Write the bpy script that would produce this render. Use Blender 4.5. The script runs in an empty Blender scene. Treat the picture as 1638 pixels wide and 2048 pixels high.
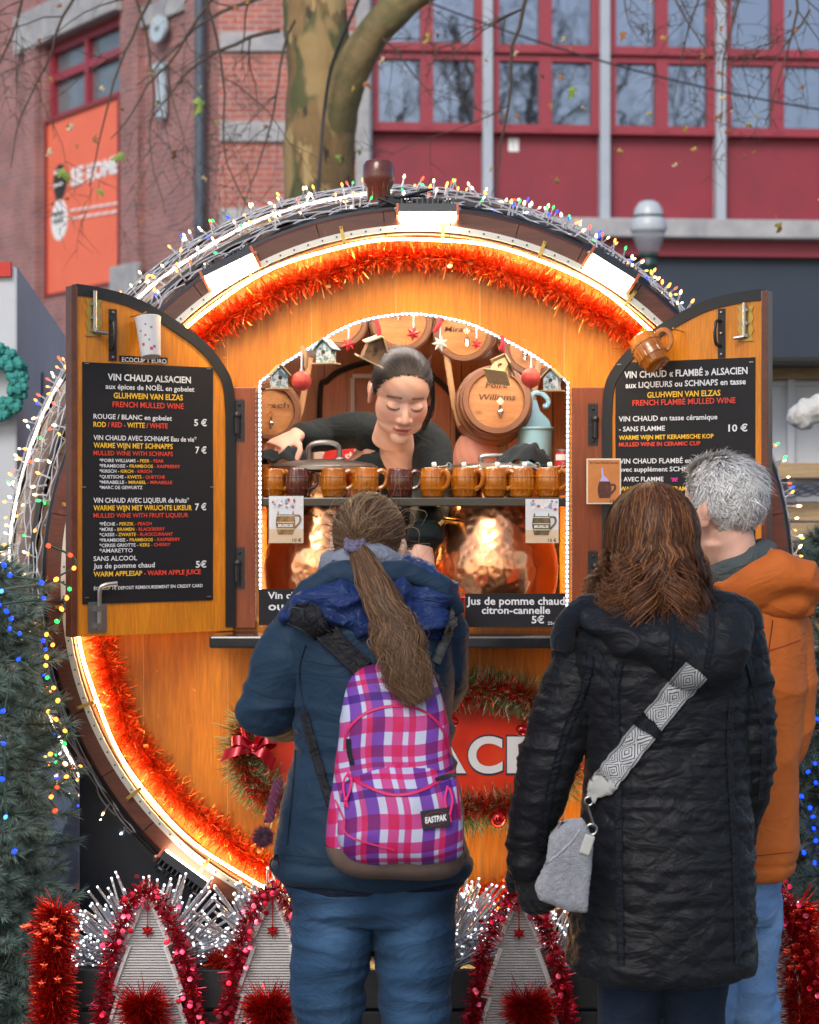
import bpy, bmesh, math, random
import numpy as np
from mathutils import Vector, Matrix, noise, geometry, Quaternion
from mathutils.bvhtree import BVHTree
sc = bpy.context.scene; COL = sc.collection
PI = math.pi; R = math.radians
F = 3960.; D = 5.5; CZ = 1.62; CX = 819.; CY = 1000.
# ---------------- camera, world, sun, exposure
cam = bpy.data.objects.new('camera', bpy.data.cameras.new('camera')); COL.objects.link(cam)
cam.location = (0, -D, CZ); cam.rotation_euler = (R(90), 0, 0)
cam.data.sensor_fit = 'VERTICAL'; cam.data.sensor_height = 36; cam.data.lens = F/2048*36
cam.data.shift_y = -24/2048; cam.data.clip_end = 500
cam.data.dof.use_dof = True; cam.data.dof.focus_distance = 4.95; cam.data.dof.aperture_fstop = 5.0
sc.camera = cam
world = bpy.data.worlds.new('World'); sc.world = world; world.use_nodes = True
wn = world.node_tree.nodes; sky = wn.new('ShaderNodeTexSky'); sky.sky_type = 'NISHITA'; sky.sun_disc = False
SUN_EL, SUN_AZ = R(38), R(197)
sky.sun_elevation = SUN_EL; sky.sun_rotation = SUN_AZ; sky.dust_density = 2.0
wn['Background'].inputs[1].default_value = 0.09
world.node_tree.links.new(sky.outputs[0], wn['Background'].inputs[0])
sun = bpy.data.objects.new('sun', bpy.data.lights.new('sun', 'SUN')); COL.objects.link(sun)
sun.data.energy = 0.9; sun.data.angle = R(25); sun.data.color = (1, .96, .9)
# direction towards the sun (sky rotation is measured from +Y, clockwise)
sd = Vector((math.sin(SUN_AZ)*math.cos(SUN_EL), math.cos(SUN_AZ)*math.cos(SUN_EL), math.sin(SUN_EL)))
sun.rotation_euler = sd.to_track_quat('Z', 'Y').to_euler()
sc.view_settings.view_transform = 'Standard'; sc.view_settings.look = 'None'
sc.view_settings.exposure = 1.0; sc.view_settings.gamma = 1
sc.cycles.max_bounces = 8; sc.cycles.diffuse_bounces = 3; sc.cycles.glossy_bounces = 4
sc.cycles.sample_clamp_indirect = 4
rnd = random.Random(7); nrs = np.random.RandomState(5)
# ---------------- helpers
def W(px, py, y=0.):
    d = D+y; return Vector(((px-CX)/F*d, y, CZ+(CY-py)/F*d))
def on_plane(px, py, p0, n):
    dr = Vector(((px-CX)/F, 1, (CY-py)/F)); o = Vector((0, -D, CZ))
    return o+dr*((p0-o).dot(n)/dr.dot(n))
class MB:
    def __init__(s): s.v = []; s.f = []; s.m = []; s.c = []; s.usec = False
    def add(s, vs, fs, mi=0, col=None):
        b = len(s.v); s.v.extend([tuple(v) for v in vs]); s.f.extend([tuple(i+b for i in f) for f in fs]); s.m.extend([mi]*len(fs))
        if col is not None:
            s.usec = True
            if len(col) and hasattr(col[0], '__len__'): s.c.extend([tuple(c)[:3] for c in col])
            else: s.c.extend([tuple(col)[:3]]*len(vs))
        else: s.c.extend([(1, 1, 1)]*len(vs))
        return s
    def box(s, c, size, rot=None, mi=0, col=None):
        hx, hy, hz = size[0]/2, size[1]/2, size[2]/2; c = Vector(c)
        vs = [Vector((x, y, z)) for x in (-hx, hx) for y in (-hy, hy) for z in (-hz, hz)]
        if rot is not None: vs = [rot @ v for v in vs]
        return s.add([v+c for v in vs], [(0, 1, 3, 2), (4, 6, 7, 5), (0, 4, 5, 1), (2, 3, 7, 6), (0, 2, 6, 4), (1, 5, 7, 3)], mi, col)
    def tube(s, pts, r, n=8, mi=0, cap=True, col=None, flat=None, up=None):
        P = [Vector(p) for p in pts]; L = len(P)
        rr = list(r) if hasattr(r, '__len__') else [r]*L
        vs = []; fs = []; cs = []
        t0 = (P[1]-P[0]).normalized()
        a = Vector(up) if up is not None else (Vector((0, 0, 1)) if abs(t0.z) < .9 else Vector((1, 0, 0)))
        u = (a-t0*a.dot(t0)).normalized()
        for i in range(L):
            t = (P[min(i+1, L-1)]-P[max(i-1, 0)])
            t = t.normalized() if t.length > 1e-9 else t0
            u = (u-t*u.dot(t)).normalized(); w = t.cross(u)
            ra, rb = rr[i] if hasattr(rr[i], '__len__') else (rr[i], rr[i]*(flat or 1))
            for k in range(n):
                an = 2*PI*k/n
                vs.append(P[i]+u*(math.sin(an)*rb)+w*(math.cos(an)*ra))
                if col is not None and hasattr(col[0], '__len__'): cs.append(col[i])
        for i in range(L-1):
            for k in range(n):
                k2 = (k+1) % n; fs.append((i*n+k, i*n+k2, (i+1)*n+k2, (i+1)*n+k))
        if cap: fs.append(tuple(range(n-1, -1, -1))); fs.append(tuple((L-1)*n+k for k in range(n)))
        return s.add(vs, fs, mi, cs if cs else col)
    def rings(s, rings, mi=0, cap=True, closed=True, col=None):
        n = len(rings[0]); vs = [v for r in rings for v in r]; fs = []
        for i in range(len(rings)-1):
            for k in range(n if closed else n-1):
                k2 = (k+1) % n; fs.append((i*n+k, i*n+k2, (i+1)*n+k2, (i+1)*n+k))
        if cap: fs.append(tuple(range(n-1, -1, -1))); fs.append(tuple((len(rings)-1)*n+k for k in range(n)))
        return s.add(vs, fs, mi, col)
    def torso(s, lev, n=40, e=2.3, mi=0):   # lev: (cx, cy, z, rx, ry), bottom to top or top to bottom
        rs = []
        if lev[0][2] > lev[-1][2]: lev = lev[::-1]
        for cx, cy, z, rx, ry in lev:
            rg = []
            for k in range(n):
                a = 2*PI*k/n; c, q = math.cos(a), math.sin(a)
                rg.append((cx+rx*math.copysign(abs(c)**(2/e), c), cy+ry*math.copysign(abs(q)**(2/e), q), z))
            rs.append(rg)
        return s.rings(rs, mi)
    def lathe(s, prof, M=None, n=32, mi=0, mod=None, col=None, cap=False):
        M = M or Matrix.Identity(4); rs = []
        for r, z in prof:
            rs.append([M @ Vector(((r+(mod(2*PI*k/n, z) if mod else 0))*math.cos(2*PI*k/n), (r+(mod(2*PI*k/n, z) if mod else 0))*math.sin(2*PI*k/n), z)) for k in range(n)])
        return s.rings(rs, mi, cap, True, col)
    def ball(s, c, r, rot=None, nu=16, nv=10, mi=0, col=None):
        c = Vector(c); r = r if hasattr(r, '__len__') else (r, r, r); vs = []; fs = []
        for j in range(1, nv):
            th = PI*j/nv
            for i in range(nu):
                a = 2*PI*i/nu
                v = Vector((r[0]*math.sin(th)*math.cos(a), r[1]*math.sin(th)*math.sin(a), -r[2]*math.cos(th)))
                vs.append((rot @ v if rot is not None else v)+c)
        for j in range(nv-2):
            for i in range(nu):
                i2 = (i+1) % nu; fs.append((j*nu+i, j*nu+i2, (j+1)*nu+i2, (j+1)*nu+i))
        b = Vector((0, 0, -r[2])); t = Vector((0, 0, r[2]))
        if rot is not None: b = rot @ b; t = rot @ t
        vs += [b+c, t+c]; nb = len(vs)-2
        for i in range(nu):
            i2 = (i+1) % nu; fs.append((nb, i2, i)); fs.append((nb+1, (nv-2)*nu+i, (nv-2)*nu+i2))
        return s.add(vs, fs, mi, col)
    def prism(s, poly, dv, mi=0, holes=(), mi_side=None, col=None):   # planar polygon (3D points, CCW seen from front = -dv side), extruded by dv
        dv = Vector(dv); loops = [[Vector(p) for p in poly]]+[[Vector(p) for p in h] for h in holes]
        flat = [p for l in loops for p in l]; N = len(flat)
        tris = geometry.tessellate_polygon(loops)
        nrm = -dv.normalized(); fs = []
        for t in tris:
            a, b, c = (flat[i] for i in t)
            if (b-a).cross(c-a).dot(nrm) < 0: t = (t[0], t[2], t[1])
            fs.append(t); fs.append((t[2]+N, t[1]+N, t[0]+N))
        s.add(flat+[p+dv for p in flat], fs, mi, col)
        fs = []; b = 0
        for l in loops:
            n = len(l)
            for i in range(n):
                j = (i+1) % n; fs.append((b+i, b+i+N, b+j+N, b+j))
            b += n
        s.add(flat+[p+dv for p in flat], fs, mi if mi_side is None else mi_side, col)
        return s
    def merge(s, o, M=None):
        b = len(s.v); s.v.extend([tuple(M @ Vector(v)) for v in o.v] if M else o.v); s.f.extend([tuple(i+b for i in f) for f in o.f]); s.m.extend(o.m); s.c.extend(o.c); s.usec |= o.usec
        return s
    def build(s, name, mats, parent=None, smooth=True, bevel=0, loc=None, sharp=35):
        if not isinstance(mats, (list, tuple)): mats = [mats]
        V = np.array(s.v, dtype=float).reshape(-1, 3)
        if parent is not None: org = ORG[parent.name]
        elif loc is not None: org = Vector(loc)
        else:
            lo, hi = V.min(0), V.max(0); org = Vector(((lo[0]+hi[0])/2, (lo[1]+hi[1])/2, lo[2]))
        me = bpy.data.meshes.new(name); me.from_pydata((V-np.array(org)).tolist(), [], s.f)
        for m in mats: me.materials.append(m)
        if len(mats) > 1: me.polygons.foreach_set('material_index', s.m)
        if smooth:
            me.polygons.foreach_set('use_smooth', [True]*len(me.polygons))
            if sharp: me.set_sharp_from_angle(angle=R(sharp))
        if s.usec:
            at = me.color_attributes.new('Col', 'FLOAT_COLOR', 'POINT'); c = np.ones((len(V), 4)); c[:, :3] = np.array(s.c); at.data.foreach_set('color', c.ravel())
        me.update()
        o = bpy.data.objects.new(name, me); COL.objects.link(o)
        if parent is not None: o.parent = parent
        else: o.location = org
        ORG[o.name] = Vector(org)
        if bevel:
            b = o.modifiers.new('bevel', 'BEVEL'); b.width = bevel; b.segments = 2; b.limit_method = 'ANGLE'; b.angle_limit = R(40)
        return o
ORG = {}
def tag(o, label, cat, group=None, kind=None):
    o['label'] = label; o['category'] = cat
    if group: o['group'] = group
    if kind: o['kind'] = kind
    return o
def thing(name, loc, label, cat, group=None):
    o = bpy.data.objects.new(name, None); COL.objects.link(o); o.location = loc; o.empty_display_size = .05; ORG[o.name] = Vector(loc)
    return tag(o, label, cat, group)
def copy_tree(o, parent=None):
    c = o.copy(); COL.objects.link(c)
    if parent is not None: c.parent = parent
    ORG[c.name] = Vector((0, 0, 0))
    for ch in list(o.children): copy_tree(ch, c)
    return c
# ---------------- materials
def M(name, col=(.5, .5, .5), rough=.5, metal=0., var=None, bump=None, emit=None, coat=0, trans=0, attr=False, spec=None, sheen=0, alpha=None, sss=0, stretch=(1, 1, 1), aniso=0, ior=None):
    m = bpy.data.materials.new(name); m.use_nodes = True; nt = m.node_tree; N = nt.nodes; L = nt.links; b = N['Principled BSDF']
    b.inputs['Base Color'].default_value = (*col, 1); b.inputs['Roughness'].default_value = rough; b.inputs['Metallic'].default_value = metal
    if coat: b.inputs['Coat Weight'].default_value = coat; b.inputs['Coat Roughness'].default_value = .08
    if trans: b.inputs['Transmission Weight'].default_value = trans
    if spec is not None: b.inputs['Specular IOR Level'].default_value = spec
    if sheen: b.inputs['Sheen Weight'].default_value = sheen
    if alpha is not None: b.inputs['Alpha'].default_value = alpha
    if ior: b.inputs['IOR'].default_value = ior
    if aniso: b.inputs['Anisotropic'].default_value = aniso
    if sss: b.inputs['Subsurface Weight'].default_value = sss; b.inputs['Subsurface Radius'].default_value = (.012, .004, .002)
    if emit: b.inputs['Emission Color'].default_value = (*emit[0], 1); b.inputs['Emission Strength'].default_value = emit[1]
    tc = N.new('ShaderNodeTexCoord'); mp = N.new('ShaderNodeMapping'); L.new(tc.outputs['Object'], mp.inputs[0]); mp.inputs['Scale'].default_value = stretch
    src = None
    if attr: at = N.new('ShaderNodeAttribute'); at.attribute_name = 'Col'; src = at.outputs['Color']
    if var:   # (scale, colour 2, lo, hi)
        tx = N.new('ShaderNodeTexNoise'); tx.inputs['Scale'].default_value = var[0]; tx.inputs['Detail'].default_value = 6; tx.inputs['Roughness'].default_value = .65; L.new(mp.outputs[0], tx.inputs['Vector'])
        mr = N.new('ShaderNodeMapRange'); mr.inputs[1].default_value = var[2] if len(var) > 2 else .35; mr.inputs[2].default_value = var[3] if len(var) > 3 else .65; L.new(tx.outputs[0], mr.inputs[0])
        mx = N.new('ShaderNodeMix'); mx.data_type = 'RGBA'; L.new(mr.outputs[0], mx.inputs[0]); mx.inputs[6].default_value = (*col, 1); mx.inputs[7].default_value = (*var[1], 1)
        if src is not None: mx.blend_type = 'MULTIPLY'; L.new(src, mx.inputs[6])
        src = mx.outputs[2]
    if src is not None: L.new(src, b.inputs['Base Color'])
    if bump:   # (scale, strength, distance)
        tx = N.new('ShaderNodeTexNoise'); tx.inputs['Scale'].default_value = bump[0]; tx.inputs['Detail'].default_value = 4; L.new(mp.outputs[0], tx.inputs['Vector'])
        bp = N.new('ShaderNodeBump'); bp.inputs['Strength'].default_value = bump[1]; bp.inputs['Distance'].default_value = bump[2]; L.new(tx.outputs[0], bp.inputs['Height']); L.new(bp.outputs[0], b.inputs['Normal'])
    return m
def nd(m, typ, **k):
    n = m.node_tree.nodes.new(typ)
    for a, v in k.items(): setattr(n, a, v)
    return n
def math_node(m, op, a, b=None, c=None):
    n = nd(m, 'ShaderNodeMath', operation=op)
    for i, x in enumerate((a, b, c)):
        if x is None: continue
        if isinstance(x, (int, float)): n.inputs[i].default_value = x
        else: m.node_tree.links.new(x, n.inputs[i])
    return n.outputs[0]
def wood(name, c1, c2, rough=.35, coat=.3, axis='Z', scale=1., planks=None, seam=None, dark=None):
    st = {'Z': (9, 9, .7), 'X': (.7, 9, 9), 'Y': (9, .7, 9)}[axis]; st = tuple(x*scale for x in st)
    m = M(name, c1, rough, var=(3.2, c2, .3, .72), coat=coat, stretch=st, bump=(8, .12, .002))
    nt = m.node_tree; L = nt.links; b = nt.nodes['Principled BSDF']
    src = b.inputs['Base Color'].links[0].from_socket
    tc = nd(m, 'ShaderNodeTexCoord'); sep = nd(m, 'ShaderNodeSeparateXYZ'); L.new(tc.outputs['Object'], sep.inputs[0])
    # broad blotches of stain and fine dark grain
    n2 = nd(m, 'ShaderNodeTexNoise'); n2.inputs['Scale'].default_value = 2.3*scale; n2.inputs['Detail'].default_value = 3; L.new(tc.outputs['Object'], n2.inputs['Vector'])
    mp = nd(m, 'ShaderNodeMapping'); mp.inputs['Scale'].default_value = tuple(x*7 for x in st); L.new(tc.outputs['Object'], mp.inputs[0])
    n3 = nd(m, 'ShaderNodeTexNoise'); n3.inputs['Scale'].default_value = 3; n3.inputs['Detail'].default_value = 2; L.new(mp.outputs[0], n3.inputs['Vector'])
    f = math_node(m, 'MULTIPLY_ADD', n2.outputs[0], .9, .55); g = math_node(m, 'MULTIPLY_ADD', n3.outputs[0], .75, .62); f = math_node(m, 'MULTIPLY', f, g)
    hs = nd(m, 'ShaderNodeHueSaturation'); L.new(src, hs.inputs['Color']); L.new(f, hs.inputs['Value']); src = hs.outputs[0]
    if planks:
        ax = sep.outputs['XYZ'.index(planks[0])]
        md = math_node(m, 'PINGPONG', math_node(m, 'ADD', ax, planks[2]), planks[1]/2); ln = math_node(m, 'LESS_THAN', md, planks[3])
        fl = math_node(m, 'FLOOR', math_node(m, 'DIVIDE', math_node(m, 'ADD', ax, planks[2]+planks[1]/2*0), planks[1]))
        wn_ = nd(m, 'ShaderNodeTexWhiteNoise', noise_dimensions='1D'); L.new(fl, wn_.inputs['W'])
        hs2 = nd(m, 'ShaderNodeHueSaturation'); L.new(src, hs2.inputs['Color']); L.new(math_node(m, 'MULTIPLY_ADD', wn_.outputs[0], .35, .82), hs2.inputs['Value'])
        mx = nd(m, 'ShaderNodeMix', data_type='RGBA'); L.new(ln, mx.inputs[0]); L.new(hs2.outputs[0], mx.inputs[6]); mx.inputs[7].default_value = (*(seam or (.05, .02, .01)), 1); src = mx.outputs[2]
    # knots and small pale scuffs
    kv = nd(m, 'ShaderNodeTexVoronoi'); kv.inputs['Scale'].default_value = 1; km = nd(m, 'ShaderNodeMapping'); km.inputs['Scale'].default_value = tuple(4.2*scale if x > 2*scale else 2.2*scale for x in st); nw = nd(m, 'ShaderNodeTexNoise'); nw.inputs['Scale'].default_value = 25; L.new(tc.outputs['Object'], km.inputs[0]); L.new(km.outputs[0], kv.inputs['Vector']); L.new(tc.outputs['Object'], nw.inputs['Vector'])
    kr = nd(m, 'ShaderNodeMapRange'); kr.inputs[1].default_value = .03; kr.inputs[2].default_value = .10; kr.inputs[3].default_value = .45; kr.inputs[4].default_value = 1.; L.new(math_node(m, 'MULTIPLY_ADD', nw.outputs[0], .05, math_node(m, 'SUBTRACT', kv.outputs['Distance'], .02)), kr.inputs[0])
    hk = nd(m, 'ShaderNodeHueSaturation'); L.new(src, hk.inputs['Color']); L.new(kr.outputs[0], hk.inputs['Value']); src = hk.outputs[0]
    ns = nd(m, 'ShaderNodeTexNoise'); ns.inputs['Scale'].default_value = 38*scale; ns.inputs['Detail'].default_value = 5; L.new(tc.outputs['Object'], ns.inputs['Vector']); sr = nd(m, 'ShaderNodeMapRange'); sr.inputs[1].default_value = .68; sr.inputs[2].default_value = .74; sr.inputs[4].default_value = .4; L.new(ns.outputs[0], sr.inputs[0])
    ms_ = nd(m, 'ShaderNodeMix', data_type='RGBA'); L.new(sr.outputs[0], ms_.inputs[0]); L.new(src, ms_.inputs[6]); ms_.inputs[7].default_value = (min(1, c1[0]*1.3+.05), min(1, c1[1]*1.5+.05), c1[2]+.06, 1); src = ms_.outputs[2]
    L.new(src, b.inputs['Base Color'])
    return m
def glow(name, col, s): return M(name, tuple(.25*c for c in col), .4, emit=(col, s))
# ---------------- text
def tmesh(s, bold=.0, res=2):
    cu = bpy.data.curves.new('t', 'FONT'); cu.body = s; cu.size = 1; cu.offset = bold; cu.resolution_u = res; cu.extrude = .0
    o = bpy.data.objects.new('t', cu); me = bpy.data.meshes.new_from_object(o)
    V = np.array([v.co[:] for v in me.vertices]).reshape(-1, 3); Fs = [tuple(p.vertices) for p in me.polygons]
    bpy.data.objects.remove(o); bpy.data.curves.remove(cu); bpy.data.meshes.remove(me)
    return V, Fs
def adv(s, bold=0):
    V, _ = tmesh('|'+s+'|', bold); return V[:, 0].max()-V[:, 0].min()-.25
def textline(mbs, segs, org, xdir, up, width, cap, lift, bold=.018, shear=0, fn=None, res=2):
    """segs: [(string, key)], stretched to width; mbs: dict key->MB"""
    xdir = Vector(xdir).normalized(); up = Vector(up).normalized(); ws = []
    full = ''.join(s for s, k in segs); V, Fs = tmesh(full, bold); x0, x1 = V[:, 0].min(), V[:, 0].max(); sx = width/(x1-x0); sy = cap/.729
    pre = ''; pos = []
    for s, k in segs:
        if pre: a = tmesh(pre+'|', bold)[0][:, 0].max(); b_ = tmesh('|', bold)[0]; off = a-b_[:, 0].max()
        else: off = 0.
        v, f = tmesh(s, bold, res) if s.strip() else (np.zeros((0, 3)), [])
        if len(v):
            # leading blanks keep their advance because the mesh starts after them
            pts = []
            for q in v:
                lx = (q[0]+off-x0)*sx; ly = q[1]*sy; lx += shear*ly
                p = Vector(org)+xdir*lx+up*ly+Vector(lift)
                pts.append(fn(lx, ly) if fn else p)
            mbs.setdefault(k, MB()).add(pts, f)
        pre += s
# ================= SETTING =================
sc.cycles.use_denoising = True
def brick(name, c1, c2, mo):
    m = M(name, c1, .85); nt = m.node_tree; L = nt.links; b = nt.nodes['Principled BSDF']
    tc = nd(m, 'ShaderNodeTexCoord'); sp = nd(m, 'ShaderNodeSeparateXYZ'); cb = nd(m, 'ShaderNodeCombineXYZ'); L.new(tc.outputs['Object'], sp.inputs[0]); L.new(sp.outputs[0], cb.inputs[0]); L.new(sp.outputs[2], cb.inputs[1])
    br = nd(m, 'ShaderNodeTexBrick'); L.new(cb.outputs[0], br.inputs['Vector'])
    for k, v in (('Scale', 1), ('Brick Width', .23), ('Row Height', .077), ('Mortar Size', .007), ('Bias', -.1)): br.inputs[k].default_value = v
    for k, v in (('Color1', c1), ('Color2', c2), ('Mortar', mo)): br.inputs[k].default_value = (*v, 1)
    ns = nd(m, 'ShaderNodeTexNoise'); ns.inputs['Scale'].default_value = 1.7; ns.inputs['Detail'].default_value = 5; L.new(cb.outputs[0], ns.inputs['Vector'])
    hs = nd(m, 'ShaderNodeHueSaturation'); L.new(br.outputs[0], hs.inputs['Color']); L.new(math_node(m, 'MULTIPLY_ADD', ns.outputs[0], 1.0, .5), hs.inputs['Value']); L.new(hs.outputs[0], b.inputs['Base Color'])
    bp = nd(m, 'ShaderNodeBump'); bp.inputs['Strength'].default_value = .4; bp.inputs['Distance'].default_value = .01; L.new(math_node(m, 'SUBTRACT', 1., br.outputs[1]), bp.inputs['Height']); L.new(bp.outputs[0], b.inputs['Normal'])
    return m
m_pave = M('paving', (.16, .155, .15), .8, var=(1.5, (.09, .09, .09)), bump=(30, .3, .01))
m_brick = brick('brick_red', (.42, .12, .085), (.30, .11, .095), (.38, .33, .32))
m_brick2 = brick('brick_brown', (.34, .14, .125), (.25, .12, .12), (.32, .26, .26))
m_stone = M('pale_stone', (.42, .42, .43), .8, var=(3, (.28, .28, .30)), bump=(12, .2, .01))
m_redpaint = M('red_paint', (.27, .022, .042), .5, var=(1.3, (.21, .02, .036)), bump=(2, .05, .01))
m_redframe = M('red_frame_paint', (.29, .03, .05), .45)
m_glass = M('window_glass', (.23, .265, .33), .02, metal=.9, bump=(1.6, .05, .02))
m_dullglass = M('dull_glass', (.16, .19, .21), .12, spec=.8, var=(1.5, (.10, .12, .14)))
m_colgrey = M('pale_blue_grey_paint', (.40, .45, .52), .5, var=(2, (.34, .38, .45)))
m_slate = M('slate_cladding', (.028, .042, .065), .6, var=(1, (.022, .034, .055)))
m_black = M('black_paint', (.012, .012, .014), .4)
m_white = M('white_panel_paint', (.62, .64, .68), .45, var=(1.2, (.52, .55, .60)))
g = MB(); g.box((0, 60, -.05), (240, 260, .1)); tag(g.build('ground', m_pave, loc=(0, 0, 0)), 'grey paved square the market stands on', 'ground', kind='structure')
# ---- brown brick building seen at a slant on the left
Pc = Vector(((430-CX)/F*26, 20.5, 0)); dl = Vector((-.569, .822, 0)).normalized(); nl = Vector((-.822, -.569, 0))
bl = thing('brick_building', Pc, 'brown brick building with red framed window, stone bands and drain pipe at upper left', 'building')
bl.rotation_euler = (0, 0, math.atan2(dl.y, dl.x)); ORG[bl.name] = Vector((0, 0, 0))
def SL(px, py):      # pixel -> (s, z) on the slanted wall
    h = on_plane(px, py, Pc, nl); return (h-Pc).dot(dl), h.z
def slab(mb, s0, z0, s1, z1, t0, t1, mi=0):   # t>0 stands proud of the wall.  local +y points out of the wall
    mb.box(((s0+s1)/2, (t0+t1)/2, (z0+z1)/2), (abs(s1-s0), abs(t1-t0), abs(z1-z0)), mi=mi)
b1 = SL(240, 190); b0 = SL(90, 240)
sA, sB = b1[0], b0[0]; zbt = b1[1]; zbb = SL(238, 560)[1]; ztop = 15
w = MB(); zw = SL(238, 28)[1]
slab(w, -.02, 0, sA, ztop, -.4, 0); slab(w, sB, 0, 13, ztop, -.4, 0); slab(w, sA, 0, sB, zbb-.05, -.4, 0); slab(w, sA, zw, sB, ztop, -.4, 0); slab(w, sA, zbb-.05, sB, zw, -.7, -.35)
slab(w, sA-.75, 0, sA-.55, ztop, 0.002, .10); slab(w, sB+.1, 0, sB+.5, ztop, .002, .12); slab(w, .3, 0, .65, ztop, .002, .10)
w.build('wall', m_brick2, bl, smooth=False)
st = MB(); z1 = SL(238, 5)[1]
for q in ((sA-.1, zw+.02, sB+.9, zw+.62, .003, .14), (.1, SL(335, 60)[1]+.15, 2.2, SL(335, 60)[1]+.45, .003, .06), (sA-.9, 0, sA-.05, SL(250, 535)[1], .105, .2), (sB+.05, 0, sB+3, SL(70, 590)[1], .125, .2), (.1, 0, 1.3, SL(330, 545)[1], .103, .22)): st = MB(); slab(st, *q); st.build('stone_band', m_stone, bl, smooth=False, bevel=.02)
wf = MB(); sm = (sA+sB)/2; zb2 = zbt-.02; zt = zw
for s in (sA+.06, sm, sB-.06): slab(wf, s-.06, zb2, s+.06, zt, -.2, -.08)
for z in (zb2+.06, (zb2+zt)/2+.1, zt-.06): slab(wf, sA+.12, z-.06, sB-.12, z+.06, -.195, -.085)
wfo = wf.build('window', m_redframe, bl, smooth=False)
p = MB(); slab(p, sA, zb2, sB, zt, -.2, -.17); p.build('pane', m_dullglass, wfo, smooth=False)
dp = MB(); dp.tube([(.12, .16, 0), (.12, .16, ztop)], .07, 12)
for z in (5.2, 6.8, 8.4): dp.tube([(.12, .16, z), (.12, .16, z+.12)], .085, 12)
dp.build('drain_pipe', M('grey_blue_pipe', (.07, .09, .12), .4), bl)
fr = MB()   # frontal brick bay of the same building, right of the pipe (local frame is rotated, so bring world points back)
def fbay(name, mat, px0, py0, px1, py1, t0, t1, parent, yy=20.5, bev=0):
    a = W(px0, py1, yy); c = W(px1, py0, yy); mb = MB(); mb.box(((a.x+c.x)/2, yy-(t0+t1)/2, (a.z+c.z)/2), (c.x-a.x, abs(t1-t0), c.z-a.z)); return mb.build(name, mat, parent, smooth=False, bevel=bev)
fb = thing('brick_building', (Pc.x+1, 20.5, 0), 'bright red brick wall with two pale stone bands behind the tree trunk', 'building')
fbay('wall', m_brick, 430, -400, 735, 1247, -.3, 0, fb)
for a, b in ((66, 104), (244, 284), (418, 470)): fbay('stone_band', m_stone, 440, a, 724, b, .002, .05, fb, bev=.01)
fbay('pilaster', m_stone, 712, -400, 740, 600, .003, .12, fb, bev=.01)
# ---- banner and round wall sign on the slanted wall
m_ban = M('orange_banner', (.85, .17, .085), .5, var=(2, (.78, .15, .075)))
bn = thing('banner', Pc, 'tall orange banner with white lettering and two ovals on the brown brick wall', 'banner'); bn.rotation_euler = bl.rotation_euler; ORG[bn.name] = Vector((0, 0, 0))
p = MB(); slab(p, sA+.03, zbb, sB-.03, zbt, -.06, -.02); p.build('cloth', m_ban, bn, smooth=False)
p = MB()
for a in ((sA, sA+.05), (sB-.05, sB)): slab(p, a[0], zbb-.05, a[1], zbt+.03, -.07, .02)
for z in (zbb-.05, zbt-.02): slab(p, sA+.05, z, sB-.05, z+.05, -.07, .02)
p.build('frame', M('dark_red_edge', (.22, .03, .03), .5), bn, smooth=False)
def oval(px, py, rx, ry, mat, name):
    s, z = SL(px, py); k = (W(0, 0, 20.5+2).x-W(1, 0, 20.5+2).x)*-1
    sc_ = (SL(px-5, py)[0]-SL(px+5, py)[0])/10; mb = MB(); zc = (SL(px, py-5)[1]-SL(px, py+5)[1])/10
    mb.prism([(s+rx*sc_*math.cos(t), -.012, z+ry*zc*math.sin(t)) for t in np.linspace(0, 2*PI, 28, endpoint=False)], (0, -.006, 0)); return mb.build(name, mat, bn, smooth=False)
m_txtw = M('white_lettering', (.8, .8, .8), .6); m_txtk = M('black_lettering', (.02, .02, .02), .6)
oval(118, 364, 13, 36, m_txtk, 'black_oval'); oval(117, 440, 16, 41, m_txtw, 'white_oval')
tb = {}
def btxt(s, px0, px1, py, cap, key='w', bold=.02):
    s0, z = SL(px0, py); s1, _ = SL(px1, py); zc = (SL(px0, py-5)[1]-SL(px0, py+5)[1])/10
    textline(tb, [(s, key)], (s0, -.008, z), (-1, 0, 0), (0, 0, 1), s0-s1, cap*zc, (0, 0, 0), bold)
btxt('SE', 140, 166, 372, 34, bold=.05); btxt('KOME', 172, 236, 362, 32, bold=.05)
for px0, px1, py, hh, key in [(140+k*14, 151+k*14, 424-k*2.2, 5, 'w') for k in range(7)]+[(140+k*16, 153+k*16, 440-k*2.4, 5, 'w') for k in range(6)]+[(111, 126, 350, 8, 'w'), (109, 127, 376, 7, 'w'), (106, 129, 432, 5, 'k'), (108, 127, 446, 5, 'k')]:
    s0, z = SL(px0, py); s1, _ = SL(px1, py); mb = tb.setdefault(key, MB()); slab(mb, s1, z, s0, z+hh*.0062, -.006 if key == 'w' and px0 > 135 else .019, .0 if key == 'w' and px0 > 135 else .022)
tb['w'].build('lettering', m_txtw, bn, smooth=False); tb['k'].build('lettering', m_txtk, bn, smooth=False)
ws = thing('wall_sign', Pc, 'pale blue round sign with a tall bar below it on the brown brick wall', 'sign'); ws.rotation_euler = bl.rotation_euler; ORG[ws.name] = Vector((0, 0, 0))
s, z = SL(335, 60); m_ws = M('pale_blue_sign', (.45, .55, .62), .5)
p = MB(); p.prism([(s+.22*math.cos(t), .16, z+.18*math.sin(t)) for t in np.linspace(0, 2*PI, 24, endpoint=False)], (0, -.05, 0)); p.build('disc', m_ws, ws, smooth=False)
p = MB(); z2 = SL(335, 125)[1]; z3 = SL(335, 238)[1]; slab(p, s-.09, z3, s+.09, z2, .06, .12); slab(p, s-.16, z2-.12, s+.16, z2-.02, .121, .15); p.build('bar', m_ws, ws, smooth=False)
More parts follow.
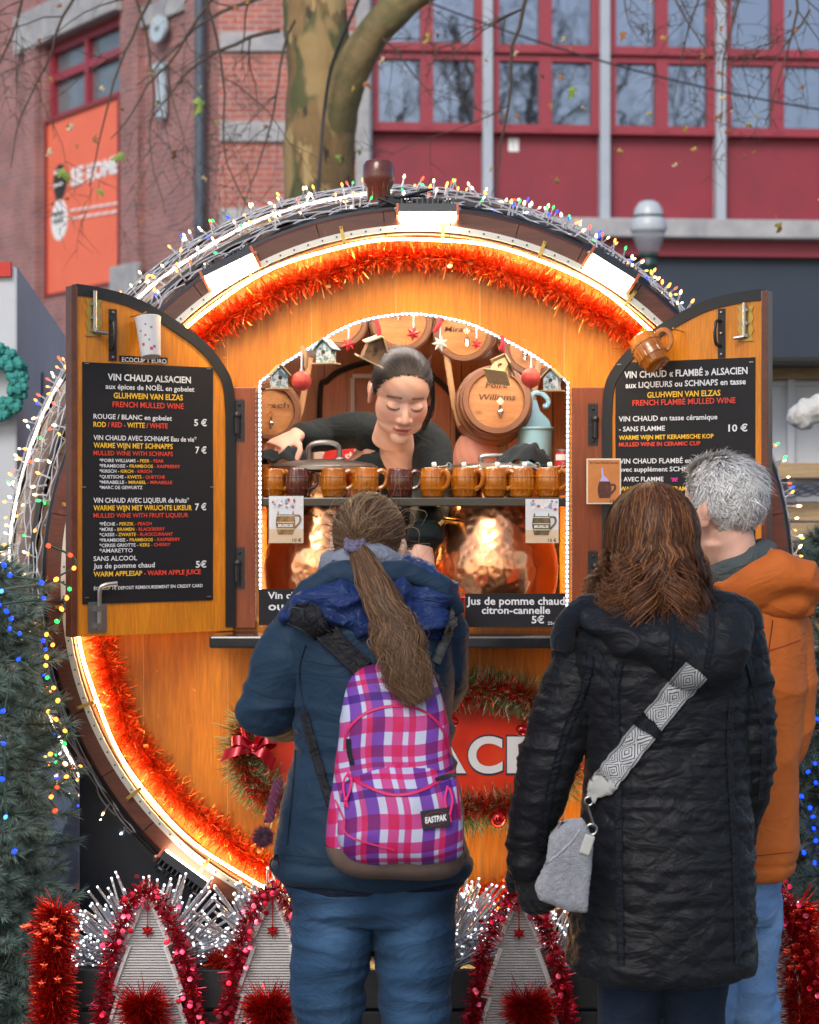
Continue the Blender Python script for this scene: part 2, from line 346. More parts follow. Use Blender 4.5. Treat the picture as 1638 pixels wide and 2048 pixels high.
p = MB(); slab(p, s-.06, z-.03, s+.06, z+.03, .161, .17); p.build('mark', M('grey_mark', (.2, .22, .25), .6), ws, smooth=False)
# ---- red panelled building on the right
dr = Vector((math.cos(R(4.9)), math.sin(R(4.9)), 0)); Pr = Vector(((732-CX)/F*26.2, 20.7, 0)); nr_ = Vector((dr.y, -dr.x, 0))
rb = thing('red_panelled_building', Pr, 'red panelled building with rows of windows over a dark slate ground floor', 'building'); rb.rotation_euler = (0, 0, R(4.9)); ORG[rb.name] = Vector((0, 0, 0))
def RL(px, py):
    h = on_plane(px, py, Pr, nr_); return (h-Pr).dot(dr), h.z
def rbox(mb, s0, z0, s1, z1, t0, t1):  # t>0 proud (towards viewer, local -y)
    mb.box(((s0+s1)/2, -(t0+t1)/2, (z0+z1)/2), (s1-s0, t1-t0, z1-z0))
zsill = RL(735, 257)[1]; ztr0 = RL(735, 108)[1]; ztr1 = RL(735, 94)[1]; zled = RL(1400, 447)[1]; zlb = RL(1400, 484)[1]; zband = RL(1400, 516)[1]; zhead = ztr1+ (ztr0-zsill)*1.05
p = MB(); rbox(p, -.1, zband, 16, 16, -.3, 0); p.build('wall', m_redpaint, rb, smooth=False)
p = MB(); rbox(p, 1, zlb, 16, zled, .002, .45); p.build('ledge', m_stone, rb, smooth=False, bevel=.02)
p = MB(); rbox(p, 1, zband, 16, zlb-.003, .002, .2); p.build('fascia', m_redframe, rb, smooth=False)
p = MB(); rbox(p, -.1, 0, 16, zband-.003, -.3, .06); p.build('slate_facade', m_slate, rb, smooth=False)
cols = [RL(x, 265)[0] for x in (732, 972, 1205, 1435, 1668, 1905)]
for s in cols:
    p = MB(); rbox(p, s-.065, zled, s+.065, 16, .003, .22); p.build('column', m_colgrey, rb, smooth=False, bevel=.008)
for i in range(5):
    a, b = cols[i]+.065, cols[i+1]-.065; mid = (a+b)/2
    for (z0, z1) in ((zsill, ztr0-.0), (ztr1-.02, zhead), (zhead+.1, zhead+1.3)):
        f = MB()
        for s in (a+.05, mid, b-.05): rbox(f, s-(.05 if s != mid else .085), z0, s+(.05 if s != mid else .085), z1, .004, .11)
        for z in (z0+.03, z1-.03): rbox(f, a+.1, z-.045, mid-.085, z+.045, .005, .10); rbox(f, mid+.085, z-.045, b-.1, z+.045, .005, .10)
        rbox(f, a, z0-.05, b, z0-.017, .004, .16)
        fo = f.build('window', m_redframe, rb, smooth=False)
        q = MB(); rbox(q, a+.1, z0, mid-.085, z1, .004, .02); rbox(q, mid+.085, z0, b-.1, z1, .004, .02); q.build('pane', m_glass, fo, smooth=False)
p = MB(); s, z = RL(1027, 290); rbox(p, s-.07, z-.09, s+.07, z+.09, .003, .012); tag_ = p.build('notice', m_txtw, rb, smooth=False)
# ---- street lamp
P = W(1297, 470, 14.5); lm = thing('street_lamp', (P.x, P.y, 0), 'street lamp with white capped globe and green ring behind the barrel stall', 'street lamp')
k = 20/F
def lz(py): return CZ+(1000-py)*k
Mx = Matrix.Translation((P.x, P.y, 0)); m_lg = M('dark_green_iron', (.02, .05, .045), .4); m_glb = M('clear_globe_glass', (.5, .53, .60), .08, alpha=.42, spec=.7); m_cap = M('white_lamp_cap', (.46, .50, .54), .3)
p = MB(); p.lathe([(.06, 0), (.06, 1), (.045, 1.2), (.04, lz(560)), (.06, lz(540)), (.09, lz(530)), (.075, lz(518)), (.10, lz(512)), (.1, lz(506)), (.02, lz(505))], Mx, 20); p.build('post', m_lg, lm)
p = MB(); p.lathe([(.07, lz(506)), (.11, lz(500)), (.15, lz(480)), (.175, lz(462))], Mx, 24); p.build('globe', m_glb, lm)
p = MB(); p.lathe([(.178, lz(463)), (.19, lz(455)), (.17, lz(440)), (.155, lz(436))], Mx, 24); p.lathe([(.15, lz(432)), (.14, lz(418)), (.10, lz(406)), (.06, lz(402)), (.001, lz(400))], Mx, 24); p.build('cap', m_cap, lm)
p = MB(); p.lathe([(.152, lz(437)), (.162, lz(435)), (.152, lz(431)), (.05, lz(430))], Mx, 24); p.lathe([(.03, lz(402)), (.03, lz(399)), (.001, lz(395))], Mx, 12); p.build('ring', m_lg, lm)
# ---- white stall on the left, chalet on the right
p0 = W(35, 534, 1.5); L_ = thing('market_stall', (p0.x-.6, 2.5, 0), 'white sided market stall with red trim at the left edge', 'market stall')
sdir = Vector((-.116, 1, 0)).normalized(); e = p0+sdir*4; zt = p0.z
p = MB(); q = [Vector((p0.x-1.6, p0.y, 0)), Vector((p0.x, p0.y, 0)), Vector((e.x, e.y, 0)), Vector((p0.x-1.6, e.y, 0))]
p.prism([Vector((v.x, v.y, .0)) for v in q[::-1]], (0, 0, zt)); p.build('panel', m_white, L_, smooth=False, bevel=.01)
p = MB(); p.box((p0.x-.92, p0.y-.012, zt-.01), (1.8, .018, .05)); p.build('trim', M('red_trim', (.6, .03, .02), .5), L_, smooth=False)
m_prn = M('grey_print', (.45, .47, .52), .4, var=(5, (.10, .11, .13), .45, .6), stretch=(1, 1, .5))
p = MB(); a = p0+sdir*1.2; b = p0+sdir*3.4; off = Vector((.004, 0, 0))
p.prism([Vector((a.x, a.y, 1.2))+off, Vector((b.x, b.y, 1.2))+off, Vector((b.x, b.y, 2.15))+off, Vector((a.x, a.y, 2.15))+off], (.004, 0, 0)); p.build('print', m_prn, L_, smooth=False)
tw = MB(); c = W(-14, 765, 1.44)
for k in range(260):
    t = rnd.uniform(0, 2*PI); r_ = .09+rnd.uniform(-.03, .03); v = c+Vector((r_*math.cos(t), rnd.uniform(-.02, .02), r_*1.1*math.sin(t))); tw.ball(v, rnd.uniform(.012, .02), nu=6, nv=4)
tag(tw.build('wreath', M('teal_yarn', (.05, .30, .27), .9, bump=(200, .5, .004))), 'teal knitted wreath on the white stall at the left edge', 'wreath')
ch = thing('market_chalet', W(1640, 2166, 4).xyz*Vector((1, 1, 0)) if False else (W(1640, 1000, 4).x, 4, 0), 'pale wooden market chalet with white panel at the right edge', 'market chalet')
m_pine = wood('raw_pine', (.52, .36, .20), (.42, .28, .15), .7, 0, 'X')
def chb(name, mat, y0_, py0, py1, t, extra=0, px0=1440, px1=1900):
    a = W(px0, py1, 4-t); c = W(px1, py0, 4-t); mb = MB(); mb.box(((a.x+c.x)/2, 4-t/2+extra, (a.z+c.z)/2), (c.x-a.x, t, c.z-a.z)); return mb.build(name, mat, ch, smooth=False, bevel=.004)
chb('roof', m_black, 0, 712, 724, .5); chb('beam', m_pine, 0, 726, 757, .12); chb('white_panel', m_white, 0, 758, 930, .05); chb('batten', m_white, 0, 762, 772, .07); chb('shelf_board', m_pine, 0, 926, 956, .14)
chb('lower_panel', m_white, 0, 958, 1004, .04)
for i in range(9): chb('slat', m_pine, 0, 1006+i*40, 1042+i*40, .06)
chb('white_post', m_white, 0, 757, 1006, .09, 0, 1575, 1590)
wl = MB()
for k in range(7):
    pts = [W(1545+t*20, 975+8*math.sin(t*1.3+k*2)+k*2, 3.85) for t in np.linspace(0, 8, 24)]; wl.tube(pts, .004, 5)
wl.build('cable', M('dark_cable', (.05, .06, .09), .5), ch)
# ---- plane tree
m_bark = M('plane_bark', (.125, .085, .04), .85, var=(2.6, (.25, .155, .065), .42, .6), bump=(10, .6, .03), stretch=(1, 1, .5))
nt = m_bark.node_tree; b = nt.nodes['Principled BSDF']; src = b.inputs['Base Color'].links[0].from_socket
for sc_, thr, colr in ((5., .60, (.42, .30, .13)), (3.3, .58, (.10, .10, .04)), (8., .64, (.06, .045, .03)), (2.1, .62, (.34, .23, .10))):
    vo = nd(m_bark, 'ShaderNodeTexNoise'); vo.inputs['Scale'].default_value = sc_; vo.inputs['Detail'].default_value = 3
    mp = nd(m_bark, 'ShaderNodeMapping'); mp.inputs['Location'].default_value = (sc_*3, 1, 2); mp.inputs['Scale'].default_value = (1.2, 1.2, .55); tcn = nd(m_bark, 'ShaderNodeTexCoord'); nt.links.new(tcn.outputs['Object'], mp.inputs[0]); nt.links.new(mp.outputs[0], vo.inputs['Vector'])
    mr = nd(m_bark, 'ShaderNodeMapRange'); mr.inputs[1].default_value = thr-.015; mr.inputs[2].default_value = thr+.015; nt.links.new(vo.outputs[0], mr.inputs[0])
    mx = nd(m_bark, 'ShaderNodeMix', data_type='RGBA'); nt.links.new(mr.outputs[0], mx.inputs[0]); nt.links.new(src, mx.inputs[6]); mx.inputs[7].default_value = (*colr, 1); src = mx.outputs[2]
nt.links.new(src, b.inputs['Base Color'])
m_limb = M('green_limb_bark', (.15, .13, .055), .85, var=(5, (.26, .18, .085), .42, .58), bump=(14, .6, .02))
m_twig = M('twig_bark', (.085, .062, .048), .9)
TY = 6.5; tr = thing('plane_tree', (W(640, 1000, TY).x, TY, 0), 'plane tree with mottled ochre bark, a bent limb and hanging bare twigs', 'tree')
def smooth_path(pts, n):   # Catmull-Rom
    P = [Vector(p) for p in pts]; P = [P[0]*2-P[1]]+P+[P[-1]*2-P[-2]]; out = []
    for t in np.linspace(0, len(P)-3-1e-6, n):
        i = int(t); f = t-i; a, b_, c, d = P[i:i+4]
        out.append(.5*((2*b_)+(c-a)*f+(2*a-5*b_+4*c-d)*f*f+(3*b_-a-3*c+d)*f**3))
    return out
def lerp_list(xs, n): return list(np.interp(np.linspace(0, len(xs)-1, n), range(len(xs)), xs))
tk = MB(); pts = smooth_path([W(640, 1534, TY), W(640, 900, TY), W(642, 400, TY), W(643, 200, TY), W(632, 60, TY), W(622, -120, TY), W(600, -420, TY)], 60)
tk.tube(pts, lerp_list([.34, .27, .218, .212, .205, .16, .1], 60), 40)
V = np.array(tk.v); 
for i, v in enumerate(tk.v):
    p_ = Vector(v); n_ = noise.noise(Vector((p_.x*4, p_.y*4, p_.z*1.5)))*.035+noise.noise(p_*9)*.012
    ax = min(pts, key=lambda q: abs(q.z-p_.z)); d_ = Vector((p_.x-ax.x, p_.y-ax.y, 0)); tk.v[i] = tuple(p_+d_.normalized()*n_) if d_.length > 1e-4 else v
tk.build('trunk', m_bark, tr, sharp=0)
lb = MB(); pts = smooth_path([W(644, 460, TY+.06), W(648, 350, TY+.02), W(664, 262, TY-.07), W(694, 165, TY-.18), W(735, 85, TY-.28), W(795, 15, TY-.38), W(870, -35, TY-.45), W(980, -100, TY-.55)], 40)
lb.tube(pts, lerp_list([.08, .115, .125, .115, .105, .10, .08, .065], 40), 20)
for i, v in enumerate(lb.v): lb.v[i] = tuple(Vector(v)+noise.noise_vector(Vector(v)*5)*.018)
lb.build('limb', m_limb, tr, sharp=0)
def grow(mb, p, d, ln, r, lev, droop=.25, wig=.5, kids=(4, 3, 2)):
    n = max(5, int(ln/.09)); pts = [Vector(p)]; d = Vector(d).normalized(); rs = [r]
    for i in range(n):
        d = (d+Vector((rnd.gauss(0, wig), rnd.gauss(0, wig), rnd.gauss(0, wig)-droop))*.22).normalized(); pts.append(pts[-1]+d*(ln/n)); rs.append(r*(1-.75*(i+1)/n))
    mb.tube(pts, rs, 5 if r > .006 else 4)
    if lev <= 0: return
    for k in range(kids[min(lev, len(kids))-1]+(lev > 1)):
        i = rnd.randint(max(1, n//5), n-1); dd = (pts[i+1]-pts[i]).normalized()
        sd_ = Vector((rnd.gauss(0, 1), rnd.gauss(0, .6), rnd.gauss(0, 1))); sd_ = (sd_-dd*sd_.dot(dd)).normalized()
        grow(mb, pts[i], dd*.6+sd_*.8, ln*rnd.uniform(.35, .65), max(.0019, rs[i]*.55), lev-1, droop, wig, kids)
for (x, y, yy, dx, dz, ln, r) in ((555, -20, TY-.8, -1, -.15, 1.0, .02), (480, -60, 5.2, -.7, -.6, 1.2, .016), (330, -80, 5.0, -.4, -.9, 1.3, .016), (180, -60, 4.6, -.5, -.8, 1.1, .013), (60, -70, 4.6, -.2, -.9, 1.2, .012), (560, 60, TY-.3, -.9, -.1, 1.0, .02), (590, 40, 5.6, -.6, -.8, 1.3, .013), (400, -60, 4.4, .3, -1, 1.35, .013), (260, -60, 6.2, .1, -1, 1.5, .013), (740, 60, 6.1, .5, -.3, .7, .012)):
    mb = MB(); grow(mb, W(x, y, yy), (dx, 0, dz), ln, r*.7, 3, .35, .55); mb.build('branch', m_twig, tr)
for (x, y, yy, dx, dz, ln, r) in ((1065, -60, 4.2, -.25, -1, 1.15, .016), (1330, -80, 4.6, .2, -1, .75, .010), (1500, -90, 4.4, -.1, -1, .9, .011), (1590, -60, 4.2, .1, -1, .8, .011), (860, -60, 4.8, .1, -1, .45, .009), (1420, -80, 5, -.2, -1, .8, .010), (1240, -80, 5, .1, -1, .45, .009), (1620, 20, 5, -.5, -.8, .7, .009)):
    mb = MB(); grow(mb, W(x, y, yy), (dx, 0, dz), ln, r*.75, 3, .3, .5, (4, 3, 3)); mb.build('branch', m_twig, tr)
m_leaf = {'g': M('green_leaf', (.20, .28, .05), .6), 'y': M('yellow_leaf', (.42, .30, .06), .6), 'o': M('rust_leaf', (.30, .12, .04), .7), 'p': M('pale_leaf', (.55, .42, .26), .7)}
def leafmesh():
    mb = MB(); out = []
    for i in range(20):
        t = 2*PI*i/20; r_ = (.92+.2*math.sin(3*t+1)-.42*abs(math.cos(2.5*t))**.7)*(1.15 if math.cos(t) > 0 else .8); out.append(Vector((r_*math.sin(t)*.75, .55*(r_*math.sin(t))**2*(1.2-.4*math.cos(t*3))+.35*(r_*math.cos(t))**2, r_*math.cos(t))))
    mb.add([Vector((0, 0, 0))]+out, [(0, i+1, (i+1) % 20+1) for i in range(20)]); mb.tube([(0, 0, -1), (0, .1, -1.5)], .03, 4); return mb
lfm = {}
for k, m in m_leaf.items():
    mb = leafmesh(); o = mb.build('leaf', m, tr); lfm[k] = [o, True]; o.location = (0, 0, 0)
for x, y, c, s in ((208, 392, 'g', 24), (240, 388, 'g', 22), (368, 310, 'g', 26), (188, 335, 'p', 17), (285, 300, 'o', 20), (290, 285, 'o', 15), (395, 248, 'o', 12), (124, 275, 'p', 14), (120, 290, 'o', 10), (228, 215, 'o', 10), (485, 30, 'o', 10), (15, 85, 'y', 12), (485, 270, 'o', 10), (102, 35, 'o', 10), (310, 485, 'o', 10), (745, 310, 'g', 15), (702, 285, 'g', 10), (810, 95, 'y', 17), (828, 112, 'p', 15), (760, 192, 'o', 14), (745, 185, 'y', 10), (1072, 118, 'p', 14), (1292, 175, 'o', 18), (1130, 243, 'o', 12), (1165, 245, 'g', 20), (1434, 266, 'y', 15), (1457, 265, 'o', 14), (1509, 270, 'o', 11), (1422, 160, 'o', 11), (1532, 207, 'o', 12), (1590, 112, 'o', 10), (1512, 414, 'y', 18), (1596, 405, 'p', 11), (1480, 316, 'o', 9), (958, 42, 'o', 13), (1375, 12, 'o', 10), (1536, 14, 'o', 12), (1628, 12, 'o', 16), (1408, 15, 'o', 12), (1465, 106, 'y', 10), (1350, 92, 'y', 10), *[(rnd.uniform(980, 1638), rnd.uniform(0, 380), rnd.choice('ooyyp'), rnd.uniform(7, 12)) for _ in range(26)], *[(rnd.uniform(0, 560), rnd.uniform(0, 420), rnd.choice('ooypg'), rnd.uniform(6, 11)) for _ in range(20)], (225, 405, 'y', 12), (228, 395, 'g', 14)):
    o, first = lfm[c]
    if first: lfm[c][1] = False
    else: o = o.copy(); COL.objects.link(o); o.parent = tr
    yy = rnd.uniform(4.2, 4.9); P = W(x, y, yy); o.location = P-Vector(tr.location); o.scale = (s*.85*(D+yy)/F, s*.85*(D+yy)/F*rnd.uniform(.8, 1.6), s*.92*(D+yy)/F); o.rotation_euler = (rnd.uniform(-.7, .7), rnd.uniform(1.5, 4.6), rnd.uniform(-.9, .9))
m_seed = M('seed_ball', (.07, .045, .03), .95, bump=(300, 1, .01)); sb = MB(); sb.ball((0, 0, 0), .016); sb.tube([(0, 0, 0), (.004, 0, .10)], .0015, 4); so = sb.build('seed_ball', m_seed, tr)
for i, (x, y) in enumerate(((38, 128), (310, 485), (166, 485), (30, 170), (285, 470), (130, 300), (112, 315), (1312, 345), (1585, 343), (843, 165), (835, 180), (800, 280), (860, 120))):
    o = so if i == 0 else so.copy()
    if i: COL.objects.link(o); o.parent = tr
    o.location = W(x, y, rnd.uniform(4.2, 5))-Vector(tr.location)
cb = MB(); cb.tube(smooth_path([W(742, -60, TY-.52), W(700, 40, TY-.46), W(664, 130, TY-.36), W(650, 210, TY-.30), W(645, 260, TY-.30), W(640, 330, TY-.32), W(636, 420, TY-.33), W(634, 600, TY-.34)], 34), .010, 8)
tag(cb.build('cable', M('black_cable', (.02, .02, .025), .5)), 'dark cable running down the plane tree trunk', 'cable')
cb = MB(); a, b = W(850, 2, 9), W(1660, 222, 9); cb.tube([a.lerp(b, t)+Vector((0, 0, -.06*4*t*(1-t)*1.5)) for t in np.linspace(0, 1, 20)], .0075, 6)
tag(cb.build('overhead_cable', M('black_wire', (.03, .03, .04), .5)), 'thin overhead cable slanting down across the red building', 'cable')
# ---- bare trees and blank house front behind the camera: they are what the window panes mirror
mt = MB(); grow(mt, (0, 0, 0), (0, 0, 1), 7, .22, 0, -.2, .12)
def bare_tree(seed):
    rnd.seed(seed); mb = MB(); mb.tube([(0, 0, 0), (.1, 0, 2), (0, .1, 4.5)], [.3, .24, .2], 10); b2 = MB()
    for k in range(9):
        a = k*.75; grow(b2, (0, .1, 3.2+.2*k), (math.cos(a), math.sin(a), .8), 4.4, .10, 3, -.12, .45, (5, 5, 4))
    return mb, b2
tags = ('bare tree mirrored in the left windows', 'bare tree mirrored in the middle windows', 'bare tree mirrored in the right windows')
for i, (x, y) in enumerate(((-5, -22), (4, -27), (12, -22))):
    a, b = bare_tree(11+i); a.v = [tuple(2.3*q for q in v) for v in a.v]; b.v = [tuple(2.3*q for q in v) for v in b.v]; t = thing('bare_tree', (x, y, 0), tags[i], 'tree', 'bare trees mirrored in the windows'); ORG[t.name] = Vector((0, 0, 0)); a.build('trunk', m_limb, t); b.build('crown', m_twig, t)
rnd.seed(7)
# ================= BARREL STALL =================
BX, BZ = .022, 1.396
m_dwood = wood('dark_stained_wood', (.13, .032, .014), (.075, .018, .009), .4, .3, 'X', 1.2)
m_panel = wood('orange_varnished_wood', (.72, .235, .007), (.56, .155, .004), .5, .12, 'Z', 1., planks=('X', .235, .06, .0011), seam=(.55, .30, .10))
m_shade_counter = wood('shade_and_counter_wood', (.27, .055, .009), (.19, .034, .006), .45, .15, 'Z')  # panel wood darkened by the doors' shade; the inner counter shares it
m_door = wood('door_wood', (.64, .225, .007), (.50, .15, .004), .42, .2, 'Z', 1.1)
m_inner = wood('inner_wood', (.42, .17, .05), (.29, .10, .026), .5, .1, 'Z', 1., planks=('X', .16, 0., .002), seam=(.03, .012, .006))
m_shell = wood('outer_stave_wood', (.20, .10, .05), (.12, .055, .03), .55, .1, 'Y')
m_alu = M('aluminium', (.62, .60, .56), .38, .85)
m_steel = M('brushed_steel', (.36, .35, .34), .35, .95)
m_brass = M('brass_plate', (.55, .36, .10), .3, .9)
m_blk = M('black_satin', (.014, .014, .016), .42, bump=(60, .15, .002))
m_led = glow('warm_led', (1., .62, .23), 37.)
m_ledw = glow('cool_led', (.70, .88, 1.), 9.)
st = thing('barrel_stall', (BX, .9, 0), 'giant wooden barrel used as a mulled wine stall with an arched serving window', 'market stall')
def cpt(r, a, y, cx=BX, cz=BZ): return Vector((cx+r*math.cos(a), y, cz+r*math.sin(a)))
# outer shell: bulging, axis drifting to the left with depth, made of staves
sh = MB(); NS = 56; rs = []
for y in np.linspace(.0, 1.9, 15):
    Rr = 1.022+.175*math.sin(PI*min(1, y/1.85)); cx = BX-.112*y; rg = []
    for i in range(NS):
        a0 = 2*PI*i/NS
        for f, dr_ in ((.03, 0), (.06, .004), (.5, .007), (.94, .004), (.97, 0)): rg.append(cpt(Rr+dr_, a0+2*PI/NS*f, y, cx))
    rs.append(rg)
sh.rings(rs, cap=False); sh.build('shell', m_shell, st)
si = MB(); rs = []
for y in np.linspace(.12, 1.85, 9):
    Rr = .985+.16*math.sin(PI*min(1, y/1.85)); rs.append([cpt(Rr, -2*PI*i/80, y, BX-.112*y) for i in range(80)])
si.rings(rs, cap=False); si.build('inner_lining', m_inner, st)
# front ring of stave ends
rg = MB(); NSEG = 34
for i in range(NSEG):
    a0 = 2*PI*i/NSEG+.0011; a1 = 2*PI*(i+1)/NSEG-.0011; k = 5; ro = []
    jit = rnd.uniform(-.003, .003)
    for j in range(k):
        a = a0+(a1-a0)*j/(k-1); y0 = -.06+jit*.5
        ro.append([cpt(.953, a, .04), cpt(.953, a, y0+.004), cpt(.957, a, y0), cpt(1.018, a, y0), cpt(1.026, a, y0+.008), cpt(1.026, a, .04)])
    rg.rings(ro)
rg.build('front_ring', m_dwood, st)
hp = MB(); hp.rings([[cpt(1.022+.016*math.cos(t), a, -.035+.02*math.sin(t)) for t in np.linspace(0, 2*PI, 8, endpoint=False)] for a in np.linspace(0, -2*PI, 121)], cap=False); hp.build('rubber_edge', m_blk, st)
hs = MB()
for y in (.16, .62, 1.3):
    Rr = 1.036+.175*math.sin(PI*min(1, y/1.85)); hs.rings([[cpt(Rr+dr_, a, y+dy, BX-.112*y) for dr_, dy in ((-.01, -.03), (.004, -.03), (.006, .03), (-.01, .03))] for a in np.linspace(0, -2*PI, 97)], cap=False)
hs.build('hoop', M('iron_hoop', (.06, .06, .065), .5, .6), st, sharp=30)
# aluminium strip with clips and warm LED rope inside it
ms = MB(); AA = np.linspace(0, -2*PI, 161); ms.rings([[cpt(r, a, y) for r, y in ((.962, -.0585), (.962, -.069), (.979, -.069), (.979, -.0585))] for a in AA], cap=False)
ms.build('metal_strip', m_alu, st, sharp=30)
dots = MB()
for i in range(150):
    a = 2*PI*i/150; c = cpt(.9705, a, -.0705); dots.box(c, (.0045, .002, .0045))
so_ = dots.build('strip_hole', M('dark_hole', (.03, .03, .03), .6), st, smooth=False); so_['kind'] = 'stuff'
for i in range(22):
    a = 2*PI*i/22+.07; rot = Matrix.Rotation(-a, 3, 'Y'); cl = MB(); cl.box(cpt(.9705, a, -.0735), (.052, .005, .009), rot); cl.ball(cpt(.993, a, -.074), .0045, nu=8, nv=5); cl.ball(cpt(.949, a, -.074), .0045, nu=8, nv=5); cl.build('clip', m_brass, st)
led = MB(); pts = [cpt(.9445+.0025*math.sin(7*a)+.002*math.sin(19*a+1), a, -.055+.003*math.sin(11*a)) for a in np.linspace(0, 2*PI, 200)]
led.tube(pts, .0042, 6, cap=False); led.build('led_rope', m_led, st)
# front panel with the arched window opening
YP = .03
def arch(pxs, y): return [W(a, b, y) for a, b in pxs]
AP = smooth_path([W(1138, 762, YP), W(1098, 728, YP), W(1050, 697, YP), W(950, 648, YP), W(880, 630, YP), W(815, 624, YP), W(740, 634, YP), W(680, 655, YP), W(610, 697, YP), W(560, 728, YP), W(517, 762, YP)], 50)
zb = W(0, 1254, YP).z
hole = [Vector((AP[0].x, YP, zb))]+AP+[Vector((AP[-1].x, YP, zb))]
pn = MB(); pn.prism([cpt(.962, a, YP) for a in np.linspace(0, 2*PI, 120, endpoint=False)], (0, .035, 0), holes=[hole]); pn.build('front_panel', m_panel, st, smooth=False)
# panel strips with door shade put into their colour, and arch moulding round the opening
def offset_loop(pts, d):
    out = []
    for i, p in enumerate(pts):
        t = (pts[min(i+1, len(pts)-1)]-pts[max(i-1, 0)]); n = Vector((t.z, 0, -t.x)).normalized(); out.append(p+n*d)
    return out
for x0, x1 in ((467, 513), (1142, 1210)):
    a, b = W(x0, 1256, YP), W(x1, 775, YP); p = MB(); p.box(((a.x+b.x)/2, YP-.011, (a.z+b.z)/2), (b.x-a.x, .018, b.z-a.z)); p.build('shaded_strip', m_shade_counter, st, smooth=False, bevel=.003)
# box lining behind the opening
for sgn, x in ((-1, AP[-1].x), (1, AP[0].x)): ck = MB(); ck.box((x+sgn*.03, .36, (zb+W(0, 990, .0).z)/2), (.02, .55, W(0, 990, 0).z-zb)); ck.build('side_cheek', m_panel, st, smooth=False)
ct = MB(); ct.box((BX-.01, .36, zb-.012), (1.0, .60, .022)); ct.build('inner_counter', m_shade_counter, st, smooth=False)
# LED line in the opening (dots of cool light in a clear tube)
lw = MB(); loop = [Vector((AP[0].x-.006, YP-.004, zb+.02))]+[Vector((p.x, YP-.004, p.z)) for p in offset_loop(AP, -.006)]+[Vector((AP[-1].x+.006, YP-.004, zb+.02))]
if loop[25].z > AP[24].z: loop = [loop[0]]+[Vector((p.x, YP-.004, p.z)) for p in offset_loop(AP, .006)]+[loop[-1]]
def resample(pts, step):
    out = [pts[0]]; acc = 0
    for a, b in zip(pts, pts[1:]):
        L = (b-a).length; t = step-acc
        while t <= L: out.append(a.lerp(b, t/L)); t += step
        acc = (L-(t-step))
    return out
ll = resample(loop, .0135)
lt = MB(); lt.tube(resample(loop, .02), .0042, 8); lt.build('led_tube', M('clear_tube', (.40, .50, .56), .25, emit=((.5, .8, 1.), .10)), st)
for p in ll: lw.box(p+Vector((0, -.0035, 0)), (.0052, .003, .0052))
lw.build('window_led', m_ledw, st, smooth=False)
# counter, shelf
def pbox(mb, px0, py0, px1, py1, y0, y1, mi=0):  # front face rectangle given in pixels at depth y0
    a, b = W(px0, py1, y0), W(px1, py0, y0); return mb.box(((a.x+b.x)/2, (y0+y1)/2, (a.z+b.z)/2), (b.x-a.x, y1-y0, b.z-a.z), mi=mi)
m_counter = M('black_lacquer', (.012, .013, .016), .16, coat=.6, bump=(40, .08, .002), var=(5, (.03, .03, .035), .4, .7))
p = MB(); pbox(p, 418, 1272, 1160, 1297, -.19, .028); p.build('counter', m_counter, st, smooth=False, bevel=.006)
p = MB(); pbox(p, 519, 995, 1135, 1013, .045, .155); p.build('mug_shelf', m_counter, st, smooth=False, bevel=.003)
# back wall with arched door, floor
BY = 1.42
p = MB(); p.prism([cpt(1.09, a, BY+.01, BX-.16) for a in np.linspace(0, 2*PI, 80, endpoint=False)], (0, .05, 0)); p.build('back_wall', m_inner, st, smooth=False)
p = MB(); p.box((BX-.1, .85, .47), (1.8, 1.2, .04)); p.build('floor', m_dwood, st, smooth=False)
dpx = [(640, 1100), (640, 800), (655, 762), (690, 738), (760, 722), (830, 735), (880, 765), (912, 805), (916, 850), (916, 1100)]
dpth = smooth_path(arch(dpx, BY-.02), 60); p = MB(); p.prism(dpth, (0, .015, 0)); dd = p.build('back_door', wood('back_door_wood', (.50, .16, .03), (.36, .10, .018), .45, .2, 'Z', 1., planks=('X', .12, 0, .0015), seam=(.08, .03, .01)), st, smooth=False)
p = MB(); p.tube([q+Vector((0, -.004, 0)) for q in dpth], .011, 6); p.build('door_edge', m_blk, dd)
p = MB(); a, b = W(705, 752, BY-.03), W(795, 860, BY-.03)
p.box(((a.x+b.x)/2, a.y, a.z), (b.x-a.x, .006, .014)); p.box(((a.x+b.x)/2, a.y, b.z), (b.x-a.x, .006, .014)); p.box((a.x, a.y, (a.z+b.z)/2), (.014, .006, a.z-b.z-.015)); p.box((b.x, a.y, (a.z+b.z)/2), (.014, .006, a.z-b.z-.015)); p.build('notice_frame', M('white_frame', (.6, .6, .58), .5), dd, smooth=False)
# cradle
m_cr = M('blue_black_panel', (.022, .026, .040), .45, var=(60, (.04, .045, .06), .62, .75))
p = MB(); pbox(p, 157, 1520, 1500, 2170, .14, 1.7); p.build('cradle', m_cr, st, smooth=False, bevel=.008)
# bung on top
b_ = W(757, 400, .12); p = MB(); Mb = Matrix.Translation((b_.x, b_.y, W(0, 415, .12).z)); k = D_ = (D+.12)/F
p.lathe([(.001, 0), (24*k, 0), (24*k, 35*k), (31*k, 48*k), (32*k, 62*k), (31*k, 84*k), (26*k, 92*k), (14*k, 95*k), (.001, 95.5*k)], Mb, 28); p.build('bung', M('varnished_bung', (.16, .035, .02), .25, coat=.5, var=(20, (.09, .02, .014))), st)
